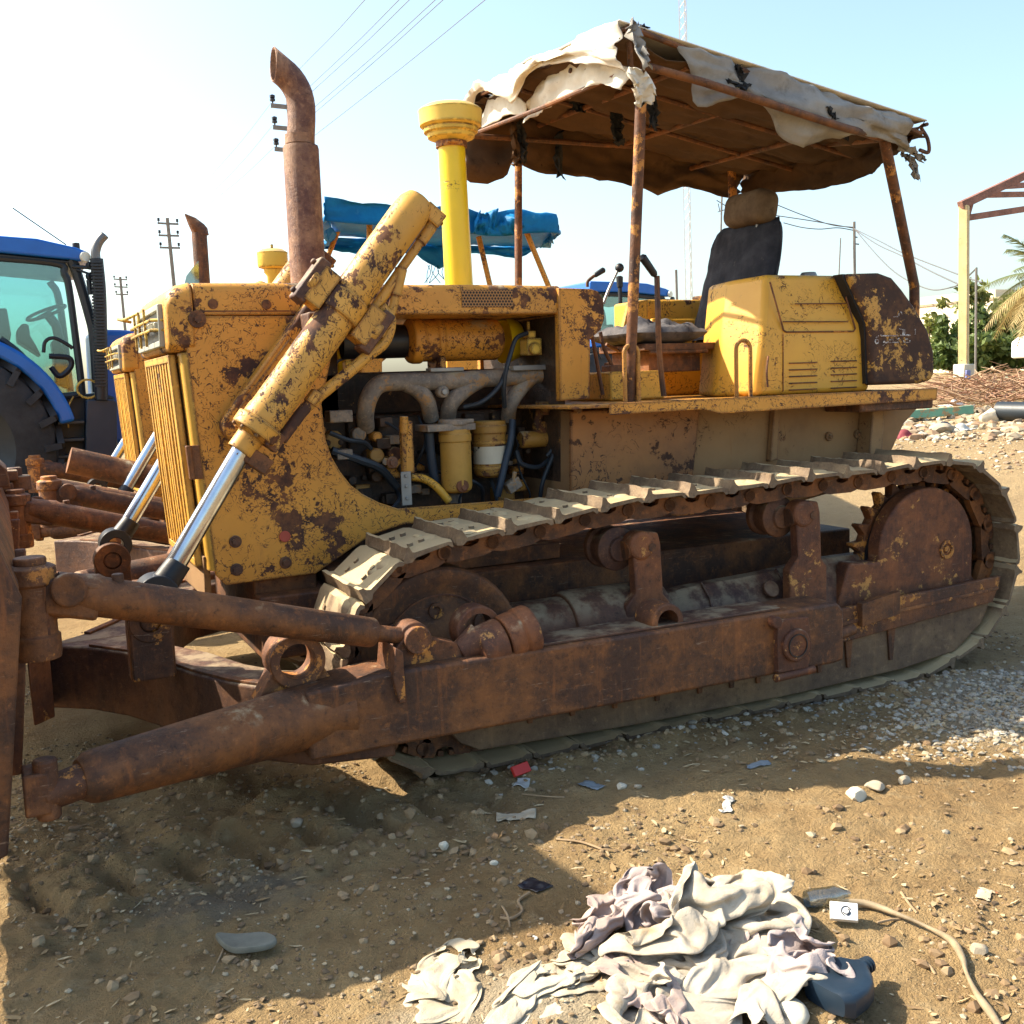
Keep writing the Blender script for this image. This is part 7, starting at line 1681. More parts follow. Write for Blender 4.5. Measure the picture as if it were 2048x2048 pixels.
        1,-1,-3,-7,-6,0,0,7,7,15,12,5,4,-6,-2,-6,6,-11,-9,-3,-2,-8,4,8,6,-1,-16,-16,-7,0,8,7,7,0,-2,-6,-5,-6,-4,9,9,15,12,3,1,-8,-5,2,-1,-7,-7,-3,-4,-9,-2,15,2,-7,-18,-18,
        0,1,11,12,6,2,-1,-5,-7,-12,-3,3,11,19,9,1,-7,-7,2,5,-6,-2,1,-3,-5,-10,-1,5,-1,-11,-15,-9,0,4,8,14,7,3,-2,-7,-16,-9,2,0,15,12,5,0,-2,-4,2,1,-5,8,3,-1,-7,-13,-5,-3,
        -2,-15,-11,3,1,2,11,13,8,0,-6,-8,-15,-6,-4,3,15,6,7,0,-3,-3,7,0,6,10,1,0,-10,-11,-12,-6,-7,-8,-3,-4,6,3,9,14,10,-5,-13,-8,-12,-5,4,-2,8,8,6,-1,-3,1,8,5,9,7,4,-3,
        -11,-10,-11,-12,-7,-3,-13,-1,7,5,11,13,6,-9,-10,-10,-12,0,1,2,2,10,8,-6,3,7,4,5,8,7,2,-3,-12,-11,-13,-7,-4,-6,-16,-7,5,6,18,16,2,-9,-10,-11,-9,-6,-1,6,1,12,2,-9,7,10,3,4,
        9,3,0,-7,-7,-14,-10,-3,-8,-19,-11,-4,7,10,16,15,3,-8,-14,-12,-4,-5,2,3,3,8,0,-15,8,10,4,7,3,3,-1,-7,-12,-9,-6,-5,-7,-21,-14,-1,8,15,13,14,3,-13,-13,-14,-6,3,1,7,6,1,-7,-14,
        12,6,3,8,-4,0,1,-5,-15,-6,6,-7,-12,-19,-15,0,9,15,16,12,-2,-12,-12,-12,-8,3,9,2,7,-1,-9,-14,11,1,3,8,-6,-1,-2,-7,-11,7,3,-3,-17,-12,-17,-2,9,18,19,7,-5,-14,-11,-10,0,2,7,1,
        8,-1,-13,-14,4,-2,10,5,1,-1,-7,-9,-1,6,4,-1,-19,-21,-7,1,11,18,11,8,-6,-16,-5,-8,-4,7,2,8,6,-7,-11,-18,2,2,5,5,-4,0,-8,-4,7,5,-1,-4,-23,-14,-8,5,9,18,12,3,-7,-13,-11,-2,
        -1,11,1,6,2,-8,-14,-11,-2,-4,9,3,
    ]),
    'c': (36, [
        -71,6,-2,-3,-7,-2,1,1,4,9,1,-7,2,5,4,-2,-8,-12,-8,4,3,5,6,7,5,6,1,4,-2,-2,2,0,4,3,8,0,1,-6,-1,0,-4,2,5,-6,0,9,8,3,5,2,1,-6,-9,-9,-5,-5,1,6,5,2,
        7,6,3,2,2,3,6,-2,1,5,1,1,-15,-2,3,6,0,2,6,-6,-4,8,6,4,4,9,4,-4,-9,-10,-3,-3,-1,1,5,-2,1,2,7,4,3,4,3,5,-1,7,-2,5,6,-1,2,0,5,5,4,-4,-2,-4,-1,6,
        7,4,8,8,-5,-6,-2,-3,2,0,1,-2,0,-3,-2,3,6,4,2,4,4,3,1,2,5,2,4,-3,2,9,2,-4,-5,-5,-6,2,5,5,7,8,6,3,2,-5,4,-2,-2,-3,-5,1,-2,0,3,3,5,3,3,8,1,-2,
        9,-5,3,8,4,-1,-4,-4,-7,-5,-6,-2,4,8,3,5,9,5,3,6,-1,6,-3,-7,-7,-3,7,5,-3,3,5,4,3,6,6,-3,6,-3,-6,0,1,-6,-4,-5,0,-4,-3,-1,6,8,6,3,7,5,5,5,6,9,-3,-8,
        -8,-2,5,4,1,4,4,8,2,0,9,1,-7,-1,-9,-8,-3,-5,-3,-3,0,0,1,3,8,7,8,6,3,5,5,5,9,8,0,-7,-3,-6,4,7,6,1,4,5,3,1,5,3,-16,-3,-7,-5,-8,-4,-1,-1,2,-1,6,8,
        10,6,10,7,4,4,-1,6,5,9,3,5,-1,-7,-1,3,11,5,-2,3,0,3,9,5,-12,-2,-10,-7,-4,-5,0,3,5,5,4,11,10,10,7,9,5,2,-5,0,6,9,6,8,4,0,-3,0,4,3,-3,0,9,5,7,5,
        -8,-2,-8,-5,-2,-8,3,5,6,3,12,10,10,7,12,7,3,2,-2,-4,0,8,10,3,8,0,4,-8,4,-4,7,4,7,5,9,8,1,-6,-5,-2,-3,-5,3,3,4,9,11,12,12,12,5,1,0,4,3,-2,-4,5,5,5,
        6,6,-6,0,-1,0,7,8,6,10,7,8,5,-8,-5,2,-2,-8,4,4,7,11,14,11,11,6,4,4,1,3,0,-2,-4,6,5,5,0,3,2,-1,0,1,1,9,9,8,7,2,0,-2,-3,2,-1,-3,1,7,7,10,13,10,
        10,0,8,9,0,0,1,-4,-1,0,6,7,0,1,2,-1,0,2,4,10,5,3,8,2,4,1,2,-4,3,-2,3,4,8,11,11,8,12,6,5,7,-5,4,-6,-5,3,4,6,5,0,0,2,-1,0,4,4,4,5,4,11,14,
        3,4,1,1,1,1,5,3,9,7,12,10,6,11,3,3,-4,-9,-3,-3,11,6,10,7,0,-6,1,3,3,4,-5,6,6,10,15,14,-7,9,8,3,4,-2,6,5,7,10,10,8,6,3,-4,-1,-5,-4,1,10,15,12,8,4,
        1,-4,1,-2,4,5,2,5,8,7,14,8,1,14,6,4,3,4,6,-1,7,8,6,12,-1,-4,-5,-4,2,6,14,16,10,13,10,3,0,-6,-3,3,-1,7,5,5,7,11,7,0,11,8,8,2,9,8,1,2,-2,12,5,-3,
        -3,-7,0,3,10,15,16,17,13,8,4,3,1,-6,-5,0,2,3,8,5,7,8,7,0,13,8,3,9,10,8,-5,1,0,2,3,-1,-5,0,5,11,14,14,15,16,11,3,4,-1,-4,-8,0,2,1,0,6,8,8,8,4,1,
        11,11,12,8,9,0,-1,1,-3,0,-3,1,3,4,5,9,15,15,13,11,9,-4,0,4,-6,-7,2,1,3,1,2,9,7,7,5,-5,23,10,9,5,5,4,-8,-2,-1,-2,3,1,3,3,5,13,13,15,12,8,5,-2,0,-2,
        -6,-3,3,3,3,3,1,-1,3,8,7,1,21,9,7,0,-2,-4,-5,-2,2,4,1,2,3,-1,7,13,12,13,10,6,5,-1,-1,-2,-2,5,4,5,6,3,-1,-4,-4,-1,6,6,17,6,0,-3,-1,-9,-1,1,3,2,0,4,
        4,2,4,9,9,10,9,1,0,1,5,4,7,7,5,8,6,1,2,-9,-3,-5,-2,-4,10,3,0,-4,-5,-8,-2,6,3,0,4,6,6,3,0,2,3,6,4,2,4,8,8,10,12,7,9,5,5,3,-3,-7,-5,-7,-6,-5,
        1,-6,4,-1,-7,-1,2,5,0,-1,7,8,7,8,-2,0,-2,6,4,4,6,4,12,16,9,8,10,6,1,0,-4,-9,-6,-5,-9,-2,4,-5,-5,-4,5,0,5,3,-2,-1,8,7,7,4,7,1,1,1,5,4,9,7,9,13,
        11,10,8,3,-2,-3,-11,-10,-8,3,0,-1,7,-7,-1,1,3,-2,6,0,-4,-2,9,5,4,6,4,7,2,2,5,3,7,10,10,9,11,7,5,-1,-4,-7,-11,-5,0,10,3,-8,5,-3,1,3,-2,-4,-1,3,-5,7,7,3,
        0,5,6,5,4,3,1,6,9,7,9,11,5,2,0,-2,-6,-9,-3,3,6,6,6,4,5,3,-4,-1,-1,0,-3,-7,2,6,6,6,4,-1,8,-4,8,0,6,5,5,8,9,9,2,-3,-1,-5,-4,3,2,5,9,4,4,2,
        1,3,2,-2,-2,0,-11,-5,6,6,3,6,8,5,2,4,4,-4,-2,7,7,0,10,5,-1,-3,-3,-3,12,0,5,15,11,-7,-6,-1,-3,2,2,7,-2,-3,-10,-3,3,7,8,7,8,5,0,8,2,-7,-2,-3,6,1,4,7,
        2,-3,-5,5,7,11,9,10,3,-4,-3,-4,-5,5,6,6,3,-3,-8,-3,4,9,9,6,6,6,3,-2,-2,-5,-1,-3,-7,4,7,7,3,-4,-1,5,10,10,12,2,5,0,-5,-6,-4,4,8,4,6,5,-5,3,2,2,9,-3,
        5,5,-2,-4,-3,3,-4,0,-9,2,6,6,9,3,-3,8,11,6,7,6,-1,-2,-2,1,-9,3,8,7,2,8,1,4,5,1,6,0,-1,0,2,-3,-2,-3,2,0,-4,-4,6,5,5,4,4,5,10,5,1,6,4,-3,-4,-8,
        0,1,4,4,8,1,4,4,4,1,8,8,2,3,-8,-3,1,4,-7,-5,2,-4,6,2,5,6,-1,4,5,6,5,2,-3,-1,-7,7,-5,-10,2,3,1,7,5,7,8,6,4,-4,-7,-7,-1,9,8,7,6,7,5,2,2,-2,
        7,3,-1,-4,0,4,0,2,8,10,1,6,-21,1,0,3,3,7,7,7,8,6,1,4,-1,-5,2,10,6,5,-3,3,6,3,5,10,-2,-7,-6,-2,-2,1,2,4,7,8,7,3,-8,0,2,1,7,6,10,4,6,7,5,5,
        6,-1,-1,7,8,3,-1,-6,3,7,10,-2,-6,-6,-7,-7,-1,1,3,6,8,8,6,8,-8,-1,4,3,5,8,12,10,10,7,9,-3,1,5,-2,4,6,8,0,-5,5,6,-5,-7,-10,-10,-8,-4,2,1,8,7,7,10,7,7,
        -4,2,5,1,7,9,11,14,7,4,4,6,-4,1,4,4,5,4,3,0,5,-3,-10,-14,-8,-9,-10,-1,6,4,6,10,8,11,7,6,-6,2,3,4,11,11,14,9,8,2,1,9,-3,-1,3,9,4,2,-5,-2,1,-6,-9,-12,
        -10,-5,-7,3,8,5,13,11,11,8,8,7,7,-5,2,10,12,11,12,3,-4,4,7,6,3,2,0,5,2,0,0,-5,-6,-4,-8,-10,-8,-5,-2,6,9,12,10,16,10,13,5,4,3,5,5,7,14,10,-2,-5,4,0,3,7,
        3,1,2,2,3,3,0,-6,-5,-6,-7,-9,-7,5,2,4,9,15,12,13,14,13,4,1,3,7,8,11,8,-2,1,5,4,-3,-5,1,5,1,2,2,2,3,3,-2,-5,-6,-8,-5,-1,4,10,6,9,13,14,14,14,10,1,2,
        11,5,0,9,2,3,2,2,0,-2,-4,1,2,1,4,1,1,4,6,5,-5,-2,-4,-7,2,5,10,8,12,12,14,17,6,5,3,2,-4,5,3,1,3,2,0,4,2,-2,-4,-2,1,5,0,3,3,6,7,6,7,-5,0,-1,
        2,4,9,9,10,18,13,11,6,-3,2,0,-9,4,4,3,2,2,6,-1,-2,-3,-1,-1,1,1,2,3,6,6,8,6,10,4,1,3,0,5,9,11,14,14,13,0,2,-2,-3,-6,-8,2,6,6,0,0,4,1,-5,-3,-4,2,
        3,3,4,6,4,4,7,9,10,7,2,3,8,9,8,13,11,9,3,1,-3,-2,-4,5,-13,6,2,7,3,-3,3,2,-2,-4,-3,5,5,3,5,1,5,7,11,11,12,8,3,3,7,8,11,10,10,2,6,3,-2,-5,5,9,
        -13,8,8,1,4,-2,-1,3,-1,1,5,3,8,0,1,7,4,7,12,12,8,7,7,7,6,9,9,9,1,8,6,1,4,3,2,4,-12,10,4,8,2,-2,6,2,-5,4,7,9,0,0,6,5,11,8,11,9,1,13,10,4,
        9,2,10,4,5,4,2,11,0,5,2,-2,0,6,4,7,4,-3,5,5,3,0,6,8,0,6,5,8,10,11,7,7,6,6,5,5,8,2,10,9,4,5,3,5,4,1,-9,-8,-8,8,7,6,3,3,4,8,5,4,6,5,
        4,2,8,12,6,6,5,10,8,3,4,3,6,9,7,6,0,6,4,3,7,-2,-13,-10,-1,5,10,4,4,3,8,9,9,1,5,10,6,0,9,10,9,7,4,3,1,1,2,6,10,8,10,1,0,7,3,9,-1,-8,-8,-2,
        5,5,6,3,5,4,6,7,10,6,6,3,7,7,9,7,9,4,1,-3,2,6,5,8,7,12,4,5,2,7,5,1,0,-5,-5,0,2,4,9,4,-2,5,6,11,4,14,11,4,6,8,5,1,6,9,-3,-6,7,4,11,7,
        9,10,-2,6,7,7,6,-2,-3,0,-1,-2,3,11,11,4,-2,-6,4,11,11,10,12,8,5,9,6,1,-2,4,3,-2,5,7,11,14,8,9,-3,-3,6,6,7,6,1,0,0,-2,8,12,8,3,-2,-8,4,10,12,10,12,8,
        8,9,6,2,-1,0,1,4,6,11,10,8,5,5,-3,4,3,5,3,6,-2,4,7,-3,8,7,-1,1,2,0,11,11,4,12,12,8,8,6,10,3,2,0,0,6,5,9,0,5,4,2,1,6,1,4,3,10,1,-6,5,0,
        7,0,1,1,3,9,9,8,7,11,9,7,2,9,6,7,4,2,4,4,6,-1,-4,3,4,4,3,2,3,4,6,7,4,1,-5,1,8,-2,2,3,8,8,8,8,10,14,7,2,-1,-1,7,6,4,3,5,-2,0,1,2,2,
        2,2,5,4,1,7,9,5,4,6,-1,-5,8,-2,3,1,14,12,7,9,11,12,6,0,-2,-6,-1,6,3,2,0,1,1,0,-2,1,3,5,4,7,3,6,5,6,5,6,2,-4,9,2,0,6,13,8,14,12,7,4,2,-4,
        -1,-1,-4,-2,7,-2,-1,2,-1,0,-1,0,4,3,8,4,5,7,6,6,6,0,2,-2,7,8,1,7,10,6,13,7,-2,4,3,-2,-7,4,-3,-4,4,6,-5,1,2,-1,0,1,4,6,4,3,5,8,6,4,-1,0,-3,1,
        10,6,9,6,7,4,1,-2,1,3,3,2,-3,-3,-2,-3,6,3,0,3,1,-1,2,4,2,0,4,4,6,8,3,0,-4,-3,-6,0,11,4,9,8,-2,-3,-4,-1,2,2,5,-1,-2,-6,0,2,6,-6,4,4,5,6,-3,6,
        7,-8,5,7,5,2,-5,-3,-3,0,0,-2,-1,2,9,6,-2,-6,-1,-2,3,2,-2,1,-3,-2,-1,4,5,-3,-4,3,6,10,4,0,8,-1,3,6,-1,-6,-3,-5,-2,0,1,3,-5,3,7,6,2,-5,-3,-4,-3,-1,0,1,
        -2,-1,3,6,7,3,-7,-4,7,6,5,4,3,4,7,1,-10,-5,-2,-3,-2,0,4,3,-10,2,4,10,4,1,0,-4,-6,-9,-1,3,4,-3,7,4,3,4,4,-1,-4,8,7,5,1,3,4,4,-8,-11,-7,-2,2,4,-2,1,
        -19,8,6,3,9,5,-2,-4,-1,-12,-1,5,5,1,6,4,6,2,5,6,-1,2,6,4,5,-6,2,7,-4,-9,-9,0,-2,4,0,0,-11,3,6,7,6,7,-1,0,-7,-2,4,-1,3,8,1,6,4,10,8,5,-10,12,4,4,
        1,1,-8,3,4,-3,-5,-4,-2,-1,-9,-7,34,1,-11,-8,-1,-11,0,3,5,4,-5,-3,2,0,-5,-5,2,-2,1,1,-1,2,3,8,12,10,14,11,7,5,5,4,-5,-3,6,2,-6,-9,-7,-3,2,-2,0,4,2,2,-2,-3,
        -1,2,-6,-2,0,2,2,3,0,1,7,8,11,12,12,7,4,2,-5,8,2,-3,-7,6,-7,-10,-6,-1,-2,2,4,11,2,-1,3,1,-5,-2,-3,-3,-4,2,5,3,3,7,6,6,15,13,7,3,5,-2,-6,5,4,-1,-7,2,
        -8,-8,0,5,-2,0,5,7,10,0,1,2,-2,-3,-4,-4,-5,-1,5,-1,9,5,12,9,12,6,8,6,0,-4,-6,2,7,-1,-6,3,-3,-3,-1,8,4,2,8,8,7,2,2,1,-4,-1,-5,-4,-8,-2,4,5,4,10,9,8,
        7,7,4,6,3,-4,-6,-5,3,4,-4,-6,6,2,1,-2,11,9,9,8,9,2,-2,-1,1,-7,-4,-9,-3,0,-2,1,6,9,10,2,5,6,4,6,-2,1,2,-10,-5,4,1,-4,16,-1,4,3,7,7,7,7,10,5,0,-1,
        -3,-6,-6,-7,-7,-6,4,0,1,7,6,1,3,7,4,3,0,1,0,-4,-8,-2,0,-1,15,1,0,-2,2,8,10,13,7,4,3,-1,-5,-6,-10,-7,-5,-3,-2,3,2,0,5,-1,2,6,3,2,2,-3,-5,-6,-4,-1,-1,-5,
        3,4,3,-5,2,11,11,6,6,6,5,-1,-6,-10,-9,-8,-7,-1,-4,-3,4,2,1,8,5,-1,2,3,-6,-6,-8,-3,-3,-5,-4,0,-7,1,5,0,10,12,9,6,6,-1,0,2,-6,-10,-11,-8,-5,-6,-2,0,1,2,2,3,
        8,5,-3,-4,-7,-6,-3,-4,-9,-4,-3,4,-10,7,0,15,9,8,10,7,0,4,-4,-4,-8,-12,-8,-11,-6,-7,0,1,1,3,1,10,2,1,-4,-3,-5,-3,-8,-7,-7,-4,1,5,2,0,7,13,7,9,3,4,2,0,-1,-7,
        -12,-8,-13,-10,-6,-5,2,0,1,10,6,4,0,-1,-3,-5,0,-6,-8,-9,-5,-1,5,7,-6,7,6,5,8,10,2,0,2,1,-3,-11,-12,-11,-13,-6,-4,-3,-1,3,4,9,5,6,-1,0,0,-2,-5,-7,-9,-6,-2,2,11,4,
        1,0,8,4,8,5,6,-2,0,-2,-7,-12,-12,-11,-9,1,-3,-1,1,-2,4,12,8,5,1,-4,1,-1,-4,-8,-3,-4,3,7,10,2,0,1,1,9,4,6,6,-1,-10,-5,-7,-12,-8,-7,-5,2,4,0,-1,1,5,9,5,5,
        6,-1,-5,1,-11,0,0,-1,7,9,5,3,-2,-3,1,9,5,8,5,-4,-8,-10,-7,-1,-9,-8,0,5,4,-3,3,1,11,8,4,-4,4,8,-2,-8,-10,2,6,4,8,6,3,-1,-7,-1,3,11,9,5,4,-5,-10,-6,-4,-1,
        -9,-4,-1,6,-2,5,5,8,8,2,2,0,2,8,-9,-5,-8,-2,5,5,5,4,4,1,-3,4,9,7,6,0,6,-2,-8,-5,-5,-1,-6,-4,-2,4,8,5,7,6,10,1,-1,-3,1,7,-8,-5,-9,2,-3,6,1,1,3,6,
        7,4,10,10,-1,-7,4,3,1,-7,-4,-4,-8,2,2,11,3,5,5,4,6,0,-2,3,0,-3,0,-12,-12,1,4,-2,0,3,7,14,3,12,6,7,2,-3,4,-2,3,-2,-5,-6,-2,-2,4,4,4,5,7,2,1,-1,2,1,
        3,-1,-11,-13,-11,-4,2,0,3,4,8,13,13,5,0,6,5,8,-6,-8,7,4,-3,-9,-4,-4,5,8,3,-1,3,5,5,2,6,-5,3,-11,-10,-17,-6,-8,1,1,2,7,12,4,8,-4,1,7,5,6,3,-3,-9,-3,0,0,
        -8,0,5,3,2,2,4,5,6,4,2,-2,-10,-11,-15,-13,-9,1,-5,5,6,8,5,7,-4,2,7,10,8,6,-1,-8,-7,-10,-4,-2,-2,-3,4,6,2,-1,5,4,4,3,2,-8,-15,-8,-15,-6,-10,4,-6,4,6,6,5,5,
        4,5,10,11,9,4,-8,-10,-11,-3,-3,-1,-4,-6,-2,5,4,2,2,5,4,-1,-7,-13,-8,-12,-13,-4,7,-2,-3,-1,7,6,3,6,4,9,12,7,9,0,-12,-14,-12,-3,-2,1,1,-3,-5,-4,2,3,4,3,-1,-7,-9,-8,
        -7,-11,-4,5,1,-1,-1,-1,4,8,6,3,12,5,9,9,4,-13,-11,-13,-15,-2,0,2,2,7,-2,-8,-7,2,1,6,-7,-10,-11,-3,-6,-1,0,3,6,-2,0,1,3,7,8,3,8,4,4,1,-3,-8,-15,-13,-14,-4,1,1,
        3,6,6,2,-6,-9,-1,2,-2,-7,-9,-5,-5,-2,1,5,6,5,-1,2,2,9,9,3,13,0,-7,-10,-7,-10,-12,-10,-11,-7,0,5,5,5,5,3,6,-5,-5,-2,-2,-5,-7,-6,-5,1,0,4,2,6,-2,8,10,10,9,3,
        -11,-1,-5,-13,-8,-15,-10,-9,-10,-2,3,4,7,5,5,5,9,3,-4,-4,-1,-6,-5,-4,-8,-2,0,-2,4,6,11,16,12,5,-4,4,-13,1,-4,-11,-14,-15,-4,-6,-6,0,1,2,9,8,7,9,5,7,0,-6,-4,-3,-5,-4,
        -6,-5,2,-1,8,10,15,13,1,-5,-4,-2,-5,-6,-1,-11,-8,-16,-2,-9,-3,0,6,2,10,11,8,9,5,3,4,-2,-5,0,-6,-3,-4,-5,-1,0,13,10,14,0,-7,1,0,-4,-9,-4,-5,2,-15,-9,1,-7,-2,1,2,8,
        9,12,14,7,5,2,-1,-1,-1,-3,-3,-3,-2,-3,0,6,6,7,3,-4,-9,-4,5,-3,0,-5,-5,7,-8,-13,1,-4,-5,0,10,11,10,10,15,11,5,3,-7,-1,-7,-4,1,-2,1,-2,-1,3,1,1,4,-7,-7,-6,-3,-1,
        -1,-3,-4,3,2,-8,-2,-4,0,0,12,12,14,14,9,2,5,3,0,-10,-6,-4,-3,0,0,2,-1,1,2,-1,1,-6,-8,-6,-6,-7,-1,-4,0,3,4,0,0,-1,2,3,9,15,12,11,7,2,1,1,-3,-7,-9,-4,-2,2,
        -2,-1,2,1,2,-4,-3,-7,-5,-5,-7,-8,-4,0,2,4,2,5,1,6,-1,10,9,13,11,6,6,2,0,-1,-5,-6,-10,1,2,-3,0,0,-2,-4,4,-7,-2,-7,-5,-6,-8,-3,
    ]),
}
def fallen(k, p, rot, sx, sy, sz, dz=0.0, flip=False):
    n, e = FALLEN[k]; d = np.array(e, float).reshape(3, n, n).transpose(1, 2, 0).copy()
    d[:, 0] = np.cumsum(d[:, 0], 0); d = np.cumsum(d, 1)/400.
    if flip: d[..., 0] *= -1
    ca, sa = math.cos(rot), math.sin(rot); x = d[..., 0]*sx; y = d[..., 1]*sy; X_ = p.x+x*ca-y*sa; Y_ = p.y+x*sa+y*ca
    return np.stack([X_, Y_, terr(X_, Y_)+.003+dz+d[..., 2]*sz], -1)
def cloth(name, P, mat, label, cat='cloth', thick=.002):
    o = MB().grid(P).build(name, mat, None, 0, 180, solid=thick, sub=2); return tag(o, label, cat)
W_ = lambda x, y: AZ((x, y), .05)
cloth('cloth_heap', fallen('a', W_(1345, 1745), .35, .88, 1.10, .56), 'cloth_white', 'crumpled dirty-white cloth, biggest piece of the heap')
cloth('cloth_sheet', fallen('c', W_(1350, 1855), 2.5, .98, .86, .28), 'cloth_white', 'white cloth spread at the lower front of the heap, hanging towards the bottom edge')
cloth('cloth_fold', fallen('c', W_(1235, 1692), .9, .60, .58, .46), 'cloth_lilac', 'greyish lilac cloth folded behind the white heap')
cloth('cloth_roll', fallen('b', W_(1130, 1712), .40, .74, .44, .36), 'cloth_pink', 'pinkish rolled cloth sticking out at the far left of the white heap')
cloth('cloth_bundle', fallen('b', W_(1512, 1795), -1.0, .66, .74, .44, 0, True), 'cloth_lilac', 'lilac-grey bundle at the right side of the white heap, above the blue jug')
cloth('cloth_tongue', fallen('b', W_(1205, 1848), 1.05, .90, .62, .30), 'cloth_pink', 'creased cream-pink cloth tongue on the left front of the heap')
cloth('rag', fallen('b', AZ((1095, 1805)), .5, .62, .50, .12), 'cloth_dirty', 'crumpled cream rag lying apart, left of the heap', 'rag')
cloth('rag', fallen('a', AZ((1000, 1890)), .4, 1.0, .62, .11, -.010), 'cloth_dirty', 'long soil-caked rag at the bottom edge, half buried', 'rag')
cloth('rag', fallen('c', AZ((850, 1850)), .7, .72, .56, .11, -.010), 'cloth_dirty', 'lumpy earth-covered rag, leftmost of the rags at the bottom', 'rag')

# slipper sole
g = G((465, 1792)); mb = MB(); prof = []
for t in np.linspace(0, 2*math.pi, 40)[:-1]:
    a = .098*math.cos(t); w_ = .041*math.sin(t)*(1+.25*math.cos(t)-.14*math.cos(2*t)); prof.append((a, w_))
R_ = Matrix.Rotation(rad(-38), 3, 'Z')
secs = []
for h_, s_ in ((.004, .96), (.012, 1.0), (.020, .99), (.024, .95)):
    secs.append([tuple(g+R_ @ Vector((a*s_, b*s_, h_+.012*(a/.1)**2+.004*math.sin(a*40)))) for a, b in prof])
mb.loft(secs)
sl_o = mb.build('slipper_sole', plain('dusty_grey_rubber', (.19, .185, .145), .8, 0, .4, 12, .3), None, .002, 50)
tag(sl_o, 'grey-green slipper sole lying alone in the shaded dirt', 'slipper')
# blue jug, lying on its side, flattened
g = G((1600, 1893)); jd = Vector((.80, .15, 0)).normalized(); js = Vector((-.15, .8, 0)).normalized()
jug = thing('jug', g, 'smoky blue plastic jug lying on its side below the cloth heap', 'jug')
secs = []
prof = [(-.100, .030, .012), (-.097, .062, .030), (-.075, .083, .040), (-.02, .088, .042), (.02, .080, .038), (.055, .056, .030), (.078, .030, .023), (.088, .021, .021), (.09, .021, .021)]
for a, w_, h_ in prof:
    c_ = g+jd*a+js*(.012*(a+.1)/.1)+Vector((0, 0, .044+.06*max(0, a)))
    sec = []
    for t in np.linspace(0, 2*math.pi, 33)[:-1]:
        q = c_+js*(w_*math.copysign(abs(math.cos(t))**.5, math.cos(t)))+Vector((0, 0, h_*math.copysign(abs(math.sin(t))**.5, math.sin(t))))
        if a < .07: q.z += .010*float(fbm(a*26+2, math.cos(t)*2.2, 6, 3))-(.012*max(0, math.sin(t))*max(0, 1-abs(a+.02)/.06))
        sec.append(tuple(q))
    secs.append(sec)
mb = MB().loft(secs); mb.build('body', 'bluejug', jug, 0, 40)
nk = g+jd*.09+js*.0228+Vector((0, 0, .0494)); mb = MB()
mb.lathe([(.019, 0), (.022, .0), (.022, .006), (.019, .008), (.019, .012), (.023, .013), (.023, .018), (.019, .02), (.019, .024), (.022, .025), (.022, .032), (.016, .032), (.016, .0)], nk, jd, 20)
mb.build('neck', 'bluejug', jug, 0, 40)
# clear bottle scrap and cigarette packet
g = G((1552, 1712)); mb = MB()
d_ = Vector((1, -.25, 0)).normalized(); mb.lathe([(0, -.06), (.026, -.055), (.03, -.03), (.028, .02), (.03, .04), (.012, .075), (.011, .09)], g+Vector((0, 0, .03)), d_, 18)
tag(mb.build('plastic_bottle', glass('cloudy_plastic', (.62, .66, .68), .2, .25), None, 0, 50), 'cloudy clear plastic bottle lying behind the right end of the cloth heap', 'bottle')
g = G((1592, 1745)); pk = thing('cigarette_packet', g, 'white cigarette packet with a dark round emblem, beside the cloth heap', 'packet')
ax_ = Vector((.72, -.62, .0)).normalized(); ay_ = Vector((.40, .46, .62)); ay_ = (ay_-ax_*ay_.dot(ax_)).normalized(); an_ = ax_.cross(ay_)
cpk = g+Vector((0, 0, .034))
MB().obox(cpk, ax_*.040, ay_*.026, an_*.011).build('box', 'white', pk, .002)
if an_.dot(CAM-cpk) < 0: an_ = -an_
f0 = cpk+an_*.0116
mb = MB()
for r_, a0, a1 in ((.014, 20, 250), (.009, 200, 420), (.013, 280, 350)):
    mb.tube([f0+ax_*(.006+r_*math.cos(rad(t)))+ay_*(r_*math.sin(rad(t))) for t in np.linspace(a0, a1, 14)], .0017, 5)
mb.build('emblem', 'black', pk)
# red packet and plastic scraps by the track
g = G((983, 1466)); a_ = Vector((.97, .2, .05)).normalized(); b_ = Vector((-.15, .55, .8)).normalized()
tag(MB().obox(g+Vector((0, 0, .03)), a_*.042, b_*.022, a_.cross(b_)*.009).build('card_packet', 'redpack', None, .002), 'small red packet in the dirt at the foot of the track', 'packet')
def scrap(p, wx, wy, mat, label, seed, cat='litter', name='plastic_scrap'):
    g = G(p); P = crumple(18, 18, wx, wy, g.x, g.y, .7, [], seed, 50, seed, .03, .02)
    o = MB().grid(P).build(name, mat, None, 0, 120, solid=.001); tag(o, label, cat); return o
M['film_w'] = plain('white_film', (.50, .49, .45), .4, 0, .2); M['film_b'] = plain('pale_blue_film', (.20, .235, .26), .4, 0, .3); M['film_k'] = plain('black_film', (.012, .013, .02), .35, 0, .2)
scrap((985, 1483), .10, .06, 'film_w', 'torn white plastic scrap directly under the red packet', 1)
scrap((1115, 1487), .11, .08, 'film_b', 'clear bluish plastic scrap in shade between the red packet and the tan stones', 2)
scrap((1428, 1446), .12, .05, 'film_b', 'pale blue plastic strip in the shade below the middle of the track', 3)
scrap((1372, 1522), .16, .06, 'film_w', 'white paper strip in the small sunlit patch above the cloth heap', 4)
scrap((1010, 1672), .10, .08, 'film_k', 'crumpled black plastic scrap in the shaded dirt', 5)
scrap((1115, 1741), .05, .04, 'film_w', 'small white plastic scrap under the pinkish roll', 6)
scrap((1010, 1775), .03, .02, 'film_w', 'tiny white scrap beside the shadow edge, left of the cream rag', 8)
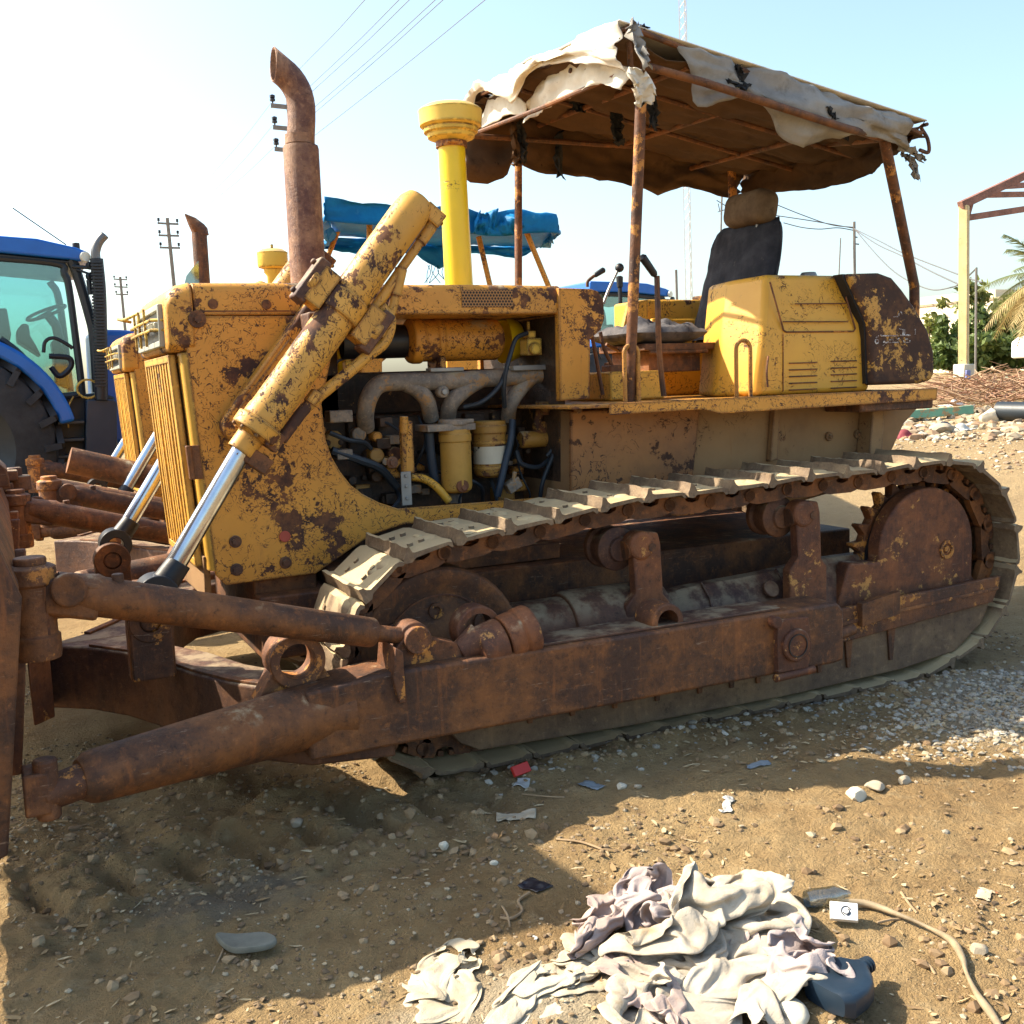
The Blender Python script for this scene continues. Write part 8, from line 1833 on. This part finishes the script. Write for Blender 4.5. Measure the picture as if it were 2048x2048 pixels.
scrap((975, 1545), .16, .10, M['cloth_dirty'], 'flattened dirt-coloured wrapper in the shade below the red packet', 9)
scrap((1858, 1690), .10, .05, M['cloth_dirty'], 'straw-coloured leaf litter clump right of the cloth heap', 10)
scrap((1876, 1686), .04, .02, plain('orange_card', (.5, .16, .05), .6), 'small orange scrap beside the leaf litter clump', 11)
scrap((1888, 1385), .06, .04, 'film_w', 'white plastic scrap lying on the pale gravel', 12)
# hose curving across the soil at the lower right
hp = [G(p) for p in z(9, 1245, 575, 1360, 590, 1480, 632, 1580, 675, 1665, 725, 1705, 790, 1720, 850, 1760, 930, 1810, 1000, 1850, 1060)]
tag(MB().tube(cr([q+Vector((0, 0, .014)) for q in hp], 6), [.0085+.003*math.sin(i*.3) for i in range(len(cr(hp, 6)))], 10).build('hose', plain('muddy_hose', (.33, .25, .15), .7, 0, .5, 9, .3)), 'muddy tan hose snaking from the cloth heap to the bottom right corner', 'hose')
def twig(pl, r, label):
    q = [G(p)+Vector((0, 0, r*1.2+.004*math.sin(i*2.1))) for i, p in enumerate(pl)]
    tag(MB().tube(cr(q, 4), r, 6).build('twig', 'twig'), label, 'twig')
twig([(1050, 1590), (1095, 1593), (1140, 1607), (1150, 1618)], .004, 'thin straight twig in the shade above the pinkish roll')
twig([(945, 1735), (965, 1740), (985, 1720), (978, 1705), (1000, 1690)], .005, 'forked crooked twig below the black plastic scrap')
twig([(948, 1716), (958, 1735), (962, 1752)], .004, 'short twig touching the left end of the crooked twig')
twig([(1200, 1890), (1240, 1880), (1280, 1865)], .005, 'straw stalk sticking out from under the front of the cloth heap')
twig([(1655, 1748), (1680, 1742), (1698, 1735)], .004, 'short twig in the shadow right of the cigarette packet')
twig([(400, 1840), (420, 1800), (425, 1782), (445, 1775)], .003, 'thin bent twig above the slipper sole')
twig([(1700, 1690), (1715, 1710), (1730, 1725)], .004, 'dry stalk on the sunlit soil above the hose')
twig([(1720, 1815), (1750, 1830), (1765, 1842)], .004, 'dry stalk inside the curve of the hose')
twig([(985, 1500), (1030, 1506), (1065, 1505)], .003, 'pale thin stick lying in front of the red packet')

# ------------------------------------------------------------ BLUE TRACTOR
TY = 11.4; TD = 1.75
a0 = A(z(1, 100, 1560), TY)
trac = thing('tractor', (a0.x, TY+TD/2, 0), 'blue tractor with a glazed cab and tall black exhaust stack', 'tractor')
def Z1(*xy): return XZ([z(1, xy[i], xy[i+1]) for i in range(0, len(xy), 2)], TY)
mb = MB().prism(Z1(-500, 320, 0, 340, 200, 355, 420, 405, 485, 430, 500, 452, 495, 478, 440, 480, 380, 470, 0, 432, -500, 420), TY-.08, TY+TD+.08)
rf = mb.build('roof', 'bluepaint', trac, .05, 40, 3)
MB().prism(Z1(-500, 424, 0, 436, 380, 474, 440, 486, 440, 500, 380, 490, 0, 452, -500, 440), TY-.03, TY+TD+.03).build('roof_underside', 'darkplastic', rf, .01)
gl = Z1(-300, 440, 0, 452, 320, 484, 350, 540, 372, 600, 445, 1190, 432, 1206, 255, 1212, 225, 1125, 110, 985, 0, 905, -300, 880)
for y in (TY, TY+TD): MB().prism(gl, y, y+.008).build('window', 'cabglass', trac)
def frame(pts, w_, y0=TY-.02, y1=TY+.05):
    P = [Vector((q[0], TY, q[1])) for q in pts]; return cr([Vector((p.x, TY, p.z)) for p in P], 5)
mb = MB()
mb.tube(frame(Z1(-300, 445, 0, 458, 320, 490, 355, 545, 380, 620, 420, 920, 452, 1190, 435, 1212, 250, 1218, 222, 1128, 110, 990, 0, 905), .03), .035, 8)
mb.tube(frame(Z1(395, 470, 430, 560, 490, 760, 520, 900, 540, 1200), .03), .05, 8)
mb.tube([q+Vector((0, TD, 0)) for q in frame(Z1(320, 490, 380, 620, 450, 1190), .03)], .04, 8)
build_each(mb, 'cab_frame', 'darkplastic', trac)
MB().prism(Z1(-300, 882, 0, 905, 110, 990, 222, 1130, 250, 1215, 460, 1212, 560, 1200, 640, 1225, 640, 1600, 200, 1600, 190, 1330, 60, 1100, -300, 1000), TY+.12, TY+TD-.1).build('cab_floor', 'darkplastic', trac, .02)
# fender and wheel
wc = A((-91, 850), TY); mb = MB(); arc = []
for r_ in (1.12, .98): arc.append([(wc.x+r_*math.cos(t), wc.z+r_*math.sin(t)) for t in np.linspace(rad(100), rad(12), 24)])
mb.prism(arc[0]+arc[1][::-1], TY-.22, TY+.25); mb.build('fender', 'bluepaint', trac, .03)
mb = MB().lathe([(.55, TY-.25), (.80, TY-.25), (.90, TY-.20), (.93, TY-.12), (.93, TY+.12), (.90, TY+.2), (.8, TY+.25), (.55, TY+.25)], (wc.x, 0, wc.z), (0, 1, 0), 60)
wh = mb.build('wheel', 'tyre', trac, 0, 40)
mb = MB()
for k_ in range(22):
    for s_ in (-1, 1):
        t = 2*math.pi*(k_+(.5 if s_ > 0 else 0))/22; t2 = t+.24
        p = Vector((wc.x+.95*math.cos(t), TY+s_*.23, wc.z+.95*math.sin(t))); q = Vector((wc.x+.96*math.cos(t2), TY+s_*.01, wc.z+.96*math.sin(t2)))
        mb.bar(p, q, .07, .06, up=(math.cos(t), 0, math.sin(t)))
        p2 = Vector((wc.x+.80*math.cos(t-.03), TY+s_*.255, wc.z+.80*math.sin(t-.03))); mb.bar(p2, p, .06, .05, up=(0, 1, 0))
mb.build('tread', 'tyre', wh)
MB().lathe([(0, TY-.1), (.3, TY-.1), (.5, TY-.2), (.56, TY-.25), (.56, TY+.2), (0, TY+.2)], (wc.x, 0, wc.z), (0, 1, 0), 40).build('rim', 'darkplastic', wh)
MB().prism(Z1(470, 1250, 480, 1238, 620, 1238, 640, 1255, 640, 1560, 465, 1560), TY-.12, TY+.5).build('fuel_tank', plain('dark_blue_plastic', (.012, .03, .06), .4, 0, .2), trac, .05, 35, 3)
mb = MB()
for y_ in (1365, 1460, 1550):
    p = Z1(315, y_, 460, y_); mb.box(p[0][0], p[1][0], TY-.15, TY+.15, p[0][1]-.02, p[0][1]+.01)
p = Z1(305, 1360, 320, 1560); mb.box(p[0][0], p[1][0], TY-.12, TY+.12, p[1][1], p[0][1]); build_each(mb, 'step', 'darkplastic', trac, .005)
ec = A(z(1, 545, 460), TY-.12)
mb = MB().tube(cr([A(z(1, 560, 1240), TY-.12), A(z(1, 552, 700), TY-.12), A(z(1, 533, 462), TY-.12)], 6), .062, 16)
stk = mb.build('exhaust_stack', 'black', trac)
MB().tube(cr([A(z(1, 530, 470), TY-.12), A(z(1, 528, 420), TY-.12), A(z(1, 545, 370), TY-.12), A(z(1, 578, 330), TY-.12)], 6), .042, 14, cap=False).build('exhaust_tip', plain('grey_steel_pipe', (.16, .16, .16), .4, .5), stk, 0, 60, solid=.006)
mb = MB()
for k_ in range(40):
    q = k_/40; c_ = A(z(1, 533+27*q, 480+700*q), TY-.19); mb.box(c_.x-.055, c_.x+.055, TY-.20, TY-.17, c_.z-.009, c_.z+.009)
build_each(mb, 'heat_fin', 'darkplastic', stk)
mb = MB().prism(Z1(525, 835, 690, 838, 1500, 900, 1500, 1500, 560, 1500), TY+.45, TY+1.4); mb.build('hood', 'bluepaint', trac, .06, 35, 3)
lm = A(z(1, 470, 452), TY-.1); MB().disc((lm.x, TY-.10, lm.z), (.4, -1, 0), .05, .04).build('work_lamp', 'glass_lamp', trac)
mb = MB()
for xa, ya in ((500, 500), (498, 560)):
    c_ = A(z(1, xa, ya), TY-.1); mb.disc(c_, (.5, -1, 0), .04, .05)
mb.tube([A(z(1, 400, 505), TY-.05), A(z(1, 500, 512), TY-.1)], .018, 8).tube([A(z(1, 420, 520), TY-.05), A(z(1, 505, 550), TY-.1)], .012, 8).tube([A(z(1, 490, 580), TY-.1), A(z(1, 500, 660), TY-.1)], .025, 8)
build_each(mb, 'mirror_bracket', 'darkplastic', trac)
MB().tube([A(z(1, 365, 385), TY+.2), A(z(1, 70, 182), TY+.2)], .006, 6).disc(A(z(1, 420, 395), TY), (0, 0, 1), .035, .07).build('antenna', 'black', trac)
ws = A(z(1, 255, 760), TY+.75); nrm = Vector((-.35, -.2, .9)).normalized(); u_ = nrm.orthogonal().normalized(); v2 = nrm.cross(u_)
mb = MB().tube([ws+(u_*math.cos(t)+v2*math.sin(t))*.2 for t in np.linspace(0, 2*math.pi, 25)], .017, 8, cap=False).tube([ws-u_*.2, ws, ws+u_*.2], .012, 6).tube([ws, A(z(1, 310, 830), TY+.75), A(z(1, 330, 920), TY+.75)], .05, 10)
mb.build('steering_wheel', 'black', trac)
mb = MB().prism(Z1(-20, 715, 40, 712, 65, 860, 60, 900, -20, 900), TY+.5, TY+1.0).prism(Z1(95, 840, 130, 800, 165, 805, 175, 870, 210, 930, 240, 990, 100, 900), TY+.5, TY+1.1).prism(Z1(300, 900, 340, 880, 380, 960, 400, 1180, 330, 1150), TY+.6, TY+1.0)
mb.tube(frame(Z1(240, 980, 250, 920, 300, 900, 380, 940, 400, 960), .03), .02, 6).tube(frame(Z1(270, 1000, 380, 1010, 390, 1060, 330, 1110, 280, 1060), .03), .03, 6)
build_each(mb, 'cab_interior', 'black', trac, .02)
MB().tube(cr([A(z(1, 405, 1222), TY-.1), A(z(1, 375, 1290), TY-.12), A(z(1, 378, 1395), TY-.1)], 5), .008, 6).tube([A(z(1, 485, 1180), TY-.1)+Vector((.1*math.cos(t), 0, .09*math.sin(t))) for t in np.linspace(0, 6.28, 16)], .012, 6).build('loose_cable', 'cap', trac)
# a second tractor far behind
P1 = A(z(1, 490, 440), TY); d = ray(1262, 552); t = (P1.z-.02-CAM.z)/d.z; off = CAM+d*t-P1
tr2_ = copy_tree(trac); tr2_.location = trac.location+off
tag(tr2_, 'distant blue tractor showing only its roof between the levers and the seat', 'tractor')
for o in [q for q in bpy.data.objects if q.parent == tr2_ and q.name.split('.')[0] in ('antenna', 'exhaust_stack')]:
    for c_ in [q for q in bpy.data.objects if q.parent == o]: bpy.data.objects.remove(c_)
    bpy.data.objects.remove(o)

# ------------------------------------------------------------ BACKGROUND
def upole(top, low, dist, arms, label, r=.10, mat='wood_pole', ins=True):
    t = AD(top, dist); l = AD(low, dist); d = (l-t).normalized(); base = t+d*((t.z-0)/-d.z)
    th = thing('utility_pole', base, label, 'utility pole', 'utility poles')
    MB().tube([base, t], [r*1.3, r], 8).build('pole', mat, th)
    for xa, ya, xb, yb in arms:
        a, b = AD((xa, ya), dist), AD((xb, yb), dist)
        c_ = MB().bar(a, b, .12, .14).build('crossarm', mat, th)
        if ins:
            mb = MB()
            for q in (a.lerp(b, .06), a.lerp(b, .94)): mb.lathe([(.03, .05), (.03, .15), (.1, .16), (.1, .24), (.06, .26), (.1, .28), (.1, .36), (.0, .40)], q, (0, 0, 1), 8)
            mb.build('insulator', 'black', c_)
    return t
upole((315.5, 411), (327, 525), 85, [(297, 421, 337, 423), (299, 444, 338, 445), (301, 467, 340, 468)], 'utility pole with three crossarms, left of the small slanted exhaust', .13)
upole((226.6, 522), (234, 600), 125, [(214, 526.5, 240, 528), (215.5, 541, 241, 542), (218, 555, 242, 556)], 'smallest utility pole with three crossarms, between blue tractor and yellow nose', .14)
upole((542, 165), (549, 262), 42, [(511, 199, 572, 205), (515, 240, 577, 246), (518, 281, 580, 287)], 'utility pole half hidden by the big exhaust, only crossarm ends showing', .08)
def line(pts, dists, r, label, group, name='power_line', mat='wire'):
    q = [AD(p, d_) for p, d_ in zip(pts, dists)]
    tag(MB().tube(cr(q, 8), r, 5).build(name, mat), label, 'wire', group)
for (a, b), lb in zip([((688, 0), (574, 121)), ((752.5, 0), (589, 159)), ((772, 0), (596, 166)), ((821, 0), (596, 200)), ((835.5, 0), (596, 211)), ((915, 0), (599, 251.5))],
        ['leftmost overhead wire rising past the curved exhaust tip', 'second overhead wire from the left, upper of a close pair', 'third overhead wire from the left, lower of the first close pair', 'fourth overhead wire from the left, darker one of the middle pair', 'fifth overhead wire from the left, fainter one of the middle pair', 'rightmost and lowest of the overhead wires above the hood']):
    dx, dy = a[0]-b[0], a[1]-b[1]
    end = (b[0]-dx*.18, b[1]-dy*.18)
    line([(a[0]+dx*.35, a[1]+dy*.35), a, ((a[0]+b[0])/2+1, (a[1]+b[1])/2+2), b, end], [19, 24, 32, 40, 43], .0085, lb, 'overhead power wires')
for (a, b), lb in zip([((511, 195), (400, 330)), ((515, 236), (405, 360)), ((518, 277), (395, 385))], ['faint wire running left from the top crossarm behind the exhaust', 'faint wire running left from the middle crossarm behind the exhaust', 'faint wire running left from the lowest crossarm behind the exhaust']):
    line([a, ((a[0]+b[0])/2, (a[1]+b[1])/2+4), b], [42, 55, 70], .007, lb, 'overhead power wires')
# lattice radio mast
D_ = 120; t = AD((1287, -70), D_); l = AD((1302, 600), D_); d = (l-t).normalized()
k3 = [Vector((.42*math.cos(a), .42*math.sin(a), 0)) for a in (0.2, 2.3, 4.4)]
mb = MB(); N_ = 34; H = l-t
for kk in k3: mb.tube([t+kk, l+d*4+kk], .045, 5)
for i in range(N_):
    p, q = t+H*(i/N_), t+H*((i+1)/N_)
    for j in range(3): mb.tube([p+k3[j], q+k3[(j+1) % 3]], .022, 4)
tag(mb.build('radio_mast', plain('pale_galvanised', (.55, .56, .55), .5, .2, .1)), 'tall pale lattice radio mast rising behind the canopy', 'mast')
def thinpole(top, low, dist, r, label, extra=None, cat='pole'):
    t = AD(top, dist); l = AD(low, dist); d = (l-t).normalized(); b = t+d*((t.z-.5)/-d.z)
    th = thing('pole', b, label, cat); MB().tube([b, t], r, 6).build('shaft', 'wood_pole', th)
    if extra:
        mb = MB()
        for pp, qq in extra: mb.tube([AD(pp, dist), AD(qq, dist)], r*.5, 5)
        mb.build('antenna_arm', 'wire', th)
    return th
thinpole((1362, 368), (1360, 445), 60, .05, 'thin antenna pole just left of the seat headrest', [((1352, 378), (1372, 390)), ((1354, 400), (1370, 395)), ((1355, 384), (1358, 398))])
thinpole((1586, 449), (1583, 515), 60, .035, 'thinnest pole, left of the wired pole behind the side console')
thinpole((1611.5, 418), (1612.5, 515), 50, .06, 'wired pole with small hooks behind the rusty fuel tank', [((1612, 447), (1618, 448)), ((1612, 460), (1621, 461)), ((1610, 470), (1612, 462))])
thinpole((1275.5, 509), (1277, 560), 60, .07, 'short grey pole beside the foot of the radio mast')
thinpole((1842, 505), (1841, 640), 30, .03, 'thin pole standing in the hedge right of the steel post')
Q = lambda x, y: (1273.6+.3408*x, 311.3+.3408*y)
for pts, lb in (([(480, 190), (550, 215), (700, 275), (860, 330), (990, 345)], 'upper cable sagging from headrest to the wired pole'), ([(500, 272), (560, 280), (760, 310), (990, 350)], 'middle cable from headrest to the wired pole'), ([(600, 320), (700, 345), (800, 355), (900, 348), (990, 362)], 'lower sagging cable left of the wired pole'),
        ([(990, 352), (1130, 420), (1270, 490), (1580, 610), (1700, 650)], 'upper cable from the wired pole to the steel post'), ([(995, 356), (1100, 480), (1200, 580), (1300, 645), (1420, 690), (1520, 680), (1580, 655), (1670, 570)], 'deeply sagging cable from the wired pole past the canopy post'), ([(995, 358), (1120, 440), (1250, 500), (1400, 580), (1580, 665)], 'lower straight cable from the wired pole to the steel post')):
    line([Q(*p) for p in pts], [50-(i*22/len(pts) if pts[0][0] > 900 else 0) for i in range(len(pts))], .022, lb, 'cables on the wired pole', 'cable_line')
# steel frame shed
fb = AD((1818, 708), 21); fy = fb.y
shed = thing('steel_frame', fb, 'bare steel shed frame with a sandy-coloured post', 'shed frame')
pt = A((1819, 388), fy)
mb = MB().obox((fb.lerp(pt, .5)), (.062, .03, 0), (-.03, .075, 0), (pt-fb)/2)
mb.build('post', 'post', shed, .012)
MB().obox(fb+Vector((0, 0, .08)), (.13, 0, 0), (0, .13, 0), (0, 0, .12)).build('footing', 'stone_pale', shed, .02)
MB().obox(A((1826, 707), fy-.15), (.05, 0, 0), (0, .02, 0), (0, 0, .08)).build('footing_label', plain('blue_white_can', (.2, .22, .45), .4), shed, .01)
mb = MB().bar(A((1812, 388), fy), A((2080, 262), fy), .12, .14).bar(A((1825, 411), fy), A((2080, 372), fy), .10, .11).bar(A((1826, 408), fy), A((1834, 380), fy), .06, .06)
mb.bar(A((1848, 368), fy+.2), A((2100, 364), fy+2), .08, .1).bar(A((1888, 352), fy+.2), A((2100, 340), fy+2), .08, .1)
build_each(mb, 'rafter', 'beam_rust', shed, .006)
# cream wall, building, hedge, palm, car
M['wall'] = plain('cream_render', (.80, .70, .50), .9, 0, .18, .8, .1)
a0, a1 = AD((1660, 693), 46), AD((2150, 688), 38); h = AD((1780, 577), 44).z
up_ = Vector((0, 0, 1)); dr = (a1-a0); dr.z = 0
wl = thing('boundary_wall', (a0+a1)/2, 'sunlit cream boundary wall behind the leafy shrubs', 'wall')
mb = MB().bar(Vector((a0.x, a0.y, (1.2+h)/2)), Vector((a1.x, a1.y, (1.2+h)/2)), .25, h-1.2); mb.build('wall_face', 'wall', wl, .01)
zc2 = AD((1790, 614), 43).z
MB().bar(Vector((a0.x, a0.y-.16, zc2)), Vector((a1.x, a1.y-.16, zc2)), .10, .10).bar(Vector((a0.x, a0.y, h+.04)), Vector((a1.x, a1.y, h+.04)), .34, .08).build('ledge', plain('grey_ledge', (.32, .26, .17), .9), wl)
b0_, b1_ = AD((1878, 546), 62), AD((2060, 544), 62)
bd = thing('building', ((b0_.x+b1_.x)/2, b0_.y, 1.3), 'low beige building with a dark strip under its roof, behind the hedge', 'building')
MB().obox(((b0_.x+b1_.x)/2+2, b0_.y+2.5, (b0_.z+1.3)/2), ((b1_.x-b0_.x)/2+2, 0, 0), (0, 2.5, 0), (0, 0, (b0_.z-1.3)/2)).build('walls', 'wall', bd)
zz_ = AD((1880, 566), 62).z
MB().obox(((b0_.x+b1_.x)/2+2, b0_.y-.2, (zz_+AD((1880, 577), 62).z)/2), ((b1_.x-b0_.x)/2+2.1, 0, 0), (0, .15, 0), (0, 0, .22)).build('window_band', plain('shaded_opening', (.06, .07, .09), .5), bd)
def leafmat(name, c1, c2):
    k = NT(name); g = k.n('NewGeometry'); k.base(k.mix(g.outputs['Random Per Island'], c1, c2)); k.rough(.6)
    tr = k.n('BsdfTranslucent'); tr.inputs['Color'].default_value = (*c2, 1); mx = k.n('MixShader'); mx.inputs[0].default_value = .25
    k.l(k.b.outputs[0], mx.inputs[1]); k.l(tr.outputs[0], mx.inputs[2]); k.l(mx.outputs[0], k.t.nodes['Material Output'].inputs[0]); return k.m
M['leaf'] = leafmat('hedge_leaf', (.05, .085, .02), (.12, .17, .035)); M['leaf_y'] = leafmat('yellowish_leaf', (.09, .12, .025), (.24, .25, .06))
def shrub(p, dist, wpx, hpx, n, label, mat, seed, lean=0):
    rn_ = np.random.RandomState(seed); b = AD(p, dist); k_ = dist/2010; wd, ht = wpx*k_, hpx*k_; b.z -= .1
    th = thing('shrub', b, label, 'shrub', 'shrubs along the cream wall')
    cl = [(b.x+rn_.uniform(-.5, .5)*wd*.9, b.y+rn_.uniform(-.4, .4)*wd*.5, b.z+ht*(.15+.8*rn_.rand()**.9), .10*wd+.14*ht*rn_.rand()) for _ in range(12+int(n/150))]
    V, Fc = [], []; o = 0
    for i in range(n):
        c_ = cl[rn_.randint(len(cl))]; q = rn_.randn(3); q = q/np.linalg.norm(q)*c_[3]*rn_.rand()**.4
        p0 = np.array(c_[:3])+q*np.array([1, 1, .8]); s = .07+.10*rn_.rand(); a = rn_.randn(3); a /= np.linalg.norm(a); bq = np.cross(a, rn_.randn(3)); bq /= np.linalg.norm(bq)+1e-9
        V += [tuple(p0-a*s), tuple(p0+bq*s*.45), tuple(p0+a*s), tuple(p0-bq*s*.45)]; Fc.append((o, o+1, o+2, o+3)); o += 4
    me = bpy.data.meshes.new('foliage'); me.from_pydata(V, [], Fc); me.materials.append(M[mat])
    ob = bpy.data.objects.new('foliage', me); col.objects.link(ob); ob.parent = th; ob.location = -th.location
    mb = MB()
    for j in range(7):
        e_ = cl[rn_.randint(len(cl))]; mb.tube(cr([(b.x+rn_.uniform(-.1, .1)*wd, b.y, b.z), ((b.x+e_[0])/2, b.y, b.z+(e_[2]-b.z)*.55), (e_[0], e_[1], e_[2])], 4), .03, 5)
    mb.build('branch', 'twig', th)
shrub((1795, 696), 37, 70, 100, 1500, 'leafy shrub between the fuel tank and the steel post, against the wall', 'leaf', 1)
shrub((1760, 690), 38, 60, 130, 420, 'sparse straggly shrub nearest the fuel tank', 'leaf_y', 2)
shrub((1862, 696), 37, 75, 112, 2600, 'dense dark shrub just right of the steel post', 'leaf', 3)
shrub((1912, 692), 37.5, 90, 135, 3200, 'tall yellowish-green shrub by the white car', 'leaf_y', 4)
shrub((1880, 698), 36, 150, 62, 2400, 'low leafy shrub filling the ground between post and white car', 'leaf', 6)
shrub((1800, 700), 36, 110, 50, 1300, 'low dark growth at the foot of the wall left of the steel post', 'leaf', 7)
shrub((1838, 690), 38, 50, 150, 700, 'thin upright shrub behind the steel post', 'leaf_y', 5)
# palm, its trunk out of frame to the right
pc_ = AD((1985, 520), 30); palm = thing('palm_tree', (pc_.x, pc_.y, 1.3), 'date palm with drooping grey-green fronds above the low building', 'palm tree')
MB().tube([(pc_.x, pc_.y, 1.2), (pc_.x+.05, pc_.y, pc_.z)], [.32, .25], 14).build('trunk', 'twig', palm)
M['frond'] = leafmat('palm_frond', (.11, .15, .06), (.24, .26, .12)); M['frond_dry'] = leafmat('dry_palm_frond', (.30, .22, .08), (.42, .32, .13))
rn_ = np.random.RandomState(3)
for i in range(34):
    az = rn_.rand()*6.28; el = rad(rn_.uniform(-25, 70)) ; L = rn_.uniform(1.6, 2.3); dr_ = rn_.uniform(.5, 1.3)
    d0 = Vector((math.cos(az)*math.cos(el), math.sin(az)*math.cos(el), math.sin(el))); V, Fc = [], []; o = 0; P = []
    for j in range(15):
        t = j/14; P.append(pc_+d0*(L*t)-Vector((0, 0, dr_*t*t*.9)))
    for j in range(1, 15):
        tg = (P[j]-P[j-1]).normalized(); sd = tg.cross(Vector((0, 0, 1))).normalized(); ll = .42*math.sin(math.pi*min(1, .12+j/15*.9))+.08
        for s_ in (-1, 1):
            for q in (0, .33, .66):
                p0 = P[j-1].lerp(P[j], q); tip = p0+sd*s_*ll*.8+tg*ll*.6-Vector((0, 0, .10*rn_.rand()+.05)); w_ = tg*.022
                V += [tuple(p0-w_), tuple(p0+w_), tuple(tip)]; Fc.append((o, o+1, o+2)); o += 3
    mb = MB(); mb.v = V; mb.f = Fc; mb.tube(P, [.03*(1-.8*j/14) for j in range(15)], 5)
    mb.build('frond', 'frond_dry' if el < rad(0) else 'frond', palm)
ca_ = AD((2000, 690), 33); car = thing('parked_car', ca_+Vector((1.6, 0, 0)), 'white car parked in front of the tall yellowish-green shrub', 'car')
kx = lambda px: AD((px, 690), 33).x-ca_.x
H0 = ca_.z
mb = MB().prism([(ca_.x, H0+.25), (ca_.x, H0+.72), (ca_.x+.25, H0+.85), (ca_.x+.9, H0+.92), (ca_.x+1.35, H0+1.35), (ca_.x+2.6, H0+1.38), (ca_.x+3.3, H0+.9), (ca_.x+4.0, H0+.8), (ca_.x+4.0, H0+.25)], ca_.y, ca_.y+1.6)
mb.build('body', 'white', car, .06, 35, 3)
MB().box(ca_.x-.01, ca_.x+.2, ca_.y+.1, ca_.y+.4, H0+.55, H0+.68).build('headlight', 'glass_lamp', car)
MB().prism([(ca_.x+1.0, H0+.93), (ca_.x+1.38, H0+1.28), (ca_.x+2.5, H0+1.3), (ca_.x+3.1, H0+.93)], ca_.y-.01, ca_.y+.01).build('window', 'black', car)
for xx in (.75, 3.2): MB().disc((ca_.x+xx, ca_.y+.05, H0+.28), (0, 1, 0), .30, .18).build('wheel', 'tyre', car)
# dry brush, rubble and scrap timber on the rise at right
rn_ = np.random.RandomState(8); mb = MB()
for i in range(420):
    p = (rn_.uniform(1772, 1960), rn_.uniform(722, 778)); g = G(p); L = rn_.uniform(.25, .9); a = rn_.rand()*6.28; e_ = rn_.uniform(-.1, .4)
    d = Vector((math.cos(a)*math.cos(e_), math.sin(a)*math.cos(e_), math.sin(e_))); g.z += rn_.uniform(0, .25)
    mb.tube([g, g+d*L*.5+Vector((0, 0, .03)), g+d*L], [.012, .009, .004], 4)
tag(mb.build('dry_brush', leafmat('dead_brush', (.26, .11, .06), (.44, .30, .17))), 'heap of dead reddish brush on the rise at right', None, None, 'stuff')
pts, sz = [], []
for i in range(900):
    g = G((rn_.uniform(1690, 1970), 770+62*rn_.rand()**1.0)); pts.append((g.x, g.y)); sz.append(.015+.10*rn_.rand()**4)
for i in range(500):
    g = G((rn_.uniform(1690, 1970), 828+70*rn_.rand()**1.6)); pts.append((g.x, g.y)); sz.append(.008+.035*rn_.rand()**3)
tag(rocks('rubble', pts, sz, stonemat('rubble_mix', [(.36, .29, .19), (.42, .35, .24), (.24, .18, .12), (.50, .45, .36), (.30, .19, .11)]), 17), kind='stuff')
K2 = lambda x, y: (1556.6+.1943*x, 566+.1943*y)
a, b = G(K2(735, 1185)), G(K2(1425, 1130))
tag(MB().bar(a+Vector((0, 0, .10)), b+Vector((0, 0, .10)), .14, .13).build('timber_beam', worn('green_painted_timber', (.13, .34, .24), .74, 2.5, .5, .2, dark=(.30, .2, .1), orange=(.45, .33, .17)), None, .008), 'green-painted timber beam lying among the rubble behind the track', 'beam')
a, b = G(K2(1680, 1170)), G(K2(2000, 1180))
tag(MB().tube([a+Vector((0, 0, .13)), b+Vector((0, 0, .13))], .14, 14).build('dark_pipe', 'darkplastic'), 'dark plastic pipe lying on the rubble beside the angular cream rock', 'pipe')
one_rock(K2(1610, 1180), .17, 'angular cream rock beside the dark pipe end', 'stone_pale', flat=.8, seed=3)
one_rock(K2(905, 1140), .13, 'yellowish rock leaning behind the green timber beam', 'stone_pale', flat=.8, seed=5)
one_rock(K2(1150, 1290), .2, 'grey-brown slab below the green timber beam', 'stone', flat=.45, seed=6)
def bag(p, s, mat, label, seed):
    g = G(p); P = crumple(26, 26, s*2, s*2, g.x, g.y, .55, [(g.x, g.y, .0, s*.5, s*.4, s*.5)], seed, 70, seed, s, .05)
    tag(MB().grid(P).build('plastic_bag', mat, None, 0, 120, solid=.003), label, 'bag')
bag(K2(1270, 1030), .22, 'white', 'white plastic bag caught in the dead brush', 3)
bag(K2(1160, 1260), .22, 'darkplastic', 'dark plastic sack below the green timber beam', 4)
bag(K2(1320, 1260), .18, 'film_w', 'pale crumpled sack right of the dark one in the rubble', 5)
bag(K2(770, 1330), .20, plain('maroon_cloth', (.20, .03, .04), .8), 'maroon cloth scrap at the edge of the rubble behind the track', 6)
bag(K2(1770, 760), .14, plain('teal_scrap', (.05, .30, .22), .6), 'small teal scrap on top of the dead brush', 7)
